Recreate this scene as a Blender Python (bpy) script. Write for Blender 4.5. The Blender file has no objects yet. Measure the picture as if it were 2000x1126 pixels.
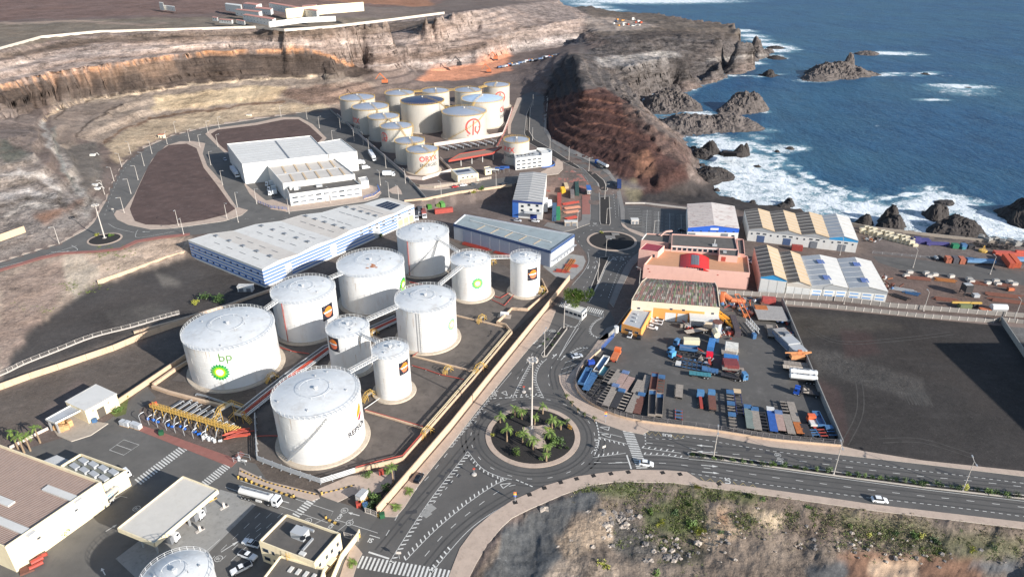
import bpy,bmesh,math,random
import numpy as np
from mathutils import Vector,Matrix
from mathutils.geometry import tessellate_polygon
random.seed(7);np.random.seed(7)
scene=bpy.context.scene
COL=scene.collection
# ---------------------------------------------------------------- camera
CAM_H,PITCH,FPX=140.0,math.radians(27.2),1333.0
cam_d=bpy.data.cameras.new('camera');cam_d.lens=24.0;cam_d.sensor_width=36.0
cam_d.clip_start=1.0;cam_d.clip_end=20000.0
cam=bpy.data.objects.new('camera',cam_d);COL.objects.link(cam)
cam.location=(0,0,CAM_H);cam.rotation_euler=(math.pi/2-PITCH,0,0)
scene.camera=cam
# ---------------------------------------------------------------- sky, sun, exposure
SUN_EL=math.radians(22.5);SUN_AZ=math.atan2(.79,-.613)
world=bpy.data.worlds.new('World');scene.world=world;world.use_nodes=True
wn=world.node_tree;bg=wn.nodes['Background']
sky=wn.nodes.new('ShaderNodeTexSky');sky.sky_type='NISHITA';sky.sun_disc=False
sky.sun_elevation=SUN_EL;sky.sun_rotation=SUN_AZ;sky.air_density=1.0;sky.dust_density=0.6
wn.links.new(sky.outputs[0],bg.inputs[0]);bg.inputs[1].default_value=0.112
sd=bpy.data.lights.new('sun','SUN');sd.energy=5.0;sd.angle=math.radians(.53);sd.color=(1,.955,.89)
sun=bpy.data.objects.new('sun',sd);COL.objects.link(sun)
SDIR=Vector((math.sin(SUN_AZ)*math.cos(SUN_EL),math.cos(SUN_AZ)*math.cos(SUN_EL),math.sin(SUN_EL)))
sun.rotation_euler=SDIR.to_track_quat('Z','Y').to_euler();sun.location=SDIR*600
vs=scene.view_settings;vs.view_transform='Standard';vs.look='None';vs.gamma=1;vs.use_curve_mapping=False
vs.exposure=0.54
# ---------------------------------------------------------------- survey helpers (ground position of a sighted point)
SP,CP=math.sin(PITCH),math.cos(PITCH)
def G(px,py,z=0.0):
    t=(py-563.0)/FPX;d=(CAM_H-z)/(SP+CP*t)
    return Vector(((px-1000.0)/FPX*d,d*(CP-SP*t),z))
def at_Y(px,py,Y):
    t=(py-563.0)/FPX;d=Y/(CP-SP*t)
    return Vector(((px-1000.0)/FPX*d,Y,CAM_H-d*(SP+CP*t)))
def proj(X,Y,Z):
    d=Y*CP+(CAM_H-Z)*SP
    return 1000+FPX*X/d,563+FPX*((CAM_H-Z)*CP-Y*SP)/d
def hgt(pt,pb,zb=0.0):
    b=G(pb[0],pb[1],zb);return at_Y(pt[0],pt[1],b.y).z-zb
def circ(xl,xr,yb,yf,z=0.0):
    y1=G(1000,yf,z).y;y0=G(1000,yb,z).y;yc=(y0+y1)/2
    d=yc*CP+(CAM_H-z)*SP;xc=((xl+xr)/2-1000)/FPX*d;r=((xr-xl)/2/FPX*d+(y0-y1)/2)/2
    return Vector((xc,yc,z)),r
def lin(c):
    c/=255.0
    return c/12.92 if c<=.04045 else((c+.055)/1.055)**2.4
def C(r,g,b):return(lin(r),lin(g),lin(b),1)
# ---------------------------------------------------------------- materials
MATS={}
def mat(name,col,rough=.8,var=.12,scale=.25,metal=0.0,bump=0.0,bscale=6.0,stain=None,stain_amt=0.0,spec=.5,streak=0.0):
    if name in MATS:return MATS[name]
    m=bpy.data.materials.new(name);m.use_nodes=True;nt=m.node_tree;N=nt.nodes;L=nt.links
    b=N['Principled BSDF'];b.inputs['Roughness'].default_value=rough;b.inputs['Metallic'].default_value=metal
    b.inputs['Specular IOR Level'].default_value=spec
    geo=N.new('ShaderNodeNewGeometry')
    n1=N.new('ShaderNodeTexNoise');n1.inputs['Scale'].default_value=scale;n1.inputs['Detail'].default_value=6;n1.inputs['Roughness'].default_value=.65
    L.new(geo.outputs['Position'],n1.inputs['Vector'])
    r=N.new('ShaderNodeMapRange');r.inputs[1].default_value=.28;r.inputs[2].default_value=.72
    r.inputs[3].default_value=1-var;r.inputs[4].default_value=1+var;L.new(n1.outputs['Fac'],r.inputs[0])
    v=N.new('ShaderNodeVectorMath');v.operation='SCALE';v.inputs[0].default_value=col[:3];L.new(r.outputs[0],v.inputs['Scale'])
    out=v.outputs[0]
    if stain is not None:
        n2=N.new('ShaderNodeTexNoise');n2.inputs['Scale'].default_value=scale*2.3;n2.inputs['Detail'].default_value=8;n2.inputs['Roughness'].default_value=.7
        mp=N.new('ShaderNodeMapping');mp.inputs['Scale'].default_value=(1,1,.25 if streak else 1);mp.inputs['Location'].default_value=(31,7,3)
        L.new(geo.outputs['Position'],mp.inputs[0]);L.new(mp.outputs[0],n2.inputs['Vector'])
        r2=N.new('ShaderNodeMapRange');r2.inputs[1].default_value=.52;r2.inputs[2].default_value=.72;r2.inputs[4].default_value=stain_amt
        L.new(n2.outputs['Fac'],r2.inputs[0])
        mx=N.new('ShaderNodeMix');mx.data_type='RGBA';L.new(r2.outputs[0],mx.inputs[0]);L.new(out,mx.inputs[6]);mx.inputs[7].default_value=stain
        out=mx.outputs[2]
    L.new(out,b.inputs['Base Color'])
    if bump:
        n3=N.new('ShaderNodeTexNoise');n3.inputs['Scale'].default_value=bscale;n3.inputs['Detail'].default_value=4
        L.new(geo.outputs['Position'],n3.inputs['Vector'])
        bp=N.new('ShaderNodeBump');bp.inputs['Strength'].default_value=bump;bp.inputs['Distance'].default_value=.1
        L.new(n3.outputs['Fac'],bp.inputs['Height']);L.new(bp.outputs[0],b.inputs['Normal'])
    MATS[name]=m;return m
def pmat(r,g,b,rough=.55,var=.1,metal=0.0):
    return mat('paint_%d_%d_%d'%(r,g,b),C(r,g,b),rough,var,.9,metal,stain=(.09,.075,.062,1),stain_amt=.45 if rough>.4 else .12)
# ---------------------------------------------------------------- objects
def tag(o,label=None,cat=None,group=None,kind=None):
    if label:o['label']=label
    if cat:o['category']=cat
    if group:o['group']=group
    if kind:o['kind']=kind
    return o
def empty(name,loc,label,cat,group=None,rz=0.0):
    o=bpy.data.objects.new(name,None);COL.objects.link(o);o.location=loc;o.rotation_euler=(0,0,rz)
    o.empty_display_size=.5
    return tag(o,label,cat,group)
class MB:
    def __init__(s):s.v=[];s.f=[];s.m=[];s.mats=[]
    def mi(s,m):
        if m not in s.mats:s.mats.append(m)
        return s.mats.index(m)
    def face(s,pts,m=None):
        i=len(s.v);s.v+=[tuple(p) for p in pts];s.f.append(tuple(range(i,i+len(pts))));s.m.append(s.mi(m));return s
    def quads(s,vs,fs,m=None):
        i=len(s.v);s.v+=[tuple(p) for p in vs];k=s.mi(m)
        for f in fs:s.f.append(tuple(j+i for j in f));s.m.append(k)
        return s
    def box(s,c,size,m=None,rz=0.0,M=None):
        sx,sy,sz=size[0]/2,size[1]/2,size[2];ca,sa=math.cos(rz),math.sin(rz)
        vs=[]
        for z in(0,sz):
            for x,y in((-sx,-sy),(sx,-sy),(sx,sy),(-sx,sy)):
                p=Vector((c[0]+x*ca-y*sa,c[1]+x*sa+y*ca,c[2]+z));vs.append(M@p if M else p)
        return s.quads(vs,[(3,2,1,0),(4,5,6,7),(0,1,5,4),(1,2,6,5),(2,3,7,6),(3,0,4,7)],m)
    def bar(s,a,b,w,h=None,m=None):
        a=Vector(a);b=Vector(b);h=h or w;d=(b-a)
        if d.length<1e-6:return s
        d.normalize();up=Vector((0,0,1)) if abs(d.z)<.95 else Vector((1,0,0))
        x=d.cross(up).normalized()*(w/2);y=x.cross(d).normalized()*(h/2)
        vs=[a-x-y,a+x-y,a+x+y,a-x+y,b-x-y,b+x-y,b+x+y,b-x+y]
        return s.quads(vs,[(3,2,1,0),(4,5,6,7),(0,1,5,4),(1,2,6,5),(2,3,7,6),(3,0,4,7)],m)
    def tube(s,a,b,r,r2=None,n=8,m=None,cap=True):
        a=Vector(a);b=Vector(b);r2=r if r2 is None else r2;d=(b-a).normalized()
        up=Vector((0,0,1)) if abs(d.z)<.95 else Vector((1,0,0));x=d.cross(up).normalized();y=x.cross(d)
        vs=[p+(x*math.cos(2*math.pi*k/n)+y*math.sin(2*math.pi*k/n))*q for p,q in((a,r),(b,r2)) for k in range(n)]
        fs=[(k,(k+1)%n,n+(k+1)%n,n+k) for k in range(n)]
        if cap:fs+=[tuple(range(n-1,-1,-1)),tuple(range(n,2*n))]
        return s.quads(vs,fs,m)
    def lathe(s,c,prof,n=32,m=None,a0=0.0,a1=2*math.pi):
        full=abs(a1-a0-2*math.pi)<1e-6;k_=n if full else n+1;vs=[]
        for r,z in prof:
            for k in range(k_):
                a=a0+(a1-a0)*k/n;vs.append((c[0]+r*math.cos(a),c[1]+r*math.sin(a),c[2]+z))
        fs=[]
        for j in range(len(prof)-1):
            for k in range(n):
                k2=(k+1)%k_;fs.append((j*k_+k,j*k_+k2,(j+1)*k_+k2,(j+1)*k_+k))
        return s.quads(vs,fs,m)
    def prism(s,poly,z0,z1,m=None,side=None,bottom=False):
        n=len(poly);vs=[(p[0],p[1],z0) for p in poly]+[(p[0],p[1],z1) for p in poly]
        area=sum(poly[i][0]*poly[(i+1)%n][1]-poly[(i+1)%n][0]*poly[i][1] for i in range(n))
        o=list(range(n)) if area>0 else list(range(n))[::-1]
        s.quads(vs,[tuple(n+i for i in o)]+([tuple(reversed(o))] if bottom else[]),m)
        s.quads(vs,[(o[i],o[(i+1)%n],n+o[(i+1)%n],n+o[i]) for i in range(n)],side or m)
        return s
    def build(s,name,m=None,parent=None,smooth=False,loc=None,rz=0.0):
        me=bpy.data.meshes.new(name);me.from_pydata(s.v,[],s.f)
        mats=[(x or m) for x in s.mats] or[m]
        for x in mats:me.materials.append(x)
        if len(mats)>1:me.polygons.foreach_set('material_index',s.m)
        if smooth:
            me.polygons.foreach_set('use_smooth',[True]*len(me.polygons))
            try:me.set_sharp_from_angle(angle=math.radians(35))
            except Exception:pass
        me.update()
        o=bpy.data.objects.new(name,me);COL.objects.link(o)
        if parent is not None:o.parent=parent
        if loc is not None:o.location=loc
        o.rotation_euler=(0,0,rz)
        return o
def local(root,p):
    v=Vector(p)-root.location;v.rotate(Matrix.Rotation(-root.rotation_euler.z,3,'Z'));return v
def copy_tree(o,loc=None,rz=None,label=None,parent=None,kids=None):
    c=o.copy();COL.objects.link(c);c.parent=parent
    if loc is not None:c.location=loc
    if rz is not None:c.rotation_euler=(0,0,rz)
    if label:c['label']=label
    for ch in o.children:copy_tree(ch,parent=c)
    return c
def text_mesh(txt,size=1.0,bold=.012,sx=1.0):
    cu=bpy.data.curves.new('t','FONT');cu.body=txt;cu.size=size;cu.align_x='CENTER';cu.align_y='CENTER'
    cu.offset=bold*size;cu.resolution_u=3
    o=bpy.data.objects.new('t',cu);COL.objects.link(o)
    dg=bpy.context.evaluated_depsgraph_get();me=bpy.data.meshes.new_from_object(o.evaluated_get(dg))
    bm=bmesh.new();bm.from_mesh(me);bmesh.ops.triangulate(bm,faces=bm.faces[:])
    xs=[v.co.x for v in bm.verts]
    if xs:
        lo,hi=min(xs),max(xs);k=max(2,int((hi-lo)/(size*.35)))
        for i in range(1,k):
            x=lo+(hi-lo)*i/k
            bmesh.ops.bisect_plane(bm,geom=bm.verts[:]+bm.edges[:]+bm.faces[:],plane_co=(x,0,0),plane_no=(1,0,0))
    vs=[(v.co.x*sx,v.co.y) for v in bm.verts];bm.verts.index_update();fs=[tuple(v.index for v in f.verts) for f in bm.faces]
    bm.free();bpy.data.objects.remove(o);bpy.data.curves.remove(cu);bpy.data.meshes.remove(me)
    return vs,fs
# ---------------------------------------------------------------- noise
def vnoise(x,y,seed=0):
    xi=np.floor(x).astype(np.int64);yi=np.floor(y).astype(np.int64);fx=x-xi;fy=y-yi
    fx=fx*fx*fx*(fx*(fx*6-15)+10);fy=fy*fy*fy*(fy*(fy*6-15)+10)
    def h(a,b):
        n=(a*374761393+b*668265263+seed*1442695041)&0x7fffffff
        n=((n^(n>>13))*1274126177)&0x7fffffff
        n=((n^(n>>15))*2246822519)&0x7fffffff
        return((n^(n>>16))&0xffff)/65535.0
    a=h(xi,yi);b=h(xi+1,yi);c=h(xi,yi+1);d=h(xi+1,yi+1)
    return(a*(1-fx)+b*fx)*(1-fy)+(c*(1-fx)+d*fx)*fy
def fbm(x,y,o=5,seed=0,ridge=False):
    s=np.zeros_like(x,dtype=float);amp=1.0;tot=0.0
    for i in range(o):
        n=vnoise(x*2**i+17.3*i,y*2**i-9.1*i,seed+i)
        if ridge:n=1-np.abs(2*n-1)
        s+=amp*n;tot+=amp;amp*=.52
    return s/tot
def inpoly(px,py,poly):
    ins=np.zeros(px.shape,bool);n=len(poly)
    for i in range(n):
        x1,y1=poly[i][:2];x2,y2=poly[(i+1)%n][:2]
        if y1==y2:continue
        c=((y1>py)!=(y2>py))&(px<(x2-x1)*(py-y1)/(y2-y1)+x1);ins^=c
    return ins
# ================================================================ TERRAIN
SEA=-12.0;P5=5.0
GU,GV=384,300;UMAX=1.45;Y0,Y1=62.0,6000.0;LV=math.log(Y1/Y0)
cu_=np.linspace(-UMAX,UMAX,GU);cv_=np.linspace(0,1,GV)
CY=Y0*np.exp(LV*cv_)[:,None]*np.ones((1,GU));CX=cu_[None,:]*CY
FLAT0=[(-2500,2600),(-2500,900),(-300,800),(0,735),(70,640),(130,592),(195,555),(370,500),(767,420),(800,405),
         (832,399),(894,385),(1004,367),(1070,372),(1110,380),(1150,400),(1200,396),(1260,398),(1340,400),(1450,412),(1680,440),
         (1800,458),(2000,474),(2400,520),(4500,760),(4500,2600)]
WASTE=[(800,2600),(915,1130),(952,1063),(985,1028),(1034,996),(1101,967),(1152,950),(1202,942),(1314,944),(1371,952),
         (1500,969),(1702,998),(2000,1034),(2600,1112),(4500,1300),(4500,2600)]
FLATP=[(-1800,900),(0,530),(84,506),(125,497),(186,493.5),(236,489),(270,474),(314,467),(371,459),(372,483),(560,440),(763,398),
         (832,394),(894,380),(1004,362.5),(1050,345),(1085,318),(1095,300),(1064,262),(1060,190),(1010,160),(900,165),(760,180),(700,198),(662,213),
         (601,216),(500,229),(405,244),(337,261),(280,285),(236,321),(214,357),(200,388),(178,428),(160,445),(118,471),(0,508),(-1800,860)]
FLATSEA=[(1600,-60),(1580,80),(1545,130),(1470,150),(1440,165),(1390,182),(1375,200),(1470,230),(1440,250),(1430,330),(1450,375),(1560,397),
           (1700,427),(1850,447),(2000,457),(2600,520),(6000,600),(6000,-60)]
LINES=[
 [(640,148,22),(560,153,22),(500,157,22),(371,165,22),(270,184,22),(169,196,22),(115,214,22),(84,236,22)],
 [(500,202,10),(405,216,10),(290,233,10),(202,280,9),(175,310,9)],
 [(145,270,13),(179,236,17),(236,202,20)],
 [(720,150,18),(650,150,22),(600,149,23.5),(500,152,23.5),(371,162,23.5),(287,177,23.5),(209,187,23.5),(101,202,24),(40,225,27),(-100,260,30),(-500,330,32)],
 [(736,138,14),(689,128,26),(642,111,40),(601,98,45),(500,99.5,45),(405,103,45),(304,115,45),(202,130,45),(101,145,45),(0,169,45),(-500,260,45)],
 [(-600,190,62),(-200,125,62),(0,98,62),(81,75,62),(196,64,62),(337,60,62),(500,55,62),(560,61,62),(650,54,62),(760,41,62),(868,27,62)],
 [(868,27,62),(930,20,58),(1000,10,48),(1088,0,36)],
 [(736,141,10),(800,139,9),(870,137,8),(930,127,8),(1000,104,8),(1060,97,8),(1135,85,9)],
 [(930,100,22),(1000,63,32),(1060,50,34),(1135,34,36)],
 [(760,95,34),(860,85,32),(930,60,36)],
 [(1145,63,27),(1189,60,27),(1250,56,26),(1300,58,25)],
 [(1189,84,26),(1236,84,26),(1297,68,25),(1405,75,24),(1472,86,20)],
 [(1140,12,30),(1200,22,26),(1290,28,25),(1360,42,24),(1440,48,24),(1462,62,20),(1485,78,12)],
 [(1500,92,-13),(1506,112,-13),(1445,128,-13),(1408,136,-13),(1418,149,-13),(1357,161,-13),(1316,159,-13),(1320,176,-13),(1277,186,-13),(1246,197,-13),
  (1262,222,-13),(1300,245,-13),(1337,272,-13),(1351,289,-13),(1376,326,-13),(1362,338,-13),(1400,360,-13),(1405,378,-13),(1480,398,-12.5),(1560,408,-12.5),(1662,434,-12.5),(1770,450,-12.5),(1837,461,-12.5),(1938,464,-12.5),(2000,469,-12.5),(2600,535,-12.5),(5000,800,-12.5)],
 [(1219,136,18),(1260,122,20),(1303,112,20),(1345,120,14)],
 [(1395,122,2),(1405,132,0),(1380,150,-6)],
 [(1108,98,20),(1130,118,32),(1136,150,32),(1142,176,32),(1175,175,32),(1216,196,28),(1236,216,25),(1270,243,20),(1304,262,14),(1337,282,4)],
 [(1225,170,10),(1250,205,4)],
 [(1293,275,13),(1256,303,11),(1300,300,7),(1337,318,6),(1290,345,4)],
 [(1064,190,5.2),(1060,230,5.2),(1066,258,5),(1076,280,4.6),(1111,300,4),(1162,320,3),(1202,347,1.5),(1235,375,.3),(1262,390,0)],
 [(1245,350,1),(1300,375,-3),(1360,385,-9)],
 [(1085,318,4.2),(1130,345,2.8),(1160,380,1)],
 [(1050,120,8),(1000,130,8),(880,150,7)],
 [(84,238,22),(101,287,20),(135,337,14),(169,378,9)],
 [(125,293,12),(170,300,10.5),(189,330,8),(199,357,6)],
 [(0,189,40),(67,202,30),(84,232,24)],
 [(-400,330,34),(0,270,30),(60,262,27)],[(-400,400,28),(0,320,24),(67,304,24)],[(0,380,15),(60,370,15),(110,390,12)],[(-300,520,12),(0,440,9),(50,430,9)],
 [(-2500,480,60),(-600,192,62)],[(-2500,900,30),(-900,480,34)],
 [(1010,1030,-1.5),(1050,1060,-1.8),(1040,1120,-1.8),(960,1200,-1.8)],[(1090,1075,-0.9),(1130,1030,-0.6),(1175,1000,-0.12),(1190,1010,-0.12)],
 [(1200,1020,-2.4),(1250,1060,-2.7),(1350,1070,-3)],[(1250,975,-0.6),(1330,1000,-1.8),(1380,1030,-2.7)],[(1400,985,-0.3),(1430,1000,-0.9),(1440,1040,-1.3),(1400,1080,-2.1)],
 [(1450,985,-0.6),(1560,1000,-0.78),(1550,1040,-1.5)],[(1490,1060,-1.4),(1560,1070,-3),(1590,1090,-3)],[(1600,1030,-1.6),(1800,1050,-2.1),(2000,1080,-2.4)],
 [(1620,1075,-2.2),(1800,1085,-2.8),(2000,1100,-3)],[(1640,1110,-3.6),(1800,1110,-3.6),(2000,1130,-3.6)],[(1060,1140,-0.9),(1150,1110,-1.2),(1300,1120,-2.7)],[(1000,1400,-2.4),(2600,1500,-3.6)],
]
ZC=np.full((GV,GU),np.nan);FIX=np.zeros((GV,GU),bool);FLATM=np.zeros((GV,GU),bool)
def uv_of(X,Y):return(X/Y/UMAX+1)/2*(GU-1),math.log(max(Y,Y0)/Y0)/LV*(GV-1)
def set_flat(poly,z,flat=True):
    d=CY*CP+(CAM_H-z)*SP;m=inpoly(1000+FPX*CX/d,563+FPX*((CAM_H-z)*CP-CY*SP)/d,poly)
    ZC[m]=z;FIX[m]=True
    if flat:FLATM[m]=True
    return m
def put_line(pts):
    for a,b in zip(pts,pts[1:]):
        ua,va=uv_of(a[0],a[1]);ub,vb=uv_of(b[0],b[1]);n=int(max(abs(ua-ub),abs(va-vb))*2)+1
        for k in range(n+1):
            t=k/n;i=int(round(va+(vb-va)*t));j=int(round(ua+(ub-ua)*t))
            if 0<=i<GV and 0<=j<GU and not FIX[i,j]:ZC[i,j]=a[2]+(b[2]-a[2])*t;LM[i,j]=True
set_flat(FLAT0,0.0)
d_=CY*CP+CAM_H*SP;wm=inpoly(1000+FPX*CX/d_,563+FPX*(CAM_H*CP-CY*SP)/d_,WASTE);FIX[wm]=False;FLATM[wm]=False;ZC[wm]=np.nan
set_flat(FLATP,P5);set_flat(FLATSEA,-22.0,False)
LM=np.zeros((GV,GU),bool)
for ln in LINES:put_line([tuple(G(*p)) for p in ln])
nl=[G(px,py,26) for px,py in((1088,0),(1140,12),(1200,22),(1290,28),(1360,42),(1440,48),(1462,62),(1490,80))]
put_line([(p.x+18,p.y+60,-22) for p in nl]+[(nl[-1].x+60,nl[-1].y-10,-22)])
put_line([(170,1650,-25),(260,6000,-25)]);put_line([(-160,1650,60),(-900,6000,60)]);put_line([(-8000,5900,70),(-900,5900,60)]);put_line([(260,5900,-25),(8000,5900,-25)])
put_line([(-300,1100,66),(-900,1100,68),(-1500,1100,70)])
FIX|=LM
def relax():
    z=None
    for s in(32,16,8,4,2,1):
        h=(GV+s-1)//s;w=(GU+s-1)//s;num=np.zeros((h,w));cnt=np.zeros((h,w))
        ii,jj=np.nonzero(FIX);np.add.at(num,(ii//s,jj//s),ZC[ii,jj]);np.add.at(cnt,(ii//s,jj//s),1)
        fx=cnt>0;zt=np.where(fx,num/np.maximum(cnt,1),0)
        if z is None:z=np.full((h,w),zt[fx].mean())
        else:z=np.repeat(np.repeat(z,2,0),2,1)[:h,:w]
        z[fx]=zt[fx]
        for it in range(160 if s>1 else 60):
            p=np.pad(z,1,mode='edge');q=(p[:-2,1:-1]+p[2:,1:-1]+p[1:-1,:-2]+p[1:-1,2:])/4;z=np.where(fx,zt,q)
    return z
ZG=relax()
def bil(A,X,Y):
    X=np.asarray(X,float);Y=np.maximum(np.asarray(Y,float),Y0*1.001)
    u=np.clip((X/Y/UMAX+1)/2*(GU-1),0,GU-1.001);v=np.clip(np.log(Y/Y0)/LV*(GV-1),0,GV-1.001)
    i=v.astype(int);j=u.astype(int);fv=v-i;fu=u-j
    return(A[i,j]*(1-fu)+A[i,j+1]*fu)*(1-fv)+(A[i+1,j]*(1-fu)+A[i+1,j+1]*fu)*fv
def T(x,y):return float(bil(ZG,x,y))
# ---- fine mesh
NU,NV=1120,960
fu=np.linspace(-1.3,1.3,NU);
vv=np.interp(np.linspace(0,1,NV),[0,.12,.31,.74,.94,.975,1],[math.log(q/70.) for q in(70,150,450,900,1250,1600,5000)])
FY=70.0*np.exp(vv)[:,None]*np.ones((1,NU));FX=fu[None,:]*FY
FZ=bil(ZG,FX,FY);FLf=bil(FLATM.astype(float),FX,FY)
gy=np.gradient(FZ,axis=0)/np.gradient(FY,axis=0);gx=np.gradient(FZ,axis=1)/np.gradient(FX,axis=1)
slope=np.sqrt(gx**2+gy**2)
rough=np.clip(1-FLf*1.6,0,1)
amp=rough*np.clip(.45+slope*1.5,0,2.0)
waste=inpoly(*proj(FX,FY,0),WASTE);amp=np.where(waste,rough*1.05,amp);cape=(FX>95)&(FY>560)&(FZ<40);amp=np.where(cape,rough*np.clip(1.9+slope*3.4,0,5.6),amp)
plain=(FZ>55);amp=np.where(plain,np.minimum(amp,1.0),amp)
n_big=fbm(FX/26,FY/26,4,3,ridge=True)-.55;n_mid=fbm(FX/7,FY/7,4,11,ridge=True)-.55;n_sm=fbm(FX/1.7,FY/1.7,3,23)-.5
amp=amp*np.where(waste|(FX>95),1,1-.6*np.clip((slope-.3)*2,0,1));FZ2=FZ+amp*(1.6*n_big+1.0*n_mid+.42*n_sm)
# terraces cut by the quarry on the steep faces
ter=5.2;tz=FZ2/ter;fr=tz-np.floor(tz);st=np.clip((fr-.35)/.3,0,1);st=st*st*(3-2*st)
stepm=np.clip((slope-.22)*3.5,0,1)*rough*.82*((FX<120)&(FZ>7)&(FZ<60))
FZ2=FZ2*(1-stepm)+(np.floor(tz)+st)*ter*stepm
# ledges of the red cinder slope beside the coast road
PXF,PYF=proj(FX,FY,FZ)
red=inpoly(PXF,PYF,[(1135,180),(1180,172),(1225,200),(1262,240),(1290,300),(1250,345),(1200,340),(1100,298),(1064,258),(1070,200)])
tz=(FZ+.6*n_big)/4.2;fr=tz-np.floor(tz);st=np.clip((fr-.55)/.45,0,1)
FZ2=np.where(red,((np.floor(tz)+st)*4.2)*.9+FZ*.1+n_mid*1.7+n_sm*.9+2.2*n_big*np.clip((FX-75)/25,0,1),FZ2)
cl_=np.clip((slope-.35)*1.6,0,1)*rough*(~waste)
FYo=FY;FY=FY-cl_*(8*(fbm(FX/70,FZ2/2.6,4,61)-.5)+2.6*(fbm(FX/9,FZ2/2.2,3,67)-.5));FX=FX-cl_*2.2*(fbm(FYo/9+FX/30,FZ2/2.3,3,71)-.5)
PX,PY=proj(FX,FY,FZ2)
jx=(fbm(FX/9,FY/9,4,51)-.5);jy=(fbm(FX/9,FY/9,4,77)-.5);sc=1333.0/(FY*CP+70)
JR=np.where(FLf>.5,.22,1.0);QX=PX+jx*8*sc*JR;QY=PY+jy*4*sc*JR
ALB=np.zeros((NV,NU,3));ALB[:]=C(112,98,91)[:3];ROCK=np.clip(amp/2.5,.1,1)
def paint(poly,rgb,w=1.0,ragged=True,rock=None):
    m=inpoly(QX if ragged else PX,QY if ragged else PY,poly);c=np.array(C(*rgb)[:3])
    ALB[m]=ALB[m]*(1-w)+c*w
    if rock is not None:ROCK[m]=rock
ALB[FZ>55]=C(112,94,88)[:3]
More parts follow.
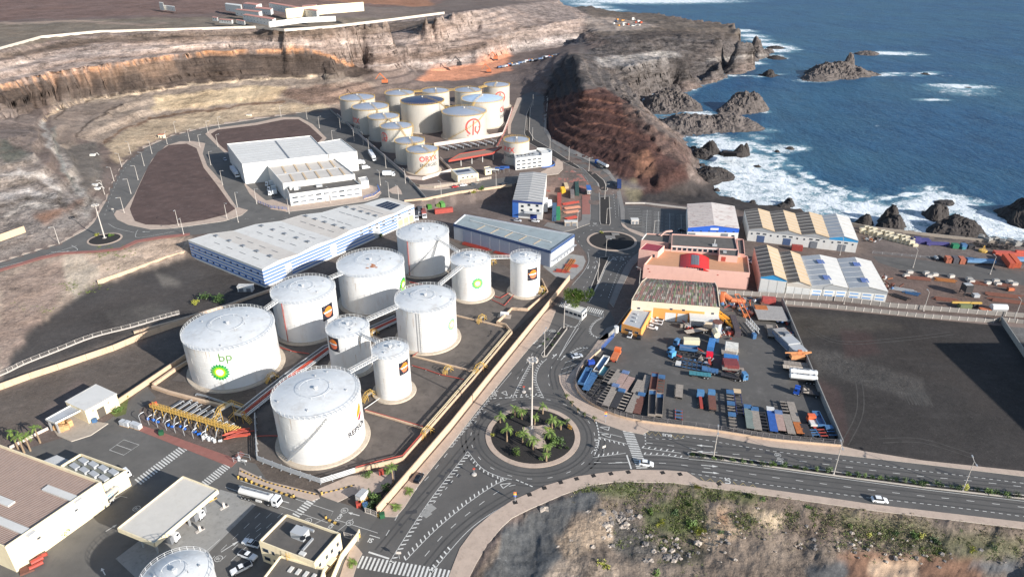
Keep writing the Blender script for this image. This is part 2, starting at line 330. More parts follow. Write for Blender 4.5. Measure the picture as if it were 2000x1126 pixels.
PAINTS=[
 ([(-600,-40),(900,-40),(860,8),(560,22),(300,30),(-600,60)],(116,92,84),1,.35),
 ([(-600,60),(300,35),(700,30),(860,22),(868,27),(760,41),(560,61),(500,55),(196,64),(0,98),(-600,190)],(120,108,94),1,.35),
 ([(-600,52),(0,44),(160,40),(290,47),(330,43),(330,47),(290,51),(160,44),(0,48),(-600,58)],(150,130,115),1,.1),
 ([(620,0),(700,6),(820,14),(850,10),(830,-4),(640,-8)],(150,105,78),1,.2),
 ([(560,20),(720,12),(850,20),(850,26),(720,36),(600,30)],(120,106,98),1,.1),
 ([(-600,192),(0,100),(196,66),(500,57),(560,63),(760,43),(870,28),(1000,10),(1090,0),(1150,30),(1140,84),(1000,104),(930,127),(800,139),(736,138),(689,128),(642,111),(601,98),(405,103),(202,130),(0,169),(-600,260)],(148,131,122),1,.9),
 ([(0,104),(196,70),(500,60),(700,52),(860,36),(868,48),(700,70),(500,74),(196,84),(0,118)],(112,96,84),1,.8),
 ([(620,95),(760,110),(900,90),(980,70),(980,80),(900,105),(780,128),(700,125)],(118,100,90),.9,.9),
 ([(1000,104),(1000,85),(1135,62),(1140,84)],(130,120,116),.9,.9),
 ([(-600,260),(0,169),(202,130),(405,103),(601,98),(642,111),(689,128),(736,139),(700,152),(600,149),(500,152),(371,162),(287,177),(209,187),(101,202),(40,225),(-100,260)],(80,68,61),1,.55),
 ([(150,140),(330,114),(350,140),(300,155),(260,135),(220,160),(180,150),(160,168)],(124,100,82),.8,.5),
 ([(0,165),(202,127),(405,100),(500,97),(500,101),(405,106),(202,134),(0,174)],(196,148,112),1,.2),
 ([(101,203),(209,188),(371,163),(500,153),(640,149),(700,152),(735,165),(660,210),(500,202),(405,216),(290,233),(202,280),(145,270),(110,235)],(142,126,112),1,.6),
 ([(520,170),(590,175),(620,165),(720,160),(735,175),(700,200),(600,205),(560,190)],(128,104,90),.9,.7),
 ([(300,190),(500,165),(560,168),(540,195),(405,210),(300,215)],(186,162,126),.8,.5),
 ([(500,203),(405,217),(290,234),(205,280),(225,320),(280,285),(337,261),(500,229),(640,214),(650,205)],(168,148,122),1,.5),
 ([(100,215),(240,195),(236,203),(179,237),(140,275),(190,300),(200,370),(170,378),(100,287)],(128,114,104),1,.35),
 ([(116,290),(190,275),(205,365),(165,375)],(104,98,92),.9,.3),
 ([(84,236),(120,290),(175,380),(205,390),(160,445),(110,300),(70,240)],(150,142,134),.8,.8),
 ([(-600,480),(-600,270),(0,200),(84,236),(105,290),(0,300)],(120,106,98),1,.6),
 ([(-600,480),(0,300),(60,300),(120,350),(170,400),(160,444),(118,470),(0,508),(-600,700)],(134,124,117),1,.85),
 ([(0,270),(60,300),(30,320),(0,318)],(84,86,78),.9,.5),
 ([(60,420),(140,400),(175,380),(160,400),(90,440)],(140,100,76),.8,.4),
 ([(-1500,800),(0,530),(125,497),(236,489),(314,467),(371,459),(371,496),(195,556),(130,592),(70,640),(0,735),(-1500,1000)],(176,154,134),1,.5),
 ([(125,500),(160,497),(200,540),(150,590),(125,545)],(184,168,148),.9,.4),
 ([(0,540),(120,505),(128,560),(110,590),(20,700),(0,730)],(150,128,114),.9,.5),
 ([(1000,104),(1140,84),(1180,84),(1135,110),(1100,130),(1064,150),(1060,190),(1010,160),(900,165),(760,180),(735,165),(760,148),(850,140)],(112,98,92),1,.25),
 ([(815,158),(840,135),(930,124),(950,110),(1000,100),(990,125),(1000,138),(930,152),(860,160)],(204,136,100),1,.3),
 ([(1090,0),(1140,12),(1290,28),(1360,42),(1440,48),(1500,90),(1506,112),(1445,128),(1416,148),(1357,161),(1316,159),(1320,176),(1277,186),(1246,197),(1262,222),(1220,200),(1175,175),(1135,160),(1125,110),(1189,84),(1145,60),(1150,30)],(92,85,82),1,1),
 ([(1140,12),(1290,28),(1360,42),(1440,48),(1475,72),(1440,72),(1297,64),(1280,66),(1180,70),(1150,58),(1150,30)],(100,90,82),1,.4),
 ([(1300,112),(1350,108),(1362,160),(1318,160)],(74,68,66),.8,1),
 ([(1230,62),(1420,62),(1480,84),(1400,78),(1297,72),(1236,88)],(80,72,68),.8,.8),
 ([(1145,30),(1230,40),(1290,52),(1200,62),(1145,62)],(150,136,126),.8,.4),
 ([(1160,112),(1240,108),(1310,95),(1330,108),(1250,130),(1165,132)],(150,144,140),.6,.9),
 ([(1104,110),(1128,104),(1140,150),(1142,178),(1064,260),(1060,190),(1080,140)],(62,58,58),1,.4),
 ([(1064,258),(1070,200),(1135,176),(1180,172),(1225,200),(1262,240),(1310,270),(1340,300),(1350,350),(1290,380),(1250,385),(1200,345),(1100,298)],(84,58,52),1,.6),
 ([(1215,195),(1236,214),(1290,258),(1350,290),(1345,330),(1300,300),(1260,262),(1215,225)],(100,80,73),.9,.8),
 ([(1235,300),(1265,290),(1280,310),(1275,345),(1240,345)],(136,96,74),.8,.5),
 ([(1200,355),(1240,350),(1262,392),(1240,396)],(140,128,98),.9,.4),
 ([(1250,385),(1340,352),(1400,362),(1405,380),(1560,408),(1680,440),(1450,412),(1340,400),(1262,396)],(66,60,58),1,.3),
 ([(1560,405),(1662,432),(1770,449),(2000,468),(2600,540),(2600,560),(2000,482),(1800,460),(1680,442)],(84,76,74),1,.2),
 # industrial ground
 ([(60,640),(130,592),(195,553),(371,497),(520,557),(540,575),(470,610),(350,655),(0,760),(0,735)],(80,75,72),1,.12),
 ([(205,610),(300,590),(340,605),(320,640),(230,650)],(98,93,88),.7,.12),([(255,600),(310,598),(318,612),(270,622)],(98,92,86),.9,.1),
 ([(300,530),(345,545),(360,556),(320,560)],(124,116,106),.8,.1),
 ([(0,790),(0,745),(350,615),(380,640),(100,740)],(116,104,94),1,.3),
 ([(-300,1200),(-300,850),(0,765),(365,650),(545,560),(620,520),(640,500),(760,430),(890,470),(1115,545),(738,1010),(500,960),(440,870),(270,800),(150,740),(60,830),(0,860)],(102,92,84),1,.12),
 ([(500,720),(420,760),(330,740),(365,650),(560,570),(780,480),(1060,560),(1070,600),(1000,650),(850,840),(690,940),(505,905)],(92,84,78),1,.1),
 ([(1270,372),(1170,330),(1235,372)],(110,100,96),1,.2),
 ([(1068,345),(1120,350),(1138,370),(1136,420),(1120,440),(1062,440),(1066,400)],(128,106,96),1,.15),
 ([(1525,588),(1950,632),(2600,700),(2600,1100),(2000,925),(1640,885),(1645,870)],(63,59,57),1,.08),
 ([(1540,610),(1700,620),(1780,640),(1660,650),(1560,660)],(84,78,70),.6,.1),
 ([(1580,680),(1640,690),(1800,740),(1820,790),(1720,760),(1600,730)],(92,88,84),.55,.3),
 ([(1640,640),(1700,650),(1720,690),(1650,700)],(76,60,58),.7,.1),([(1590,740),(1640,760),(1660,860),(1640,870)],(80,64,62),.7,.1),
 ([(1690,440),(2000,478),(2600,560),(2600,610),(2000,528),(1705,500)],(114,102,96),1,.15),
 ([(1700,520),(1760,530),(2000,556),(2600,640),(2600,700),(2000,626),(1740,590)],(110,92,84),1,.2),
 ([(1950,632),(2600,690),(2600,800),(2060,720)],(112,110,108),1,.1),
 ([(262,442),(253,410),(262,360),(285,305),(320,283),(375,282),(400,290),(430,350),(462,405),(440,420),(330,440)],(98,76,70),1,.2),
 ([(350,400),(455,400),(462,412),(440,425),(340,438)],(112,96,92),.7,.3),
 ([(412,256),(425,246),(560,233),(590,232),(612,240),(650,275),(440,292)],(96,78,70),1,.2),
 ([(-300,1126),(200,780),(560,700),(540,900),(380,1126)],(96,90,84),.0,.1),
 # rough ground by the near road
 ([(800,2600),(915,1130),(952,1063),(1034,994),(1152,948),(1314,942),(2000,1032),(4500,1300),(4500,2600)],(128,113,99),1,.5),
 ([(930,1130),(985,1030),(1060,985),(1160,950),(1180,975),(1130,1010),(1090,1060),(1110,1090),(1070,1126),(1060,1200),(900,1200)],(96,97,97),1,.25),
 ([(1090,1050),(1150,1015),(1165,1000),(1180,985),(1200,1000),(1190,1050),(1140,1080),(1120,1090)],(172,150,126),.9,.6),
 ([(1060,1126),(1100,1085),(1200,1100),(1220,1126),(1230,1200),(1050,1200)],(170,150,130),.8,.6),
 ([(1190,1010),(1260,1020),(1280,1080),(1230,1090),(1190,1060)],(88,86,82),.8,.7),
 ([(1160,945),(1240,945),(1240,965),(1180,966)],(96,108,58),.7,.2),([(1300,950),(1500,965),(1500,985),(1360,970)],(98,104,62),.8,.3),
 ([(1255,990),(1360,975),(1390,1030),(1370,1045),(1290,1040)],(86,94,56),.85,.4),([(1330,1060),(1400,1060),(1380,1100),(1260,1100)],(92,88,72),.8,.4),
 ([(1380,1000),(1410,990),(1440,1020),(1400,1080),(1380,1060)],(196,168,136),.9,.4),([(1440,995),(1500,990),(1540,1010),(1530,1030),(1450,1020)],(204,180,146),.9,.4),
 ([(1390,1000),(1412,1000),(1410,1028),(1395,1020)],(176,122,86),.7,.2),
 ([(1540,1010),(1640,1020),(1610,1060),(1550,1045)],(104,90,80),.9,.5),([(1640,1000),(1700,1010),(2000,1060),(2000,1085),(1640,1030)],(104,108,66),.55,.3),
 ([(1700,1050),(1900,1070),(2000,1080),(2000,1094),(1820,1080)],(110,112,74),.6,.5),
 ([(1640,1080),(1700,1072),(1800,1078),(1900,1090),(1920,1126),(1900,1200),(1620,1200),(1655,1110)],(132,98,76),1,.1),
 ([(1690,1090),(1760,1085),(1800,1095),(1800,1120),(1780,1200),(1700,1200),(1695,1110)],(196,164,132),.9,.1),
 ([(1580,1110),(1650,1090),(1655,1110),(1640,1200),(1560,1200)],(92,92,92),1,.1),([(1880,1095),(2000,1098),(2000,1126),(1930,1120)],(104,106,108),.9,.1),
]
for poly,rgb,w,rk in PAINTS:paint(poly,rgb,w,True,rk)
def blur(A,n):
    for _ in range(n):
        for ax in(0,1):A=(np.roll(A,1,ax)+2*A+np.roll(A,-1,ax))/4
    return A
_b=blur(ALB,2);ALB=np.where((FLf>.5)[...,None],blur(ALB,2),_b)
_l=ALB.mean(2,keepdims=True);ALB=_l+(ALB-_l)*.84;ROCK=blur(ROCK,5)
def pline(pts,w,rgb,k=.8):
    c=np.array(C(*rgb)[:3])
    for(x1,y1),(x2,y2) in zip(pts,pts[1:]):
        dx,dy=x2-x1,y2-y1;l2=dx*dx+dy*dy+1e-6;m=(QX>min(x1,x2)-w*2)&(QX<max(x1,x2)+w*2)&(QY>min(y1,y2)-w*2)&(QY<max(y1,y2)+w*2)
        if not m.any():continue
        q=QX[m];r=QY[m];t=np.clip(((q-x1)*dx+(r-y1)*dy)/l2,0,1);d=np.hypot(q-x1-t*dx,r-y1-t*dy);f=(np.clip(1.3-d/w,0,1)*k)[:,None];ALB[m]=ALB[m]*(1-f)+c*f
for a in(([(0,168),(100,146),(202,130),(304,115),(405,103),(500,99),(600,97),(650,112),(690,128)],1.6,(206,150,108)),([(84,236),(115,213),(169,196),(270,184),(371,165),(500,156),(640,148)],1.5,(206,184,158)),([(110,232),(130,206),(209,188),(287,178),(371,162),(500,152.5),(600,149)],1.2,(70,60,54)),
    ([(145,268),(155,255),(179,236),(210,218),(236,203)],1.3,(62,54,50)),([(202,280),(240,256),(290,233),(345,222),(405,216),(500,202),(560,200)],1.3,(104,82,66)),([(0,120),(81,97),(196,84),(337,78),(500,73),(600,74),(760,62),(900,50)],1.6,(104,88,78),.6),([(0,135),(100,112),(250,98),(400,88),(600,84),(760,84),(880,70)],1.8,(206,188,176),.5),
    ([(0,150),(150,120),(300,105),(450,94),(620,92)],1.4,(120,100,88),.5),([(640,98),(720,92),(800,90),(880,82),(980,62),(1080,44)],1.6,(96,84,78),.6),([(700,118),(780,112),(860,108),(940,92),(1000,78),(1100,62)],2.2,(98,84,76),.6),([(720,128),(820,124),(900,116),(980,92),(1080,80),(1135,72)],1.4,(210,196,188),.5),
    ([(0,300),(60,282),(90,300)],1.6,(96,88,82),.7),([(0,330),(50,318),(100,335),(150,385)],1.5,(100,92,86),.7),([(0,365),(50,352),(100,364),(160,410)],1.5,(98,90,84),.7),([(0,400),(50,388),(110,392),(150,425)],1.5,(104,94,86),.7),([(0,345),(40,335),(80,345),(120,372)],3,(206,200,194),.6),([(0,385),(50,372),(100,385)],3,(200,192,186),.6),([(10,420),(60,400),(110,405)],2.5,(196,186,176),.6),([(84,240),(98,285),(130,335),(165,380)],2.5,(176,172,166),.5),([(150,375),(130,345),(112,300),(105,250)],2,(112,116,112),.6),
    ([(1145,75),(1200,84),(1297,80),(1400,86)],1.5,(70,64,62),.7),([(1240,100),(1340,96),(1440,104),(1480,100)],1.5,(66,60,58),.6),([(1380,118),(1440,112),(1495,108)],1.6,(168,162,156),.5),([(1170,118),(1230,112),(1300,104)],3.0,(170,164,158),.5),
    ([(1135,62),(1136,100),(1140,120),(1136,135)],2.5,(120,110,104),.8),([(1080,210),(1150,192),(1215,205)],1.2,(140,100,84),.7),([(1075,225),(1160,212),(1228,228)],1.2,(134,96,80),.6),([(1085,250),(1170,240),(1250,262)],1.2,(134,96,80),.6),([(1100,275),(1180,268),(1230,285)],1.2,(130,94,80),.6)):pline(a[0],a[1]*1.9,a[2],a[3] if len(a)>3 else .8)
ROCK=np.where(FLf>.6,np.minimum(ROCK,.3),ROCK)
keep=~((FZ2[:-1,:-1]<-19)&(FZ2[1:,1:]<-19)&(FZ2[:-1,1:]<-19)&(FZ2[1:,:-1]<-19))
# skip what lies far outside of view to the sides
kx=np.abs(PX[:-1,:-1]-1000)<1500;keep&=kx
idx=np.arange(NV*NU).reshape(NV,NU);a=idx[:-1,:-1][keep];b=idx[:-1,1:][keep];c=idx[1:,1:][keep];d=idx[1:,:-1][keep]
faces=np.stack([a,b,c,d],1).ravel();used=np.unique(faces);rm=np.full(NV*NU,-1);rm[used]=np.arange(len(used));faces=rm[faces]
nf=len(faces)//4
def grid_mesh(name,co,faces,nf,attrs):
    me=bpy.data.meshes.new(name);me.vertices.add(len(co));me.vertices.foreach_set('co',co.astype(np.float32).ravel())
    me.loops.add(nf*4);me.loops.foreach_set('vertex_index',faces.astype(np.int32));me.polygons.add(nf)
    me.polygons.foreach_set('loop_start',np.arange(0,nf*4,4,dtype=np.int32))
    me.polygons.foreach_set('use_smooth',np.ones(nf,bool))
    for k,(ty,val) in attrs.items():
        at=me.attributes.new(k,ty,'POINT');at.data.foreach_set('color' if ty=='FLOAT_COLOR' else 'value',val.astype(np.float32).ravel())
    me.update(calc_edges=True);me.validate()
    o=bpy.data.objects.new(name,me);COL.objects.link(o);return o
co=np.stack([FX.ravel()[used],FY.ravel()[used],FZ2.ravel()[used]],1)
cl=np.concatenate([ALB.reshape(-1,3)[used],np.ones((len(used),1))],1)
ground=grid_mesh('ground',co,faces,nf,{'albedo':('FLOAT_COLOR',cl),'rock':('FLOAT',ROCK.ravel()[used])})
tag(ground,kind='structure')
def terrain_mat():
    m=bpy.data.materials.new('earth_and_rock');m.use_nodes=True;nt=m.node_tree;N=nt.nodes;L=nt.links
    b=N['Principled BSDF'];b.inputs['Roughness'].default_value=.93;b.inputs['Specular IOR Level'].default_value=.2
    A=N.new('ShaderNodeAttribute');A.attribute_name='albedo';R=N.new('ShaderNodeAttribute');R.attribute_name='rock'
    geo=N.new('ShaderNodeNewGeometry')
    def noise(scale,det,rgh,stretch=(1,1,1),loc=(0,0,0)):
        mp=N.new('ShaderNodeMapping');mp.inputs['Scale'].default_value=stretch;mp.inputs['Location'].default_value=loc
        n=N.new('ShaderNodeTexNoise');n.inputs['Scale'].default_value=scale;n.inputs['Detail'].default_value=det;n.inputs['Roughness'].default_value=rgh
        L.new(geo.outputs['Position'],mp.inputs[0]);L.new(mp.outputs[0],n.inputs['Vector']);return n.outputs['Fac']
    def rng(x,a,b_,c,d):
        r=N.new('ShaderNodeMapRange');r.inputs[1].default_value=a;r.inputs[2].default_value=b_;r.inputs[3].default_value=c;r.inputs[4].default_value=d
        L.new(x,r.inputs[0]);return r.outputs[0]
    def ma(op,a,b_):
        q=N.new('ShaderNodeMath');q.operation=op
        for i,x in enumerate((a,b_)):
            if isinstance(x,(int,float)):q.inputs[i].default_value=x
            else:L.new(x,q.inputs[i])
        return q.outputs[0]
    n_soft=rng(noise(.035,7,.6),.3,.7,-.22,.22)
    n_dirt=rng(noise(.5,8,.72),.3,.7,-.2,.2)
    n_speck=rng(noise(2.2,3,.6,loc=(3,4,5)),.35,.65,-.12,.12)
    base=ma('ADD',ma('ADD',ma('ADD',n_soft,n_dirt),n_speck),ma('ADD',rng(noise(1.4,2,.5,loc=(8,1,4)),.66,.74,0,.55),rng(noise(.09,5,.65,(1,2.2,1),(2,8,1)),.56,.74,0,.32)))
    strata=ma('ADD',rng(noise(.05,7,.72,(1,1,7)),.34,.66,-.7,.7),rng(noise(.11,5,.7,(.6,.6,9),(4,1,6)),.36,.64,-.45,.45))
    block=rng(noise(.12,9,.75,(1,1,1.6),(9,2,1)),.3,.7,-.75,.75)
    crack=rng(noise(.7,5,.75,(1,1,1.6),(1,7,2)),.38,.62,-.4,.4)
    rk=ma('MULTIPLY',ma('ADD',ma('ADD',strata,block),crack),R.outputs['Fac'])
    f=ma('ADD',.97,ma('ADD',base,ma('MULTIPLY',rk,.62)))
    f=ma('MAXIMUM',f,.28)
    v=N.new('ShaderNodeVectorMath');v.operation='SCALE';L.new(A.outputs['Color'],v.inputs[0]);L.new(f,v.inputs['Scale'])
    # warm and grey patches
    mx=N.new('ShaderNodeMix');mx.data_type='RGBA';mx.blend_type='MULTIPLY'
    L.new(ma('MULTIPLY',rng(noise(.02,5,.6,(1,1,2),(5,5,5)),.45,.65,0,1),.55),mx.inputs[0]);L.new(v.outputs[0],mx.inputs[6]);mx.inputs[7].default_value=(1.02,.93,.86,1)
    L.new(mx.outputs[2],b.inputs['Base Color'])
    bp=N.new('ShaderNodeBump');bp.inputs['Distance'].default_value=1.0;
    L.new(ma('ADD',ma('MULTIPLY',R.outputs['Fac'],.9),.05),bp.inputs['Strength'])
    h=ma('ADD',ma('MULTIPLY',noise(.6,8,.7,(1,1,.7)),1.3),ma('MULTIPLY',noise(.13,4,.6),3.0))
    L.new(h,bp.inputs['Height']);L.new(bp.outputs[0],b.inputs['Normal'])
    return m
ground.data.materials.append(terrain_mat())
# ================================================================ SEA
SNU,SNV=620,560
su=np.linspace(-.25,1.35,SNU);sv=np.linspace(math.log(300.),math.log(9000.),SNV)
SY=np.exp(sv)[:,None]*np.ones((1,SNU));SX=su[None,:]*SY
spx,spy=proj(SX,SY,SEA)
tz=bil(ZG,SX,SY)
foam=np.clip((tz+17.5)/5.0,0,1)*.46*(SX>60)*(tz<-8)
def blob(px,py,r,k=1.0,sx=1.0):
    global foam
    p=G(px,py,SEA);dd=np.sqrt(((SX-p.x)/sx)**2+(SY-p.y)**2)/r;foam=np.maximum(foam,k*np.clip(1.25-dd,0,1))
FPOLY=[(1350,270),(1400,262),(1470,280),(1500,300),(1530,335),(1590,366),(1650,384),(1720,396),(1790,384),(1830,372),(1890,388),(1940,418),(2010,438),(2030,475),(1900,468),(1750,458),(1660,436),(1560,414),(1460,397),(1412,378),(1400,345),(1375,325)]
jn=fbm(SX/16,SY/16,4,91)-.5;jm=fbm(SX/16,SY/16,4,97)-.5;scs=1333/(SY*CP+70)
for gr,kk in((20,.28),(8,.48),(0,.7),(-8,.88)):
    cx,cy_=1600.,370.
    P_=[]
    n=len(FPOLY)
    for i,(x,y) in enumerate(FPOLY):
        x0,y0=FPOLY[i-1];x2,y2=FPOLY[(i+1)%n];tx,ty=x2-x0,y2-y0;l=math.hypot(tx,ty);P_.append((x+ty/l*gr*1.2,y-tx/l*gr*.6))
    m=inpoly(spx+jn*26*scs,spy+jm*12*scs,P_);foam=np.where(m,np.maximum(foam,kk),foam)
for bb in[(1250,192,16),(1275,182,16),(1300,170,20),(1325,162,16),(1345,163,14,.8),(1385,157,12,.9),(1410,152,10,.9),(1430,148,10,.9),(1365,222,16),(1385,226,14,.9),(1350,218,12),
           (1505,88,36),(1515,98,34),(1500,110,30),(1470,122,20),(1530,92,26,.9),(1545,96,20,.8),(1445,60,36),(1465,70,36),(1480,78,30),(1160,14,60),(1145,8,60,.9),(1250,2,120,1.1,2),(1330,2,100,1,2),(1180,2,80,.8,2),(1200,20,40,.8),
           (1735,104,22,1.1,2.4),(1755,106,14,1,2),(1720,104,20),(1795,107,10,.8,2),(1590,158,14,.8,2),(1640,142,12,.7,2),(1720,146,14,.9,2.4),(1750,143,9,.9,2.2),(1805,144,10,1,2.2),(1820,141,8,.8,2),
           (1860,167,13,1.1,2.8),(1885,170,14,1.05,2.8),(1900,172,8,.9,3),(1875,176,26,.62,1.8),(1820,195,8,1,3),(1880,182,22,.5,2),(1540,289,14,.9,1.6),(1520,292,14,.9),(1555,291,9,.8),(1500,255,12,.6),(1492,218,9,.8),(1480,268,12,.7),
           (1435,305,24,1.1),(1410,310,20,1.1),(1470,310,22,.9),(1790,148,8,.6,2),(1845,400,16,1.1,1.4),(1870,395,12,1,1.4),(1960,450,18,1),(1700,405,20,1.05),(1690,430,10,1),(1780,425,14,1),(1950,430,20,.9),(1470,125,10,.8,2.5),(1520,145,7,.7,2),(1487,150,7,.7,2),(1460,148,6,.8,2.5)]:
    blob(*bb)
for pts in([(1404,292),(1440,322),(1500,350),(1570,378),(1650,398),(1720,410)],[(1480,284),(1530,312),(1580,346),(1640,372),(1700,388)],[(1390,352),(1430,384),(1500,402),(1570,412)],[(1700,392),(1790,378),(1850,384),(1900,402),(1960,438)],[(1440,300),(1500,330),(1560,362),(1620,385)]):
    for(x1,y1),(x2,y2) in zip(pts,pts[1:]):
        for k in range(14):blob(x1+(x2-x1)*k/14+3*math.sin(k*1.7+x1),y1+(y2-y1)*k/14+1.6*math.sin(k*2.3+y1),2.6+1.4*math.sin(k*.9+x1),.98,1.7)
land=tz>SEA+3
keep=~(land[:-1,:-1]&land[1:,1:]&land[:-1,1:]&land[1:,:-1])
idx=np.arange(SNV*SNU).reshape(SNV,SNU);fs=np.stack([idx[:-1,:-1][keep],idx[:-1,1:][keep],idx[1:,1:][keep],idx[1:,:-1][keep]],1).ravel()
used=np.unique(fs);rm=np.full(SNV*SNU,-1);rm[used]=np.arange(len(used));fs=rm[fs]
wd=.55*(fbm((SX*.8+SY*.6)/34,(SX*-.6+SY*.8)/120,3,5)-.5)+.45*foam*(fbm(SX/6,SY/6,3,8)-.4)
sea=grid_mesh('sea',np.stack([SX.ravel()[used],SY.ravel()[used],(SEA+wd).ravel()[used]],1),fs,len(fs)//4,{'foam':('FLOAT',foam.ravel()[used])})
tag(sea,kind='structure')
def sea_mat():
    m=bpy.data.materials.new('sea_water');m.use_nodes=True;nt=m.node_tree;N=nt.nodes;L=nt.links
    b=N['Principled BSDF'];b.inputs['Roughness'].default_value=.32;b.inputs['IOR'].default_value=1.33;b.inputs['Specular IOR Level'].default_value=.28
    A=N.new('ShaderNodeAttribute');A.attribute_name='foam';geo=N.new('ShaderNodeNewGeometry')
    def noise(scale,det,rgh,stretch=(1,1,1),rot=0):
        mp=N.new('ShaderNodeMapping');mp.inputs['Scale'].default_value=stretch;mp.inputs['Rotation'].default_value=(0,0,rot)
        n=N.new('ShaderNodeTexNoise');n.inputs['Scale'].default_value=scale;n.inputs['Detail'].default_value=det;n.inputs['Roughness'].default_value=rgh
        L.new(geo.outputs['Position'],mp.inputs[0]);L.new(mp.outputs[0],n.inputs['Vector']);return n.outputs['Fac']
    def rng(x,a,b_,c,d):
        r=N.new('ShaderNodeMapRange');r.inputs[1].default_value=a;r.inputs[2].default_value=b_;r.inputs[3].default_value=c;r.inputs[4].default_value=d
        L.new(x,r.inputs[0]);return r.outputs[0]
    def ma(op,a,b_):
        q=N.new('ShaderNodeMath');q.operation=op
        for i,x in enumerate((a,b_)):
            if isinstance(x,(int,float)):q.inputs[i].default_value=x
            else:L.new(x,q.inputs[i])
        return q.outputs[0]
    def mix(f,a,b_):
        q=N.new('ShaderNodeMix');q.data_type='RGBA';L.new(f,q.inputs[0])
        for i,x in((6,a),(7,b_)):
            if isinstance(x,tuple):q.inputs[i].default_value=x
            else:L.new(x,q.inputs[i])
        return q.outputs[2]
    w1=noise(.05,6,.7,(1,.45,1),.5);w2=noise(.35,6,.7,(1,.5,1),.35);w0=noise(.006,4,.55)
    deep=mix(rng(w1,.35,.68,0,1),(.008,.044,.112,1),(.022,.092,.195,1))
    deep=mix(rng(w2,.45,.75,0,.8),deep,(.062,.15,.23,1))
    deep=mix(rng(w0,.4,.7,0,.5),deep,(.045,.125,.17,1))
    fo=A.outputs['Fac'];pat=ma('ADD',ma('MULTIPLY',noise(.11,9,.72),.75),ma('MULTIPLY',noise(.9,5,.7),.35))
    msk=rng(ma('ADD',fo,ma('MULTIPLY',ma('SUBTRACT',pat,.55),3.4)),.5,.9,0,1)
    aer=rng(ma('ADD',fo,ma('MULTIPLY',ma('SUBTRACT',w1,.5),.8)),.12,.75,0,.75)
    col=mix(aer,deep,(.16,.33,.40,1));col=mix(msk,col,(.78,.82,.84,1))
    cap=rng(ma('MULTIPLY',noise(.09,7,.75,(1,.5,1),.4),noise(.02,2,.5)),.43,.46,0,.55)
    col=mix(cap,col,(.6,.66,.7,1))
    L.new(col,b.inputs['Base Color'])
    L.new(rng(msk,0,1,.42,.9),b.inputs['Roughness'])
    bp=N.new('ShaderNodeBump');bp.inputs['Strength'].default_value=.75;bp.inputs['Distance'].default_value=1.0
    L.new(ma('ADD',ma('ADD',ma('MULTIPLY',w1,3.0),ma('MULTIPLY',w2,.9)),ma('MULTIPLY',msk,.6)),bp.inputs['Height']);L.new(bp.outputs[0],b.inputs['Normal'])
    return m
sea.data.materials.append(sea_mat())
# ================================================================ ROADS, PAVEMENTS, MARKINGS
M_ASPH=mat('asphalt',C(102,99,95),.85,.2,.09,bump=.2,bscale=3,stain=C(78,78,79),stain_amt=.6)
M_ASPH2=mat('asphalt_new',C(93,90,87),.82,.18,.07,bump=.2,bscale=3,stain=C(68,68,69),stain_amt=.6)
M_YARD=mat('yard_asphalt',C(90,87,84),.88,.16,.12,bump=.2,bscale=3,stain=C(116,112,108),stain_amt=.6)
M_PAVE=mat('pavement_slabs',C(186,166,150),.85,.12,.35,bump=.2,stain=C(140,122,110),stain_amt=.5)
M_PAVEG=mat('pavement_grey',C(128,124,120),.85,.12,.35,bump=.2,stain=C(90,86,84),stain_amt=.5)
M_BRICKP=mat('brick_paving',C(150,100,90),.85,.15,.5,stain=C(120,100,92),stain_amt=.5)
M_KERB=mat('kerb_stone',C(196,186,174),.8,.08,.8)
M_CONC=mat('concrete',C(172,160,146),.85,.1,.5,stain=C(120,108,98),stain_amt=.55)
M_CONCG=mat('concrete_grey',C(150,148,144),.85,.1,.4,stain=C(100,98,94),stain_amt=.5)
M_LINE=mat('road_paint',C(216,214,208),.7,.12,1.2,stain=C(110,108,106),stain_amt=.55)
M_LINEY=mat('road_paint_yellow',C(196,172,110),.7,.1,1.2)
def W(pts,z=0.0):return[G(p[0],p[1],z) for p in pts]
def smooth(pts,n=5):
    pts=[Vector(p) for p in pts]
    if len(pts)<3:return pts
    out=[]
    for i in range(len(pts)-1):
        p0=pts[max(i-1,0)];p1=pts[i];p2=pts[i+1];p3=pts[min(i+2,len(pts)-1)]
        for k in range(n):
            t=k/n;out.append(.5*((2*p1)+(p2-p0)*t+(2*p0-5*p1+4*p2-p3)*t*t+(3*p1-p0-3*p2+p3)*t**3))
    out.append(pts[-1]);return out
def sheet(name,pts,m,dz=.02,z=0.0,drape=False,kind='structure',parent=None):
    w=W(pts,z) if not isinstance(pts[0],Vector) else pts
    if not drape:
        mb=MB();n=len(w);area=sum(w[i].x*w[(i+1)%n].y-w[(i+1)%n].x*w[i].y for i in range(n))
        if area<0:w=w[::-1]
        mb.face([(p.x,p.y,p.z+dz) for p in w]);o=mb.build(name,m,parent)
    else:
        bm=bmesh.new();bm.faces.new([bm.verts.new((p.x,p.y,0)) for p in w]);bmesh.ops.triangulate(bm,faces=bm.faces[:])
        xs=[p.x for p in w];ys=[p.y for p in w]
        for ax,lo,hi in((0,min(xs),max(xs)),(1,min(ys),max(ys))):
            v=lo+4
            while v<hi:
                bmesh.ops.bisect_plane(bm,geom=bm.verts[:]+bm.edges[:]+bm.faces[:],plane_co=(v,0,0) if ax==0 else(0,v,0),plane_no=(1,0,0) if ax==0 else(0,1,0));v+=4
        for v in bm.verts:v.co.z=T(v.co.x,v.co.y)+dz
        bmesh.ops.recalc_face_normals(bm,faces=bm.faces[:])
        me=bpy.data.meshes.new(name);bm.to_mesh(me);bm.free();me.materials.append(m)
        if me.polygons and me.polygons[0].normal.z<0:me.flip_normals()
        o=bpy.data.objects.new(name,me);COL.objects.link(o)
    if kind:o['kind']=kind
    return o
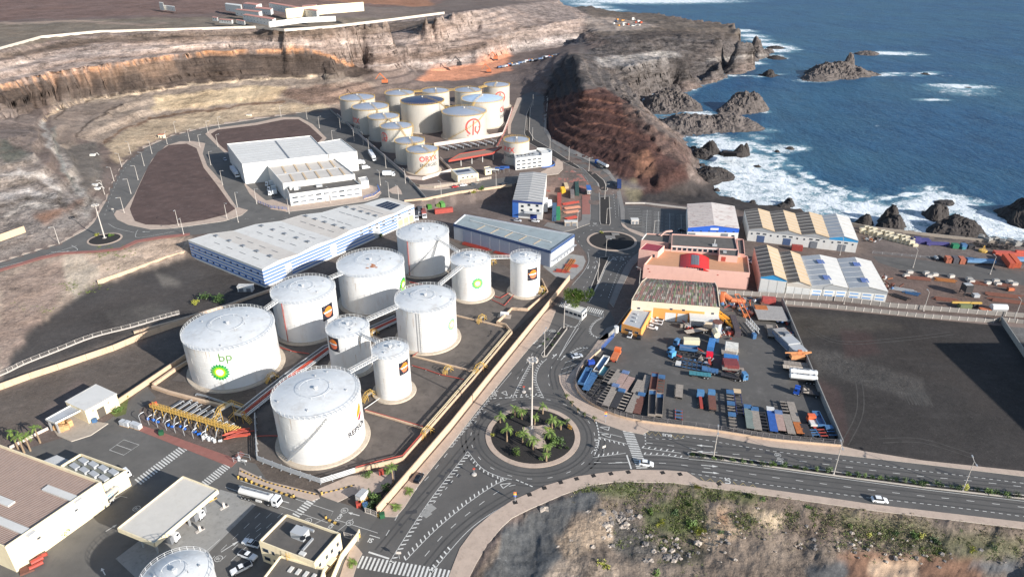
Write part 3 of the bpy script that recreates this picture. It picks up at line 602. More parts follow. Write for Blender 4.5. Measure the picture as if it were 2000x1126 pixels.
def slab(name,pts,m,h=.13,z=0.0,base=0.0,kerb=True):
    w=W(pts,z) if not isinstance(pts[0],Vector) else pts
    mb=MB();mb.prism([(p.x,p.y) for p in w],z+base-.05,z+base+h,m,M_KERB if kerb else m)
    o=mb.build(name,m);o['kind']='structure';return o
def strip(mb,pts,w,dz,m=None,off=0.0,drape=False):
    n=len(pts);L_=[];R_=[]
    for i in range(n):
        a=pts[max(i-1,0)];b=pts[min(i+1,n-1)];d=Vector((b.x-a.x,b.y-a.y,0))
        if d.length<1e-6:d=Vector((1,0,0))
        d.normalize();q=Vector((-d.y,d.x,0))
        for s_,lst in((1,L_),(-1,R_)):
            p=pts[i]+q*(off+s_*w/2);z=T(p.x,p.y) if drape else p.z;lst.append((p.x,p.y,z+dz))
    for i in range(n-1):mb.face([R_[i],R_[i+1],L_[i+1],L_[i]],m)
def resample(pts,step):
    out=[pts[0].copy()];acc=0
    for a,b in zip(pts,pts[1:]):
        L_=(b-a).length
        if L_<1e-6:continue
        t=step-acc
        while t<L_:out.append(a+(b-a)*(t/L_));t+=step
        acc=(acc+L_)%step
    return out
def dashes(mb,pts,dash=2.0,gap=3.0,w=.16,dz=.045,m=None,drape=False):
    if gap<=0:strip(mb,pts,w,dz,m,drape=drape);return
    r=resample(pts,.5);per=dash+gap;k=max(1,int(dash/.5));step=max(k+1,int(per/.5));i=0
    while i+k<len(r):strip(mb,[r[i],r[i+k//2],r[i+k]] if k>2 else[r[i],r[i+k]],w,dz,m,drape=drape);i+=step
def teeth(mb,pts,length=1.6,step=1.7,w=.42,ang=55,side=1,dz=.045):
    r=resample(pts,step)
    for a,b in zip(r,r[1:]):
        d=(b-a).normalized();q=d.copy();q.rotate(Matrix.Rotation(math.radians(ang*side),3,'Z'))
        e=a+q*length;h=d*(w/2)
        mb.face([(a-h)[:2]+(a.z+dz,) if False else(a.x-h.x,a.y-h.y,a.z+dz),(a.x+h.x,a.y+h.y,a.z+dz),(e.x+h.x,e.y+h.y,a.z+dz),(e.x-h.x,e.y-h.y,a.z+dz)])
def zebra(mb,a,b,width,n,dz=.045,fill=.5):
    a=Vector(a);b=Vector(b);wv=Vector(width);st=(b-a)/n
    for i in range(n):
        p=a+st*i;q=p+st*fill
        mb.face([(p.x,p.y,p.z+dz),(q.x,q.y,q.z+dz),(q.x+wv.x,q.y+wv.y,q.z+dz),(p.x+wv.x,p.y+wv.y,p.z+dz)])
def arrow(mb,p,d,L=4.0,dz=.045,turn=0):
    d=Vector(d).normalized();q=Vector((-d.y,d.x,0));p=Vector(p)
    def P_(u,v):return(p.x+d.x*u+q.x*v,p.y+d.y*u+q.y*v,p.z+dz)
    mb.face([P_(-L/2,-.12),P_(L*.15,-.12),P_(L*.15,.12),P_(-L/2,.12)]);mb.face([P_(L*.15,-.45),P_(L/2,0),P_(L*.15,.45)])
    if turn:mb.face([P_(-.4,.12*turn),P_(.1,.12*turn),P_(.9,1.0*turn),P_(.4,1.0*turn)])
def tri_mark(mb,p,d,L=3.0,dz=.045):
    d=Vector(d).normalized();q=Vector((-d.y,d.x,0));p=Vector(p);c=[p+d*L*.55,p-d*L*.45+q*.9,p-d*L*.45-q*.9]
    for i in range(3):strip(mb,[c[i],c[(i+1)%3]],.22,dz)
def flat_text(mb,txt,p,d,size=2.0,dz=.045,sy=1.0):
    vs,fs=text_mesh(txt,size,.02);d=Vector(d).normalized();q=Vector((-d.y,d.x,0));p=Vector(p)
    mb.quads([(p.x+d.x*x+q.x*y*sy,p.y+d.y*x+q.y*y*sy,p.z+dz) for x,y in vs],fs)
def ring_sign(mb,p,txt,d,r=1.3):
    mb.lathe((p.x,p.y,p.z+.045),[(r,0),(r*.86,0)],28);flat_text(mb,txt,p,d,r*1.05)
# --- sheets
sheet('road',[(400,1500),(738,1008),(880,842),(1029,655),(1062,612),(1094,588),(1118,554),(1142,526),(1148,508),(1144,494),(1122,466),(1101,453),(1120,449),(1140,441),(1152,437),(1153,425),
    (1213,425),(1214,433),(1226,445),(1260,457),(1262,470),(1248,492),(1236,501),(1222,518),(1202,559),(1186,597),(1200,625),(1205,640),(1200,656),(1173,684),(1150,705),(1112,731),(1091,733),(1093,747),
    (1109,779),(1136,805),(1168,824),(1218,841),(1256,848),(1268,840),(1398,851),(1500,871),(1645,888),(1804,906),(2000,930),(3200,1080),(3200,1200),(2000,1019),(1702,984),(1601,969),
    (1500,955),(1482,952),(1368,938),(1341,921),(1304,918),(1236,917),(1189,921),(1125,930),(1064,948),(1034,962),(1000,977),(960,1003),(925,1033),(898,1070),(876,1126),(760,1500)],M_ASPH2,.02)
sheet('depot_yard',[(-900,1700),(-150,1000),(40,880),(110,858),(165,845),(215,818),(240,795),(285,752),(305,775),(272,800),(272,830),(455,893),(500,905),(520,935),(600,962),(680,985),(738,1008),(400,1500)],M_ASPH,.015)
sheet('truck_yard',[(1198,655),(1173,684),(1133,723),(1124,747),(1130,768),(1154,789),(1200,811),(1253,824),(1358,837),(1450,851),(1500,859),(1643,871),(1525,590),(1390,570),(1250,600),(1205,640)],M_YARD,.012)
sheet('parking_lot',[(1212,402),(1240,400),(1340,413),(1345,462),(1262,459),(1226,446),(1213,431)],M_ASPH2,.012)
sheet('coast_road',[(1020,190),(998,243),(997,262),(1030,285),(1083,300),(1098,318),(1100,332),(1090,341),(1117,338),(1136,345),(1150,361),(1153,379),(1153,425),
    (1213,425),(1212,400),(1206,370),(1201,354),(1188,338),(1162,321),(1111,301),(1074,281),(1062,260),(1062,236),(1066,194),(1047,180)],M_ASPH2,.06,z=3.0,drape=True)
sheet('upper_road',[(-1300,800),(0,512),(118,475),(169,448),(184,434),(209,389),(216,364),(236,327),(256,306),(280,290),(337,265),(405,248),(500,233),(601,218),(645,215),(668,232),(790,333),(800,352),(806,362),
    (870,366),(950,352),(995,345),(1040,338),(1010,358),(894,376),(832,390),(800,396),(763,400),(560,442),(371,459),(314,466),(270,473),(236,488),(186,493),(125,496.5),(84,505),(0,530),(-1300,1000)],M_ASPH,.02,z=P5)
sheet('quay_road',[(1704,500),(1760,503),(2000,530),(3000,640),(3000,690),(2000,557),(1760,527),(1715,512)],M_YARD,.02)
sheet('service_track',[(1530,590),(1600,592),(2000,628),(3000,740),(3000,756),(2000,640),(1600,602),(1530,597)],mat('compacted_earth',C(128,112,104),.9,.15,.3),.015)
sheet('building_apron',[(1118,496),(1140,500),(1144,510),(1138,525),(1118,545),(1085,540),(1060,520),(1090,500)],M_CONCG,.03)
sheet('pump_apron',[(226,1090),(258,1066),(330,1010),(430,955),(475,968),(500,985),(400,1086),(392,1090),(300,1160)],M_CONCG,.03)
sheet('tank_farm_ground',[(505,902),(500,760),(335,742),(365,715),(545,600),(640,545),(790,470),(880,470),(960,505),(1060,560),(1066,590),(1000,650),(960,715),(850,838),(690,935)],mat('oiled_gravel',C(100,92,86),.95,.28,.15,stain=C(70,64,60),stain_amt=.7,bump=.3),.01)
# --- pavements
pv=[(738,1008),(880,844),(1029,657),(1062,614),(1076,602),(1086,606),(1072,640),(1040,672),(997,723),(933,800),(880,869),(845,912),(814,952),(790,990),(773,1009),(745,1008)]
slab('pavement',pv,M_PAVE)
slab('pavement',[(640,1200),(672,1100),(690,1060),(700,1070),(708,1080),(700,1095),(690,1126),(660,1200)],M_PAVE)
slab('pavement',[(1200,656),(1173,684),(1133,723),(1124,747),(1130,768),(1154,789),(1200,811),(1253,824),(1358,837),(1450,851),(1500,859),(1645,871),(1689,881),(1804,899),(2000,920),(3200,1065),
    (3200,1080),(2000,930),(1804,906),(1645,888),(1500,871),(1398,851),(1268,840),(1256,848),(1218,841),(1168,824),(1136,805),(1109,779),(1093,747),(1091,733),(1112,731),(1150,690),(1168,664),(1185,650)],M_PAVE)
slab('pavement',[(760,1500),(876,1126),(898,1070),(925,1033),(960,1003),(1000,977),(1034,962),(1064,948),(1125,930),(1189,921),(1236,917),(1304,918),(1341,921),(1368,938),(1482,952),(1500,955),(1601,969),(1702,984),(2000,1019),(3200,1200),
    (3200,1222),(2000,1032),(1702,996),(1500,967),(1371,950),(1314,942),(1202,940),(1152,948),(1101,965),(1034,994),(1000,1011),(979,1030),(952,1063),(930,1100),(915,1130),(850,1500)],M_PAVE)
slab('pavement',[(1062,441),(1101,453),(1120,449),(1140,441),(1152,437),(1153,412),(1137,412),(1136,430),(1118,442),(1070,434)],M_PAVEG)
sheet('brick_pavement',[(1137,414),(1153,414),(1153,379),(1150,361),(1136,345),(1117,338),(1080,345),(1072,352),(1110,350),(1128,360),(1137,376)],M_BRICKP,.14,z=1.5,drape=True)
slab('pavement',[(1214,433),(1226,445),(1260,457),(1275,462),(1262,470),(1254,462),(1230,452),(1216,442),(1212,434)],M_PAVE)
sheet('pavement',[(1201,354),(1206,370),(1212,400),(1213,425),(1221,428),(1221,400),(1213,368),(1208,352),(1192,334),(1166,317),(1114,297),(1078,278),(1067,258),(1067,236),(1071,196),(1066,194),(1062,236),(1062,260),(1074,281),(1111,301),(1162,321),(1188,338)],M_PAVEG,.16,z=3,drape=True)
sheet('pavement',[(1020,190),(998,243),(997,262),(992,262),(991,243),(1010,192)],M_PAVE,.16,z=5,drape=True)
slab('pavement',[(1248,492),(1236,501),(1222,518),(1202,559),(1190,590),(1198,600),(1215,560),(1236,520),(1250,505)],M_PAVEG)
slab('pavement',[(1168,664),(1185,640),(1205,633),(1212,640),(1200,656),(1188,660),(1178,664)],M_PAVEG)
# plateau
slab('pavement',[(222.7,419),(229,429),(250,439),(293.5,448),(337,446),(438.6,432),(472,420.6),(484,410.5),(462,404),(438.6,370),(432,354),(405,324),(396,300),(401,280),(376,276),(351,276.6),(324,285),(297,312),(280,344),(263,380),(249,400),(243,408),(228,411)],M_PAVE,z=P5)
sheet('gravel_lot',[(258,420),(254,408),(268,372),(290,325),(308,298),(330,284),(365,281),(384,290),(398,328),(426,364),(450,398),(460,408),(440,420),(400,430),(330,440),(285,439),(264,432)],mat('red_cinder',C(86,68,63),.95,.3,.12,stain=C(108,92,88),stain_amt=.7,bump=.6,bscale=1.5),.2,z=P5)
slab('pavement',[(401,262),(410,254),(432,249),(500,240),(550,229),(584,229),(611,243),(638,270),(620,290),(440,300),(424,285)],M_PAVE,z=P5)
sheet('gravel_lot',[(412,262),(425,254),(500,245),(555,234),(583,233.5),(604,246),(630,270),(610,290),(445,297),(430,284)],MATS['red_cinder'],.2,z=P5)
slab('pavement',[(-1300,790),(0,505),(118,469),(164,446),(178,432),(203,389),(211,364),(231,325),(252,303),(278,286),(337,261),(405,244),(500,229),(601,214),(601,218),(500,233),(405,248),(337,265),(280,290),(256,306),(236,327),(216,364),(209,389),(184,434),(169,448),(118,475),(0,512),(-1300,800)],M_PAVE,z=P5)
slab('brick_pavement',[(-1300,1000),(0,530),(84,505),(125,496.5),(186,493),(236,488),(270,473),(314,466),(371,459),(371,455),(314,461),(265,469),(234,484),(186,489),(125,492),(82,500),(0,525),(-1300,985)],M_BRICKP,z=P5,kerb=False)
slab('pavement',[(474,354),(487,378),(505,397),(528,408),(560,414),(620,407),(716,393),(738,386),(745,377),(738,366),(716,360),(700,362),(570,384),(520,392),(482,362)],M_PAVE,z=P5)
slab('pavement',[(776,362),(783,372),(786,380),(766,378),(757,372)],M_PAVE,z=P5)
slab('pavement',[(803,360),(818,370),(850,372),(900,364),(940,356),(880,356),(826,361)],M_PAVE,z=P5)
slab('pavement',[(1085,309),(1099,318),(1100,331),(1090,341),(1040,347),(1030,342),(1040,332),(1084,326)],M_PAVE,z=P5-.6,base=.3)
# depot pavements
slab('brick_pavement',[(272,828),(455,893),(470,880),(478,886),(452,912),(265,838)],M_BRICKP,.1,kerb=False)
slab('pavement',[(468,912),(520,938),(620,963),(625,972),(610,978),(520,952),(466,926)],M_PAVE,.14)
slab('pavement',[(620,955),(680,930),(770,915),(772,935),(738,975),(690,965),(660,980),(628,968)],M_PAVE,.12)
slab('planting_bed',[(704,970),(745,960),(768,945),(735,985),(738,1006),(712,1000)],mat('dark_soil',C(52,46,42),.95,.2,.5),.18)
slab('loading_dock',[(97,828),(150,800),(178,822),(212,827),(178,850),(140,862),(112,850)],M_CONC,.25)
sheet('grass_verge',[(208,800),(240,770),(252,775),(246,808),(226,814)],mat('weedy_grass',C(96,104,58),.95,.35,.6,stain=C(120,110,84),stain_amt=.8),.03)
# --- roundabouts
def roundabout(xl,xr,yb,yf,z,kerbw,soil):
    c,r=circ(xl,xr,yb,yf,z);mb=MB()
    mb.lathe((c.x,c.y,z),[(r,-.05),(r,.16),(r-kerbw,.2),(r-kerbw,.1)],72,M_PAVE);o=mb.build('roundabout_kerb',M_PAVE,smooth=True);o['kind']='structure'
    mb=MB();mb.lathe((c.x,c.y,z),[(r-kerbw+.02,.15),(r*.5,.45),(.01,.6)],60,soil);o=mb.build('roundabout_island',soil,smooth=True);o['kind']='structure'
    return c,r
M_LAVA=mat('black_volcanic_gravel',C(44,41,40),.95,.25,1.2,bump=.4)
RC,RR=roundabout(948.8,1132.4,792.7,913.7,0,1.7,M_LAVA)
FC,FR=roundabout(1145.1,1244.2,451.9,490,0,1.3,M_LAVA)
LC,LR=roundabout(170.5,239.5,456.5,478,P5,.9,M_LAVA)
# paved cross at the foot of the mast
mb=MB();c=G(1050,842,0)
for a,b,s in((1035,838,(4.5,3)),(1058,838,(6,4)),(1052,862,(4,5.5)),(1046,850,(5,4.5))):
    p=G(a,b,.55);mb.box((p.x,p.y,.45),(s[0],s[1],.18+random.random()*.05),rz=.25)
o=mb.build('paved_plinth',M_PAVE);o['kind']='structure'
mb=MB()
for a,b,s in((1202,457,(4,3)),(1192,463,(5,4)),):
    p=G(a,b,.5);mb.box((p.x,p.y,.45),(s[0],s[1],.2),M_PAVEG)
o=mb.build('paved_plinth',M_PAVEG);o['kind']='structure'
# --- medians
def median(pts,z=0.0,drape=False,soil=M_LAVA,kw=.35):
    if drape:sheet('median_kerb',pts,M_KERB,.2,z=z,drape=True)
    else:slab('median_kerb',pts,M_KERB,.16,z=z)
    w=[G(p[0],p[1],z) for p in pts];c=sum(w,Vector())/len(w)
    # inset
    n=len(w);ins=[];area=sum(w[i].x*w[(i+1)%n].y-w[(i+1)%n].x*w[i].y for i in range(n));sg=1 if area>0 else-1
    for i in range(n):
        a=w[i-1];b=w[i];d=w[(i+1)%n];e1=(b-a).normalized();e2=(d-b).normalized();q1=Vector((-e1.y,e1.x,0));q2=Vector((-e2.y,e2.x,0))
        q=(q1+q2);q=q/max(q.length,.3);ins.append(b+q*kw*sg*1.2)
    sheet('median_soil',ins,soil,.19 if not drape else .24,z=z,drape=drape)
median([(1342,884),(1352,881),(1500,902),(1645,922),(1804,944),(2000,966),(3200,1105),(3200,1116),(2000,974),(1804,952),(1645,931),(1500,911),(1400,897),(1345,890)])
median([(1056,692),(1060,697),(1068,696),(1108,642),(1108,638),(1096,639)])
median([(1170,503),(1190,501),(1182,520),(1156,583),(1152,586),(1145,582),(1160,545),(1170,518)])
median([(1171,386),(1190,384),(1193,434),(1191,439),(1173,437),(1171,430)],z=.5,drape=True)
median([(1143,335),(1160,336),(1180,350),(1188,366),(1184,369),(1172,368),(1168,356)],z=2.5,drape=True)
median([(1043,190),(1036,215),(1034,258),(1044,274),(1090,300),(1130,322),(1137,328),(1125,326),(1080,308),(1032,280),(1024,262),(1028,225)],z=4.5,drape=True)
# --- markings
MK=MB()
def arc(c,r,a0,a1,n=40):return[Vector((c.x+r*math.cos(math.radians(a0+(a1-a0)*k/n)),c.y+r*math.sin(math.radians(a0+(a1-a0)*k/n)),c.z)) for k in range(n+1)]
dashes(MK,arc(RC,RR+4.6,0,360,90),1.8,4.6)
dashes(MK,arc(FC,FR+4.3,0,360,90),1.8,4.6)
def L(pts,sm=True,z=0.0,n=5):return smooth(W(pts,z),n) if sm else W(pts,z)
# south-west branch
dashes(MK,L([(754,1045),(800,970),(850,915),(915,830),(940,800)]),2,3.5)
s1=L([(760,1098),(800,1035),(850,962),(914,881)]);dashes(MK,s1,gap=0);teeth(MK,s1,1.5,1.5,.4,60,-1)
s2=L([(793,1093),(850,1035),(910,985),(960,950),(992,934)]);dashes(MK,s2,gap=0);teeth(MK,s2,1.5,1.6,.4,60,1)
s3=L([(914,881),(940,912),(970,928),(1000,936)]);dashes(MK,s3,gap=0);teeth(MK,s3,1.2,1.6,.4,60,-1)
dashes(MK,L([(830,1085),(870,1040),(930,990),(990,950),(1040,945)]),2,3.5)
s4=L([(844,1117),(870,1085),(910,1040),(950,1008),(1010,972)]);dashes(MK,s4,gap=0);teeth(MK,s4[:-12],1.3,1.6,.4,70,1)
dashes(MK,L([(1008,936),(1046,952)]),1,.8,.3)
zebra(MK,G(697,1108),G(876,1138),G(708,1096)-G(697,1120),22)
dashes(MK,L([(720,1077),(760,1090)],0),gap=0,w=.5);dashes(MK,L([(742,1050),(722,1044)],0),gap=0,w=.2)
tri_mark(MK,G(988,946),(1,.5,0))
dashes(MK,L([(895,925),(840,990),(810,1025)]),1.4,2,.2);dashes(MK,L([(880,869),(935,803),(999,727)],0),gap=0,w=.14)
teeth(MK,W([(876,872),(960,770),(972,757)]),1.3,1.6,.35,60,-1)
for q in((824,998),(842,994),(836,1010),(853,989)):
    pass
# north branch
s5=L([(1001,776),(1016,745),(1034,712),(1046,696)]);dashes(MK,s5,gap=0);teeth(MK,s5,1.2,1.5,.35,60,-1)
s6=L([(1062,776),(1050,752),(1047,735),(1054,715),(1068,700)]);dashes(MK,s6,gap=0);teeth(MK,s6,1.2,1.5,.35,60,1)
dashes(MK,L([(993,776),(1030,774),(1060,772)]),1.2,.8,.35);teeth(MK,W([(998,774),(1062,771)]),1.2,1.7,.35,70,1)
dashes(MK,L([(952,778),(992,776)],0),1.2,.8,.35)
for q in((966,769),(987,768)):tri_mark(MK,G(*q),(.6,-1,0),2.6)
dashes(MK,L([(1010,740),(1040,690),(1075,650)]),1.8,4);dashes(MK,L([(1130,640),(1090,700),(1088,702)],0),gap=0);dashes(MK,L([(1078,715),(1070,740),(1080,768)]),1.8,4)
dashes(MK,L([(960,770),(1010,700),(1060,640)]),1.2,1.2,.2);dashes(MK,L([(1140,614),(1112,660),(1090,700)]),gap=0,w=.18)
for q in((1045,668),(1057,673)):arrow(MK,G(*q),(-.75,-1,0),4)
for q,t in(((1100,698),0),((1083,695),1)):arrow(MK,G(*q),(.6,1,0),4,turn=t)
ring_sign(MK,G(1065,644),'40',(1,.1,0),1.2);ring_sign(MK,G(1079,646),'40',(1,.1,0),1.2)
# car bays beside the yard wall
bay=L([(1148,680),(1130,681),(1112,692)]);dashes(MK,bay,gap=0);teeth(MK,bay,.9,1.2,.35,60,-1)
for a,b in(((1112,692),(1140,683)),((1103,708),(1134,697)),((1096,721),(1130,709)),((1091,732),(1120,722))):dashes(MK,W([a,b]),gap=0)
bay2=L([(1176,621),(1162,630),(1154,644),(1160,655),(1177,660)]);dashes(MK,bay2,gap=0);teeth(MK,bay2,1,1.3,.35,60,-1)
e1=L([(1134,622),(1128,633),(1121,638),(1103,632)]);dashes(MK,e1,gap=0);teeth(MK,e1,1,1.4,.35,60,1)
zebra(MK,G(1148,598),G(1181,607),G(1146,601)-G(1151,593),9);zebra(MK,G(1097,590),G(1112,594),G(1094,593)-G(1099,585),5)
# link road to far roundabout
dashes(MK,L([(1196,505),(1184,520),(1172,548),(1150,590)]),gap=0,w=.2);dashes(MK,L([(1232,506),(1214,520),(1202,545),(1187,585)]),1.4,1.4,.2)
dashes(MK,L([(1212,508),(1196,530),(1170,585)]),1.8,4);dashes(MK,L([(1196,502),(1236,501)],0),1.2,.8,.35)
for q in((1201,506),(1216,506)):tri_mark(MK,G(*q),(.4,-1,0),2.6)
dashes(MK,L([(1163,502),(1150,545),(1125,580)]),1.8,4);dashes(MK,L([(1148,492),(1150,510),(1140,530),(1118,556)]),gap=0,w=.14)
for q in((1149,522),(1162,522)):arrow(MK,G(*q),(-.3,-1,0),3.5)
dashes(MK,L([(1150,441),(1172,440)],0),1.2,.8,.3);tri_mark(MK,G(1162,437),(0,-1,0),2.4)
arrow(MK,G(1162,423),(0,-1,0),4);arrow(MK,G(1202,424),(0,1,0),4)
# east branch
s7=L([(1164,823),(1169,843),(1169,865),(1159,893)]);dashes(MK,s7,1,.8,.35)
s8=W([(1159,893),(1222,884)]);dashes(MK,s8,gap=0);teeth(MK,s8,1.3,1.5,.4,60,1)
s9=W([(1171,853),(1200,860),(1230,868)]);dashes(MK,s9,gap=0);teeth(MK,s9,1.2,1.5,.4,60,-1)
teeth(MK,L([(1169,858),(1170,870),(1162,888)]),1.1,1.3,.35,80,-1)
dashes(MK,L([(1170,843),(1195,848),(1215,853)]),gap=0)
for q in((1181,835),(1184,849)):tri_mark(MK,G(*q),(-1,.3,0),3)
zebra(MK,G(1216,841),G(1244,916),G(1240,842)-G(1220,843),22);zebra(MK,G(1222,841),G(1222,841.1),Vector((.01,0,0)),1)
s10=L([(1254,874),(1290,879),(1330,884)]);dashes(MK,s10,gap=0);teeth(MK,s10,1.2,1.8,.4,60,1)
s11=L([(1258,887),(1300,889),(1335,894),(1345,893)]);dashes(MK,s11,gap=0);teeth(MK,s11[:-3],1.2,1.8,.4,60,1)
dashes(MK,W([(1260,847),(1261,872)]),.9,.6,.4);dashes(MK,W([(1224,888),(1233,915)]),gap=0,w=.45)
dashes(MK,L([(1340,852),(1398,862),(1500,879),(1645,898),(1804,919),(2000,943),(3200,1092)]),1.2,1.2,.18)
dashes(MK,L([(1262,864),(1330,872),(1400,883),(1500,892),(1645,910),(1804,930),(2000,950),(3200,1095)]),2,4.5)
dashes(MK,L([(1345,896),(1400,901),(1500,914),(1645,934),(1804,955),(2000,978),(3200,1120)]),gap=0,w=.16)
dashes(MK,L([(1160,902),(1220,902),(1300,904),(1360,911),(1440,921),(1500,930),(1600,943),(1702,956),(1804,968),(2000,990),(3200,1140)]),2,4.5)
dashes(MK,L([(1350,924),(1440,937),(1500,946),(1601,959),(1702,972),(2000,1008),(3200,1180)]),1.2,1.2,.18)
dashes(MK,W([(1188,904),(1228,902)]),gap=0)
for q in((1376,870),(1377,882)):arrow(MK,G(*q),(-1,.15,0),5)
for q in((1386,909),(1388,922)):arrow(MK,G(*q),(1,-.15,0),5)
for q in((1519,888),(1523,900)):ring_sign(MK,G(*q),'60',(-1,.15,0),.95)
flat_text(MK,'BUS',G(1422,941),(.2,1,0),2.2);flat_text(MK,'BUS',G(1303,849),(-.95,.2,0),1.8)
MKY=MB()
zz=[G(1368+i*9.6,931+i*1.45+(8 if i%2 else 0)) for i in range(6)]+[]
strip(MKY,zz,.16,.045);strip(MKY,[G(1432+i*9.6,940+i*1.4+(8 if i%2 else 0)) for i in range(6)],.16,.045)
strip(MKY,[G(1262+i*6,841+i*.7+(7 if i%2 else 0)) for i in range(6)],.16,.045);strip(MKY,[G(1312+i*6,848+i*.5+(7 if i%2 else 0)) for i in range(5)],.16,.045)
dashes(MK,L([(1256,849),(1290,857),(1338,855)]),1,1,.14)
# upper road
dashes(MK,L([(0,522),(60,507),(120,489),(150,480)],z=P5),gap=0,w=.2,dz=.05)
dashes(MK,L([(212,437),(228,446),(262,454)],z=P5),gap=0,w=.15,dz=.05);dashes(MK,L([(140,479),(152,487),(140,491),(100,492)],z=P5),gap=0,w=.2,dz=.05)
dashes(MK,L([(270,449),(266,455),(272,464),(340,452)],z=P5),gap=0,w=.15,dz=.05);arrow(MK,G(285,452.5,P5),(-1,0,0),4,.05);arrow(MK,G(128,491,P5),(1,.2,0),4,.05)
dashes(MK,L([(205,420),(216,385),(240,335),(275,300),(340,272),(420,252),(500,238)],z=P5),2,5,.14,.05)
dashes(MK,L([(340,448),(470,428),(560,425),(720,398)],z=P5),2,5,.14,.05)
# coast road
def LD(pts,z):return smooth(W(pts,z))
dashes(MK,LD([(1203,420),(1200,390),(1196,365)],1.5),1.6,3,.16,.1,drape=True);dashes(MK,LD([(1209,418),(1207,385),(1202,360)],1.5),1,1,.14,.1,drape=True)
dashes(MK,LD([(1128,326),(1143,334),(1167,356),(1171,385)],2.5),gap=0,w=.15,dz=.1,drape=True);dashes(MK,LD([(1153,425),(1153,380),(1146,352),(1128,341)],1.5),1.2,1,.14,.1,drape=True)
dashes(MK,LD([(1100,340),(1120,336),(1140,347)],2.5),gap=0,w=.15,dz=.1,drape=True)
# parking bays
for k in range(4):
    a=G(1264+k*22,410+k*3,0);b=G(1262+k*23,456+k*.6,0);
    for j in range(15):
        p=a+(b-a)*((j+.5)/15);dashes(MK,[p+Vector((-2.6,0,0)),p+Vector((2.6,0,0))],gap=0,w=.12)
    dashes(MK,[a,b],gap=0,w=.12)
for j in range(8):
    p=G(1226+j*1.2,408+j*5);dashes(MK,[p,p+Vector((7,0,0))],gap=0,w=.12)
# depot markings
zebra(MK,G(263,936),G(361,864),(G(268,938)-G(258,930))*1.2,20,fill=.5);zebra(MK,G(394,940),G(452,893),(G(399,942)-G(389,935))*1.2,14)
zebra(MK,G(571,1003),G(610,966),(G(576,1006)-G(564,1000))*1.1,9)
for pl in([(214,878),(242,858),(272,868),(242,888),(214,878)],[(228,868),(257,878)],[(260,930),(262,928)]):dashes(MK,W(pl),gap=0,w=.14)
for pl in([(430,930),(400,950)],[(440,950),(640,1020),(651,998),(470,938)],[(660,1015),(738,1040)],[(655,1040),(690,1012)],[(575,1040),(640,1010)]):dashes(MK,W(pl),gap=0,w=.12)
for q,t in(((521,967),'10'),((673,996),'10'),((683,1020),'10'),((602,1016),'10'),((427,1090),'10'),((267,992),'10')):ring_sign(MK,G(*q),t,(-1,.3,0),1.0)
for q in((503,937),(661,1012),(644,1030)):flat_text(MK,'STOP',G(*q),(.45,1,0),1.5)
flat_text(MK,'SI',G(724,1054),(-1,.3,0),2)
for q in((475,950),(524,946),(554,978),(691,1003)):arrow(MK,G(*q),(-1,.35,0),3.6)
arrow(MK,G(450,1066),(1,1.1,0),5);arrow(MK,G(218,1030),(.8,1.1,0),3);arrow(MK,G(202,1115),(-.6,.6,0),3)
for k in range(3):dashes(MK,L([(408+k*22,1096-k*1),(520+k*22,990)],0),2,2.4,.12)
dashes(MK,W([(392,1085),(430,1052)]),gap=0,w=.12);dashes(MK,W([(510,1030),(470,1060)]),1.5,2,.12)
dashes(MK,W([(193,990),(236,968),(249,971)]),gap=0,w=.12)
TM=MB();M_TYRM=mat('tyre_polished',C(76,74,72),.7,.15,.3)
for pts,sm in(([(1262,857),(1330,863),(1400,873),(1500,882),(1645,901),(1804,922),(2000,944)],1),([(1262,870),(1330,878),(1400,888),(1500,898),(1645,917),(1804,938),(2000,958)],1),([(1150,909),(1236,910),(1304,911),(1370,920),(1500,941),(1601,953),(1702,965),(2000,999)],1),([(1160,896),(1250,896),(1340,900),(1500,922),(1702,946),(2000,981)],1),([(738,1075),(800,1000),(860,930),(930,845)],1),([(830,1110),(880,1050),(940,1000),(1010,958)],1),([(1010,735),(1040,705),(1085,645)],1),([(1085,760),(1080,720),(1110,680),(1140,640)],1)):
    q=L(pts)
    for o_ in(-.85,.85):strip(TM,q,.5,.03,off=o_)
LT_=MB()
for pts in([(1575,640),(1640,668),(1760,662),(1860,650)],[(1650,866),(1680,800),(1670,730),(1620,690)],[(1765,757),(1783,790)],[(1771,757),(1789,790)],[(1778,757),(1797,790)],[(1786,757),(1806,791)],[(1795,758),(1816,792)],[(1720,860),(1800,860),(1900,890)]):
    q=L(pts) if len(pts)>2 else W(pts)
    for o_ in(-1,1):strip(LT_,q,.34,.012,off=o_)
o=LT_.build('tyre_track',mat('lot_track',C(72,69,66),.95,.35,.5));o['kind']='structure'
for r_ in(2.2,3.6,6.2,7.6):strip(TM,arc(RC,RR+r_,0,360,90),.5,.03)
o=TM.build('tyre_track',M_TYRM);o['kind']='structure'
o=MK.build('road_marking',M_LINE);o['kind']='structure';o=MKY.build('road_marking',M_LINEY);o['kind']='structure'
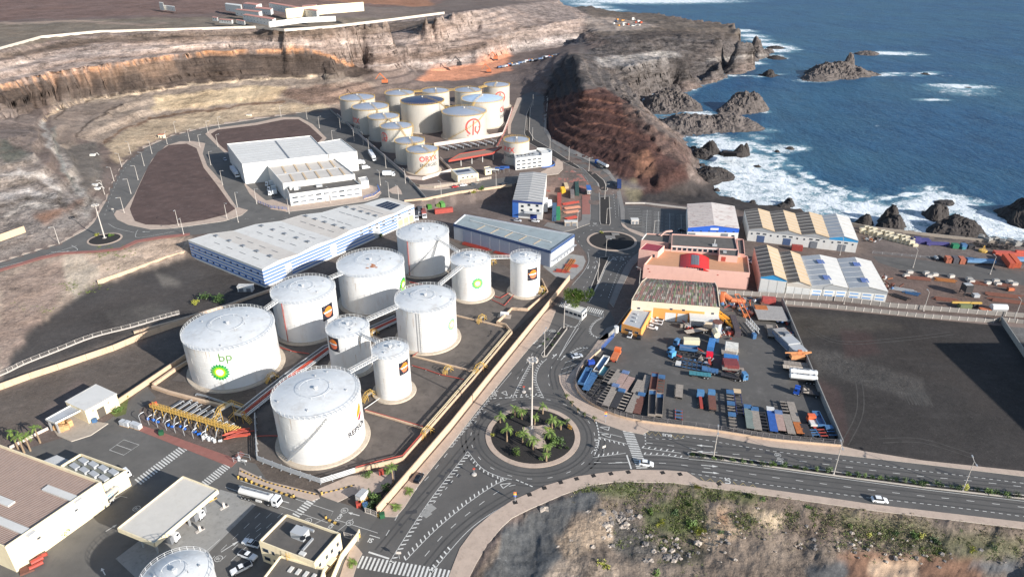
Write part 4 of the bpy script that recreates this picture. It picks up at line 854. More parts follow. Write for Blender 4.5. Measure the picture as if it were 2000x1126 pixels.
# yard asphalt patches: manholes and pale repair patches
mb=MB()
for q,s in(((832,1002),(2.6,2.2)),((841,991),(2.6,2.2))):p=G(*q);mb.box((p.x,p.y,.0),(s[0],s[1],.05),rz=-.75)
o=mb.build('concrete_patch',M_CONCG);o['kind']='structure'
random.seed(21);M_PATCH=mat('tar_patch',C(66,66,68),.8,.1,1)
for i in range(46):
    x,y=random.choice([(random.uniform(780,940),None),(random.uniform(1360,1960),None),(random.uniform(1040,1110),None)]);y={0:1010-(x-800)*1.1,1:875+(x-1360)*.12,2:690-(x-1040)*.6}[0 if x<960 else 1 if x>1200 else 2]+random.uniform(-14,14);p=G(x,y);mb=MB()
    if i%2:mb.lathe((p.x,p.y,.04),[(.45,0),(.01,.005)],12)
    else:a=random.uniform(-.9,.2);mb.box((p.x,p.y,0),(random.uniform(1,5),random.uniform(.5,1.4),.034),rz=a)
    o=mb.build('manhole_cover' if i%2 else 'tar_patch',M_PATCH);o['kind']='structure'
for x,y in((1006,980),(1034,965),(1063,952),(1095,941),(1126,934),(1159,928),(1193,924),(1227,921),(1294,922),(1328,925),(1404,944)):
    p=G(x,y,.13);mb=MB();mb.box((p.x,p.y,.1),(1.3,1.3,.045),rz=.3);o=mb.build('tree_pit',M_LAVA);o['kind']='structure'
# ================================================================ STORAGE TANKS
def tank_mat(name,col,rust=.25):
    m=mat(name,col,.42,.04,.15,stain=C(172,146,118),stain_amt=rust,streak=1)
    return m
M_TANK=tank_mat('white_tank_steel',(.72,.715,.70,1),.3);M_TROOF=mat('white_tank_roof',(.66,.67,.67,1),.42,.1,.12,stain=C(160,150,138),stain_amt=.45)
M_GTANK=mat('grey_tank_steel',C(190,184,174),.45,.05,.12,stain=C(170,160,148),stain_amt=.35,streak=1);M_GROOF=mat('grey_tank_roof',C(150,158,172),.4,.08,.2)
M_RIMW=mat('white_rail',(.66,.66,.65,1),.5,.05,1);M_YEL=mat('yellow_steel',C(210,172,92),.5,.1,1);M_RED=mat('red_pipe',C(168,70,58),.6,.12,1)
M_RUNS=mat('rust_runs',C(176,146,112),.9,.25,.5);M_RUST=mat('rust',C(176,104,56),.9,.3,1.2);M_FOUND=mat('tank_foundation',C(190,176,158),.9,.12,.6,stain=C(128,112,96),stain_amt=.6)
M_STEEL=mat('galvanised_steel',C(176,178,180),.45,.1,1,metal=.3);M_BLACK=mat('black_paint',C(40,40,42),.6,.1,1)
def pipe(mb,pts,r,m=None,n=6):
    for a,b in zip(pts,pts[1:]):mb.tube(a,b,r,n=n,m=m)
class Tank:pass
TANKS={}
def measure(xl,xr,yf,rim_y,z=0.0,h=None):
    Yf=G(1000,yf,z).y;r=10.0
    for _ in range(8):
        Yc=Yf+r;dep=Yc*CP+(CAM_H-z)*SP;r=(xr-xl)/2/FPX*dep*.985
    t=Tank();t.r=r;t.c=Vector((((xl+xr)/2-1000)/FPX*dep,Yf+r,z));t.z=z
    t.h=h if h else at_Y(1000,rim_y,Yf).z-z
    return t
def cylpt(t,ph,z,off=.05):
    r=t.r+off;return Vector((t.c.x+r*math.cos(ph),t.c.y+r*math.sin(ph),t.z+z))
def find_cyl(t,px,py):
    best=None
    for i in range(241):
        ph=math.radians(-200+i*.92)
        n=Vector((math.cos(ph),math.sin(ph)));
        if n.x*(0-t.c.x)+n.y*(0-t.c.y)<t.r*.98:continue
        for j in range(41):
            z=t.h*j/40;p=cylpt(t,ph,z);q=proj(p.x,p.y,p.z);e=(q[0]-px)**2+(q[1]-py)**2
            if best is None or e<best[0]:best=(e,ph,z)
    return best[1],best[2]
def wrap(t,ph,z,vs,off=.04):
    return[cylpt(t,ph+u/t.r,z+v,off)-t.c for u,v in vs]
def decal(t,root,name,px,py,vs,fs,m,off=.04,hit=None):
    ph,z=hit or find_cyl(t,px,py);mb=MB();mb.quads(wrap(t,ph,z,vs,off),fs);return mb.build(name,m,root)
def make_tank(t,label,group,shell=M_TANK,roof=M_TROOF,rim=M_RIMW,rise=.11,style='white',stair=None,stairm=None,found=.5,cat='storage tank'):
    root=empty('storage_tank',t.c,label,cat,group);r,h=t.r,t.h;n=64
    mb=MB();mb.lathe((0,0,0),[(r+1.6,-.05),(r+1.45,found),(r-.1,found+.05)],n);mb.build('foundation',M_FOUND,root,smooth=True)
    mb=MB();prof=[(r,found*.6)];k=7
    for i in range(1,k):
        z=h*i/k;prof+=[(r,z-.03),(r+.025,z-.03),(r+.025,z+.03),(r,z+.03)]
    prof+=[(r,h)];mb.lathe((0,0,0),prof,96);mb.build('shell',shell,root,smooth=True)
    R=r*rise;mb=MB();pr=[(r*(1-i/8.),h+R*(1-(1-i/8.)**2)) for i in range(8)]+[(.01,h+R)]
    mb.lathe((0,0,0),pr,64);mb.build('roof',roof,root,smooth=True)
    # radial plate seams on the roof
    mb=MB()
    for i in range(24):
        a=2*math.pi*i/24;ps=[Vector((math.cos(a)*r*f,math.sin(a)*r*f,h+R*(1-f*f)+.03)) for f in(.97,.7,.42,.2)]
        for p,q in zip(ps,ps[1:]):mb.bar(p-Vector((0,0,.025)),q-Vector((0,0,.025)),.05,.03)
    mb.build('roof_seam',roof,root)['kind']='stuff'
    mb=MB()
    for i in range(int(r*2.4)):
        a=random.uniform(0,6.28);l=random.uniform(.4,3.4)**1.3;w=random.uniform(.03,.1)/r;z1=h-.3-random.choice((0,0,h*.14,h*.43));mb.face([(math.cos(b)*(r+.028),math.sin(b)*(r+.028),z) for b,z in((a-w,z1),(a-w*.3,z1-l),(a+w*.3,z1-l),(a+w,z1))][::-1])
    mb.build('rust_run',M_RUNS,root)['kind']='stuff';mb=MB()
    for j in range(7):
        for i in range(int(2*math.pi*r/9)):a=2*math.pi*(i+.5*(j%2)+j*.13)/int(2*math.pi*r/9);mb.bar((math.cos(a)*(r+.01),math.sin(a)*(r+.01),h*j/7+.3),(math.cos(a)*(r+.01),math.sin(a)*(r+.01),h*(j+1)/7),.07,.03)
    mb.build('weld_seam',shell,root)['kind']='stuff'
    mb=MB();mb.lathe((0,0,0),[(r+.02,h-.25),(r+.22,h-.25),(r+.22,h+.02),(r-.1,h+.05)],n);mb.build('rim_band',rim,root,smooth=True)
    mb=MB();npost=int(2*math.pi*r/1.55)
    for i in range(npost):
        a=2*math.pi*i/npost;c,s_=math.cos(a),math.sin(a);mb.bar((c*(r+.12),s_*(r+.12),h),(c*(r+.12),s_*(r+.12),h+1.15),.09)
    for zz in(.55,1.1):
        ps=[Vector((math.cos(2*math.pi*i/n)*(r+.12),math.sin(2*math.pi*i/n)*(r+.12),h+zz)) for i in range(n+1)]
        for p,q in zip(ps,ps[1:]):mb.bar(p,q,.06)
    mb.build('guard_rail',rim,root)['kind']='stuff'
    top=h+R
    if style=='white':
        mb=MB();rr=r*.38;zz=h+R*(1-.38**2)
        ps=[Vector((math.cos(2*math.pi*i/32)*rr,math.sin(2*math.pi*i/32)*rr,zz+.8)) for i in range(33)]
        for p,q in zip(ps,ps[1:]):mb.bar(p,q,.07)
        for p in ps[::4]:mb.bar(p,p-Vector((0,0,.8)),.07)
        mb.build('roof_ring_rail',M_RIMW,root)
        mb=MB();mb.tube((0,0,top-.1),(0,0,top+.7),.35);mb.tube((0,0,top+.7),(0,0,top+.85),.7,.5);mb.build('roof_vent',M_RIMW,root)
        for i in range(5):
            mb=MB();a=random.uniform(0,6.28);f=random.uniform(.5,.9);mb.tube((math.cos(a)*r*f,math.sin(a)*r*f,h+R*(1-f*f)-.1),(math.cos(a)*r*f,math.sin(a)*r*f,h+R*(1-f*f)+.45),.25);mb.build('roof_hatch',M_STEEL,root)
    else:
        mb=MB();a=math.radians(style)
        for s_ in(-.45,.45):
            q=Vector((-math.sin(a)*s_,math.cos(a)*s_,0));ps=[Vector((math.cos(a)*r*f,math.sin(a)*r*f,h+R*(1-f*f)+1.0))+q for f in(1.0,.8,.6,.4,.2,0)]
            for p,w in zip(ps,ps[1:]):mb.bar(p,w,.09);mb.bar(p-Vector((0,0,.95)),w-Vector((0,0,.95)),.07)
            for p in ps:mb.bar(p,p-Vector((0,0,.95)),.07)
        mb.build('roof_walkway',M_YEL,root)
        mb=MB();mb.tube((0,0,top-.1),(0,0,top+1.0),.5);mb.build('roof_vent',M_RIMW,root)
    if stair:
        a0,a1=stair;sm=stairm or M_STEEL;mb=MB();ns=26;L_=[]
        for i in range(ns+1):
            a=math.radians(a0+(a1-a0)*i/ns);z=found+.3+(h-found-.3)*i/ns;L_.append((a,z))
        for(a,z),(b,w) in zip(L_,L_[1:]):
            for ro,up in((.08,0),(.9,0),(.9,1.0)):
                mb.bar((math.cos(a)*(r+ro),math.sin(a)*(r+ro),z+up),(math.cos(b)*(r+ro),math.sin(b)*(r+ro),w+up),.09 if stairm else .06)
            mb.box(((math.cos(a)*(r+.5)),math.sin(a)*(r+.5),z),(.85,.55,.05),rz=a)
        for(a,z) in L_[::3]:mb.bar((math.cos(a)*(r+.9),math.sin(a)*(r+.9),z),(math.cos(a)*(r+.9),math.sin(a)*(r+.9),z+1),.07)
        mb.build('stair',sm,root)
    return root
# bright petal emblem, flat disc and lettering patterns
def helios(R):
    out=[]
    for r0,r1,n,off in((0.62,1.0,18,0),(.42,.76,18,.5),(.24,.55,18,0)):
        vs=[];fs=[]
        for i in range(n):
            a=2*math.pi*(i+off)/n;w=math.pi/n*1.05;rm=(r0+r1)/2
            pts=[(r0*.8,0),(rm,-w*.95),(r1,0),(rm,w*.95)];b=len(vs);vs+=[(R*q*math.cos(a+d),R*q*math.sin(a+d)) for q,d in pts];fs.append((b,b+1,b+2,b+3))
        out.append((vs,fs))
    vs=[(R*.36*math.cos(2*math.pi*k/24),R*.36*math.sin(2*math.pi*k/24)) for k in range(24)];out.append((vs,[tuple(range(24))]));return out
def disc(R,n=28,sx=1,sy=1,cx=0,cy=0,a0=0,a1=360):
    return[(cx+sx*R*math.cos(math.radians(a0+(a1-a0)*k/n)),cy+sy*R*math.sin(math.radians(a0+(a1-a0)*k/n))) for k in range(n+1)]
def fanstrip(pts):
    bm=bmesh.new();bm.faces.new([bm.verts.new((x,y,0)) for x,y in(pts[:-1] if abs(pts[0][0]-pts[-1][0])+abs(pts[0][1]-pts[-1][1])<1e-6 else pts)]);bmesh.ops.triangulate(bm,faces=bm.faces[:]);x=min(p[0] for p in pts)+.3
    while x<max(p[0] for p in pts):bmesh.ops.bisect_plane(bm,geom=bm.verts[:]+bm.edges[:]+bm.faces[:],plane_co=(x,0,0),plane_no=(1,0,0));x+=.3
    bm.verts.index_update();o=[(v.co.x,v.co.y) for v in bm.verts],[tuple(v.index for v in f.verts) for f in bm.faces];bm.free();return o
def rect(w,h,n=8,cx=0,cy=0):
    vs=[];fs=[]
    for i in range(n+1):
        x=cx-w/2+w*i/n;vs+=[(x,cy-h/2),(x,cy+h/2)]
    for i in range(n):fs.append((2*i,2*i+2,2*i+3,2*i+1))
    return vs,fs
def petal_logo(t,root,px,py,R,fade=0.0):
    hit=find_cyl(t,px,py);cols=[(0,150,70),(120,200,40),(245,225,60),(255,255,250)]
    cols=[tuple(int(c*(1-fade)+235*fade) for c in q) for q in cols]
    for i,(vs,fs) in enumerate(helios(R)):decal(t,root,('outer_petals','middle_petals','inner_petals','emblem_centre')[i],0,0,vs,fs,pmat(*cols[i]),.03+.012*i,hit)
def square_logo(t,root,px,py,w):
    hit=find_cyl(t,px,py);vs,fs=rect(w,w*1.12);decal(t,root,'dark_sign',0,0,vs,fs,pmat(32,36,50),.03,hit);s_=w*.33
    top=disc(s_,20,1,1,.04*w,.08*w,0,180);decal(t,root,'orange_dome',0,0,*fanstrip(top),pmat(240,130,40),.05,hit)
    bot=disc(s_,20,1,1,.04*w,-.06*w,180,360);decal(t,root,'red_bowl',0,0,*fanstrip(bot),pmat(235,120,80),.05,hit)
    vs,fs=rect(w*.7,w*.1,6,-.0*w,.01*w);decal(t,root,'white_band',0,0,vs,fs,pmat(245,240,235),.065,hit)
    vs,fs=rect(w*.3,w*.1,3,-.28*w,.1*w);decal(t,root,'orange_bar',0,0,vs,fs,pmat(240,130,40),.06,hit)
GF='white fuel tanks of the near tank farm'
FT={'big_petal':(379,547,763,685.5),'back_square':(544,664,671,594),'rusty':(668,795,616,542),'rear':(780,880,542,473),'small_petal':(883,960,590,522),
      'end_square':(996,1054.5,582,515),'pale_petal':(778,894,690,611),'mid_square':(648,729,735,660),'thin_square':(735,805,784,702),'front':(550,714,911,819)}
for k,v in FT.items():TANKS[k]=measure(*v)
for k,t in TANKS.items():print('TANK',k,round(t.r,1),round(t.h,1),[round(x) for x in t.c])
t=TANKS['big_petal'];o=make_tank(t,'largest white tank at left of the farm with green petal emblem and bp lettering',GF)
petal_logo(t,o,429,727,3.4)
vs,fs=text_mesh('bp',4.6,.004);decal(t,o,'lettering',440,699,vs,fs,pmat(96,140,76))
t=TANKS['back_square'];o=make_tank(t,'white tank with black sign and orange disc, just behind the largest tank',GF);square_logo(t,o,641,608,5.6)
mb=MB();ph,z=find_cyl(t,556,620);mb.bar(cylpt(t,ph,.5,.2)-t.c,cylpt(t,ph,t.h,.2)-t.c,.22);mb.build('fire_water_riser',M_RED,o)
t=TANKS['rusty'];o=make_tank(t,'large white tank with orange rust patch on its roof',GF);petal_logo(t,o,788,556,3.6)
mb=MB()
for i in range(16):
    x,y=random.gauss(2,1.2),random.gauss(-5.8,.9);rr_=random.uniform(.25,.95);z=t.h+t.r*.11*(1-(x*x+y*y)/t.r**2)+.05
    n_=random.randint(5,8);mb.face([(x+rr_*random.uniform(.6,1.1)*math.cos(6.283*k/n_),y+rr_*random.uniform(.3,.7)*math.sin(6.283*k/n_),z+i*.003-(y+rr_*.5*math.sin(6.283*k/n_))*0) for k in range(n_)])
mb.build('rust_patch',M_RUST,o)['kind']='stuff'
t=TANKS['rear'];o=make_tank(t,'plain white tank at the back of the farm with diagonal stair and red riser',GF,stair=(-125,-48))
mb=MB();ph,z=find_cyl(t,798,500);mb.bar(cylpt(t,ph,.5,.2)-t.c,cylpt(t,ph,t.h,.2)-t.c,.25);mb.build('fire_water_riser',M_RED,o)
t=TANKS['small_petal'];o=make_tank(t,'smaller white tank with round green petal emblem facing the camera',GF,rise=.16);petal_logo(t,o,933,553,2.7,.25)
t=TANKS['end_square'];o=make_tank(t,'narrow white tank at the right end of the farm with black sign and orange disc',GF,rise=.16);square_logo(t,o,1041,535,5.0)
t=TANKS['pale_petal'];o=make_tank(t,'white tank with faded pale green petal emblem beside the bund wall',GF);petal_logo(t,o,883,633,2.6,.5)
mb=MB();ph,z=find_cyl(t,821,650)
for dd in(-.04,.04):mb.bar(cylpt(t,ph+dd,.5,.5)-t.c,cylpt(t,ph+dd,t.h,.5)-t.c,.12)
for k in range(int(t.h/.9)):mb.bar(cylpt(t,ph-.04,.6+k*.9,.5)-t.c,cylpt(t,ph+.04,.6+k*.9,.5)-t.c,.08)
mb.build('ladder',M_STEEL,o)
t=TANKS['mid_square'];o=make_tank(t,'white tank at the centre of the farm with black sign at its left edge',GF,rise=.15);square_logo(t,o,650,672,5.0)
t=TANKS['thin_square'];o=make_tank(t,'narrowest white tank near the front with black sign and orange disc',GF,rise=.16);square_logo(t,o,790,717,4.4)
t=TANKS['front'];o=make_tank(t,'large white front tank with REPSOL lettering and red and orange droplet',GF,stair=(-125,-62))
hit=find_cyl(t,699,836);vs,fs=text_mesh('REPSOL',2.6,.02);decal(t,o,'lettering',0,0,vs,fs,pmat(40,44,60),.1,hit)
hit=find_cyl(t,700,806);dr=[(-1.6,-.9),(-1.2,.6),(-.2,2.3),(.8,3.2),(1.4,2.4),(1.5,1.2),(.9,.2),(-.4,-.6)];decal(t,o,'emblem_flame',0,0,*fanstrip(dr),pmat(248,150,40),.04,hit)
dr=[(-.9,-1.6),(.2,-.6),(1.3,-.1),(1.7,.6),(1.4,-1.0),(.5,-2.2),(-.5,-2.4)];decal(t,o,'emblem_drop',0,0,*fanstrip(dr),pmat(225,40,60),.045,hit)
t=Tank();t.z=0;t.h=13;p=G(345,1126,13);t.r=7.6;t.c=Vector((p.x,p.y,0));TANKS['corner']=t
make_tank(t,'white domed tank cut by the bottom of the photo beside the fuel canopy',GF,rise=.22)
# upper terminal
GO='grey tanks of the upper terminal'
def zo(a,b,c,d):return(640+a/4.33,640+b/4.33,140+c/4.33,140+d/4.33)
OT={'o7':(676,945,872,692),'m2':(972,1349,588,377),'m1':(630,998,522,282),'m3':(1135,1490,486,264),'s1':(1489,1705,790,604)}
for k,v in OT.items():TANKS[k]=measure(*zo(*v),z=P5)
def by_rim(xl,xr,rimf,h):
    q=zo(xl,xr,rimf,rimf);t=measure(q[0],q[1],q[2],0,P5+h,1);t.h=h;t.z=P5;t.c.z=P5;return t
h7=TANKS['o7'].h;hm=TANKS['m2'].h
for k,v in{'o1':(100,399,250),'o2':(205,517,328),'o3':(340,606,408),'o4':(443,717,490),'o5':(565,822,614)}.items():TANKS[k]=by_rim(*v,h=hm if k in('o1','o2') else(hm+h7)/2 if k!='o5' else h7)
for k,v in{'b1':(484,734,205),'b2':(795,1030,185),'b3':(1070,1306,178),'b4':(1320,1540,132)}.items():TANKS[k]=by_rim(*v,h=hm)
for k in OT:print('TANK',k,round(TANKS[k].r,1),round(TANKS[k].h,1),[round(x) for x in TANKS[k].c])
def gt(k,label,sty=-60,**kw):return make_tank(TANKS[k],label,GO,M_GTANK,kw.pop('roof',M_GROOF),M_YEL,.14,sty,found=.4,stairm=M_YEL,**kw)
def oryx(k,root,px,py,s):
    t=TANKS[k];ph,z=find_cyl(t,px,py);vs,fs=text_mesh('ORYX',s,.03);decal(t,root,'lettering',0,0,vs,fs,pmat(222,90,86),hit=(ph,z+s*.42))
    vs,fs=text_mesh('ENERGIES',s*.62,.012);decal(t,root,'lettering',0,0,vs,fs,pmat(70,72,80),hit=(ph,z-s*.45))
def ringlogo(k,root,px,py,R):
    t=TANKS[k];hit=find_cyl(t,px,py);m=pmat(226,84,78);n=40;vs=[];fs=[]
    for i in range(n+1):
        a=math.radians(-62+304*i/n);vs+=[(R*math.cos(a),R*math.sin(a)),(R*.8*math.cos(a),R*.8*math.sin(a))]
    fs=[(2*i,2*i+2,2*i+3,2*i+1) for i in range(n)];decal(t,root,'emblem_ring',0,0,vs,fs,m,.05,hit)
    w=.19*R
    def ln(a,b):d=Vector((b[0]-a[0],b[1]-a[1])).normalized()*w/2;q=(-d.y,d.x);return[(a[0]+q[0],a[1]+q[1]),(a[0]-q[0],a[1]-q[1]),(b[0]-q[0],b[1]-q[1]),(b[0]+q[0],b[1]+q[1])]
    for a,b in(((-.75*R,-1.0*R),(.05*R,.72*R)),((.0,.72*R),(-.1*R,-.95*R)),((.25*R,-.02*R),(.8*R,-.1*R)),((.25*R,0),(.2*R,-.55*R)),((.2*R,-.5*R),(.6*R,-.9*R))):
        decal(t,root,'emblem_stroke',0,0,ln(a,b),[(0,1,2,3)],m,.055,hit)
o=gt('o7','grey tank at the near corner of the terminal with ORYX ENERGIES lettering',-55,stair=(-110,-30));oryx('o7',o,838,316,4.6)
gt('o5','smallest grey tank, second from the near corner in the left row',-70)
o=gt('o4','grey tank with half hidden red ring emblem at its left edge',-60,stair=(-55,5));ringlogo('o4',o,750,268,3.4)
gt('o3','plain grey tank third from the far end of the left row',-70)
o=gt('o2','grey tank with lettering wrapped round its left side, second from the far end',-60);oryx('o2',o,692,240,5.4)
gt('o1','grey tank at the far end of the left row near the quarry face',-60)
gt('m1','widest grey tank of the terminal with dark navy roof',-35,roof=mat('navy_roof',C(52,62,92),.4,.1,.2))
o=gt('m2','broad grey tank in front with large red ring emblem and yellow diagonal stair',-30,stair=(-130,-25));ringlogo('m2',o,925,248,6.3)
o=gt('m3','broad pale tank at right with ORYX lettering and light blue roof',-110,roof=mat('pale_blue_roof',C(180,200,222),.35,.1,.2));oryx('m3',o,983,218,6.0)
gt('b1','grey tank leftmost in the rear row of the terminal',-45);gt('b2','grey tank second from left in the rear row, behind the navy roofed tank',-80);gt('b3','grey tank third from left in the rear row',-55)
o=gt('b4','grey tank at the right end of the rear row with red ring emblem',-100);ringlogo('b4',o,977,190,5.0)
o=gt('s1','single small grey tank beside the curved white office',-90);oryx('s1',o,989,297,4.6)
# ---- gangways between tank tops
def gangway(a,b,label,m=M_RIMW,w=1.0,h0=None,group='gangways joining the tank roofs'):
    a=Vector(a);b=Vector(b);d=(b-a).normalized();q=Vector((-d.y,d.x,0)).normalized()*(w/2)
    root=empty('gangway',a,label,'gangway',group);a0=Vector((0,0,0));b0=b-a;n=max(3,int((b-a).length/1.6))
    mb=MB()
    for s_ in(-1,1):
        mb.bar(a0+q*s_+Vector((0,0,1.1)),b0+q*s_+Vector((0,0,1.1)),.09);mb.bar(a0+q*s_+Vector((0,0,.5)),b0+q*s_+Vector((0,0,.5)),.06)
        for i in range(n+1):p=a0+(b0-a0)*(i/n)+q*s_;mb.bar(p,p+Vector((0,0,1.1)),.08)
    mb.build('handrail',m,root)
    mb=MB()
    for s_ in(-1,1):mb.bar(a0+q*s_-Vector((0,0,.1)),b0+q*s_-Vector((0,0,.1)),.12,.3)
    mb.build('girder',m,root)
    mb=MB()
    for i in range(n*2):
        p=a0+(b0-a0)*((i+.5)/(n*2));mb.bar(p-q,p+q,.5,.06)
    mb.build('deck',M_STEEL,root);return root
def topgap(k1,k2):
    a,b=TANKS[k1],TANKS[k2];d=Vector((b.c.x-a.c.x,b.c.y-a.c.y,0)).normalized()
    return a.c+d*(a.r+.1)+Vector((0,0,a.h+.1)),b.c-d*(b.r+.1)+Vector((0,0,b.h+.1))
for k1,k2,la in(('big_petal','back_square','white gangway from the largest tank to the black sign tank behind it'),('back_square','rusty','white gangway up to the tank with rusty roof'),
                   ('mid_square','pale_petal','white gangway between the centre tank and the faded emblem tank'),('front','thin_square','white gangway from the front tank to the narrowest tank'),('mid_square','thin_square','short white gangway joining the centre tank and the narrowest tank'),
                   ('pale_petal','small_petal','sloping white gangway up to the small tank with green petals'),('rear','small_petal','grey sloping gangway down from the rear tank'),('small_petal','end_square','white gangway to the tank at the right end')):
    a,b=topgap(k1,k2);gangway(a,b,la)
for k1,k2,la in(('o1','o2','yellow gangway between the two farthest left row tanks'),('o2','o3','yellow gangway from the lettered tank to the plain tank'),('o3','o4','yellow gangway to the tank with ring emblem at its edge'),('o4','o5','yellow gangway down to the smallest grey tank'),('o5','o7','yellow gangway beside the near corner tank'),
                   ('b1','b2','yellow gangway between the two left tanks of the rear row'),('b2','b3','yellow gangway in the middle of the rear row'),('b3','b4','yellow gangway to the right end of the rear row'),('m1','m2','yellow gangway from the navy roofed tank to the big emblem tank'),('m2','m3','yellow gangway towards the pale blue roofed tank')):
    a,b=topgap(k1,k2);gangway(a,b,la,M_YEL)
# ================================================================ BUILDINGS
M_WHITE=mat('white_wall',(.68,.67,.64,1),.75,.05,.3,stain=C(196,188,178),stain_amt=.45,streak=1)
M_CREAM=mat('cream_wall',C(236,220,186),.8,.06,.3,stain=C(190,170,140),stain_amt=.4,streak=1)
M_PINK=mat('pink_wall',C(220,176,162),.8,.05,.3,stain=C(200,150,136),stain_amt=.35,streak=1)
M_ORANGE=mat('orange_wall',C(230,160,86),.8,.05,.4);M_BLUEW=mat('blue_cladding',C(60,104,176),.5,.1,.4)
M_GLASS=mat('dark_glass',C(44,54,66),.15,.2,.6);M_RWHITE=mat('white_roof_sheet',C(212,209,203),.55,.06,.15,stain=C(176,168,160),stain_amt=.4)
M_RGREY=mat('grey_roof_sheet',C(176,178,180),.55,.08,.15,stain=C(140,134,128),stain_amt=.4);M_RCREAM=mat('cream_roof_sheet',C(204,196,186),.6,.07,.15,stain=C(170,158,146),stain_amt=.4)
M_RTAN=mat('tan_roof_sheet',C(206,180,146),.6,.08,.2,stain=C(160,140,120),stain_amt=.4);M_RBROWN=mat('brown_roof_sheet',C(112,102,92),.6,.12,.2,stain=C(84,76,68),stain_amt=.5)
M_BITUM=mat('dark_flat_roof',C(96,92,88),.9,.14,.3,stain=C(72,68,66),stain_amt=.5);M_SHUT=mat('grey_shutter',C(120,124,130),.5,.08,1)
M_FASCIA=mat('grey_fascia',C(160,162,164),.55,.06,.3)
class Shed:
    def pt(s,face,u,z,off=0.0):
        a,b=s.faces[face];d=(b-a);n=Vector((d.y,-d.x,0)).normalized();p=a+d*u+n*off;return Vector((p.x,p.y,s.z+z))
    def patch(s,face,u0,u1,z0,z1,m,name,d=.06,parent=None):
        mb=MB();A=[s.pt(face,u,z,o)-s.o for o in(0.002,d) for u,z in((u0,z0),(u1,z0),(u1,z1),(u0,z1))]
        mb.quads(A,[(4,5,6,7),(0,1,5,4),(1,2,6,5),(2,3,7,6),(3,0,4,7)]);return mb.build(name,m,parent or s.root)
    def win(s,face,uc,zc,w,h,m=None,frame=None,name='window'):
        L_=(s.faces[face][1]-s.faces[face][0]).length;du=w/2/L_;f=s.patch(face,uc-du,uc+du,zc-h/2,zc+h/2,frame or M_SHUT,name,.07)
        k=.12;s.patch(face,uc-du+k/L_,uc+du-k/L_,zc-h/2+k,zc+h/2-k,m or M_GLASS,'pane',.085,f);return f
def shed(name,label,cat,F0,F1,B1,B0,H,z=0.0,prof=None,wall=M_WHITE,roofs=None,parapet=0.0,root=None,group=None,ribs=0,rib_m=None,rib_w=.18,fasc=None,wallmats=None,cap=None,over=0.0):
    s=Shed();s.z=z;P4=[G(p[0],p[1],z+H) if not isinstance(p,Vector) else p for p in(F0,F1,B1,B0)]
    P4=[Vector((p.x,p.y,z)) for p in P4];s.H=H;a,b,c,d=P4
    s.o=root.location.copy() if root else(a+b+c+d)/4;s.root=root or empty(name,s.o,label,cat,group)
    s.faces={'F':(a,b),'R':(b,c),'B':(c,d),'L':(d,a)};prof=prof or[(0,0),(1,0)];roofs=roofs or[M_RWHITE];wm=wallmats or{}
    up=Vector((0,0,1))
    for f,(p,q) in s.faces.items():
        mb=MB();p_,q_=p-s.o,q-s.o
        if f in 'FB':
            pr=prof if f=='F' else[(1-t,h) for t,h in reversed(prof)]
            top=[p_+(q_-p_)*t+up*(H+h+parapet) for t,h in pr];mb.face([p_+up*-.3,q_+up*-.3]+top[::-1])
            if parapet:
                n=Vector(((q-p).y,-(q-p).x,0)).normalized()*-.28
                for t0,t1 in zip(top,top[1:]):mb.face([t0,t1,t1+n,t0+n]);mb.face([t1+n,t0+n,t0+n-up*(parapet+.05),t1+n-up*(parapet+.05)][::-1])
        else:
            hL=prof[-1][1] if f=='R' else prof[0][1];tz=H+hL+parapet
            mb.face([p_-up*.3,q_-up*.3,q_+up*tz,p_+up*tz])
            if parapet:
                n=Vector(((q-p).y,-(q-p).x,0)).normalized()*-.28;t0,t1=p_+up*tz,q_+up*tz
                mb.face([t0,t1,t1+n,t0+n]);mb.face([t0+n,t1+n,t1+n-up*(parapet+.05),t0+n-up*(parapet+.05)])
        mb.build('wall',wm.get(f,wall),s.root)
    a_,b_,c_,d_=[p-s.o for p in P4]
    for i,((t0,h0),(t1,h1)) in enumerate(zip(prof,prof[1:])):
        e=over;f0=a_+(b_-a_)*t0;f1=a_+(b_-a_)*t1;k0=d_+(c_-d_)*t0;k1=d_+(c_-d_)*t1;dy=(f0-k0).normalized()*e
        q=[f0+dy+up*(H+h0),f1+dy+up*(H+h1),k1-dy+up*(H+h1),k0-dy+up*(H+h0)]
        mb=MB();mb.face([v-up*.02 for v in q])
        if e:
            mb.face([q[0]-up*.25,q[1]-up*.25,q[1],q[0]]);mb.face([q[1]-up*.25,q[2]-up*.25,q[2],q[1]])
        rf=mb.build('roof_panel',roofs[i%len(roofs)],s.root)
        if ribs:
            mb=MB();n=ribs
            for j in range(1,n):
                w0=q[0]+(q[3]-q[0])*(j/n);w1=q[1]+(q[2]-q[1])*(j/n);mb.bar(w0+up*.03,w1+up*.03,rib_w,.08)
            o=mb.build('roof_rib',rib_m or roofs[i%len(roofs)],s.root);o['kind']='stuff'
            if rib_m and rib_w>.5:
                del o['kind']
    return s
def roof_box(s,u,v,size,m,name,H=None,parent=None,rz=None):
    a,b=s.faces['F'];d,c=s.faces['B'][1],s.faces['B'][0];p=(a+(b-a)*u)*(1-v)+(d+(c-d)*u)*v
    mb=MB();r=math.atan2((b-a).y,(b-a).x) if rz is None else rz;mb.box((p.x-s.o.x,p.y-s.o.y,s.z+(H if H is not None else s.H)-s.o.z),size,rz=r);return mb.build(name,m,parent or s.root)
# ---- white distribution warehouse (main hall, step, middle hall, office)
lbl='large white flat roofed warehouse with office front on the upper plateau'
s=shed('warehouse',lbl,'warehouse',(473,322),(642,302.8),(607,266),(443.3,282.2),12.2,P5,roofs=[M_RWHITE],parapet=.5,ribs=9,rib_m=M_RGREY,rib_w=.25);WH=s.root
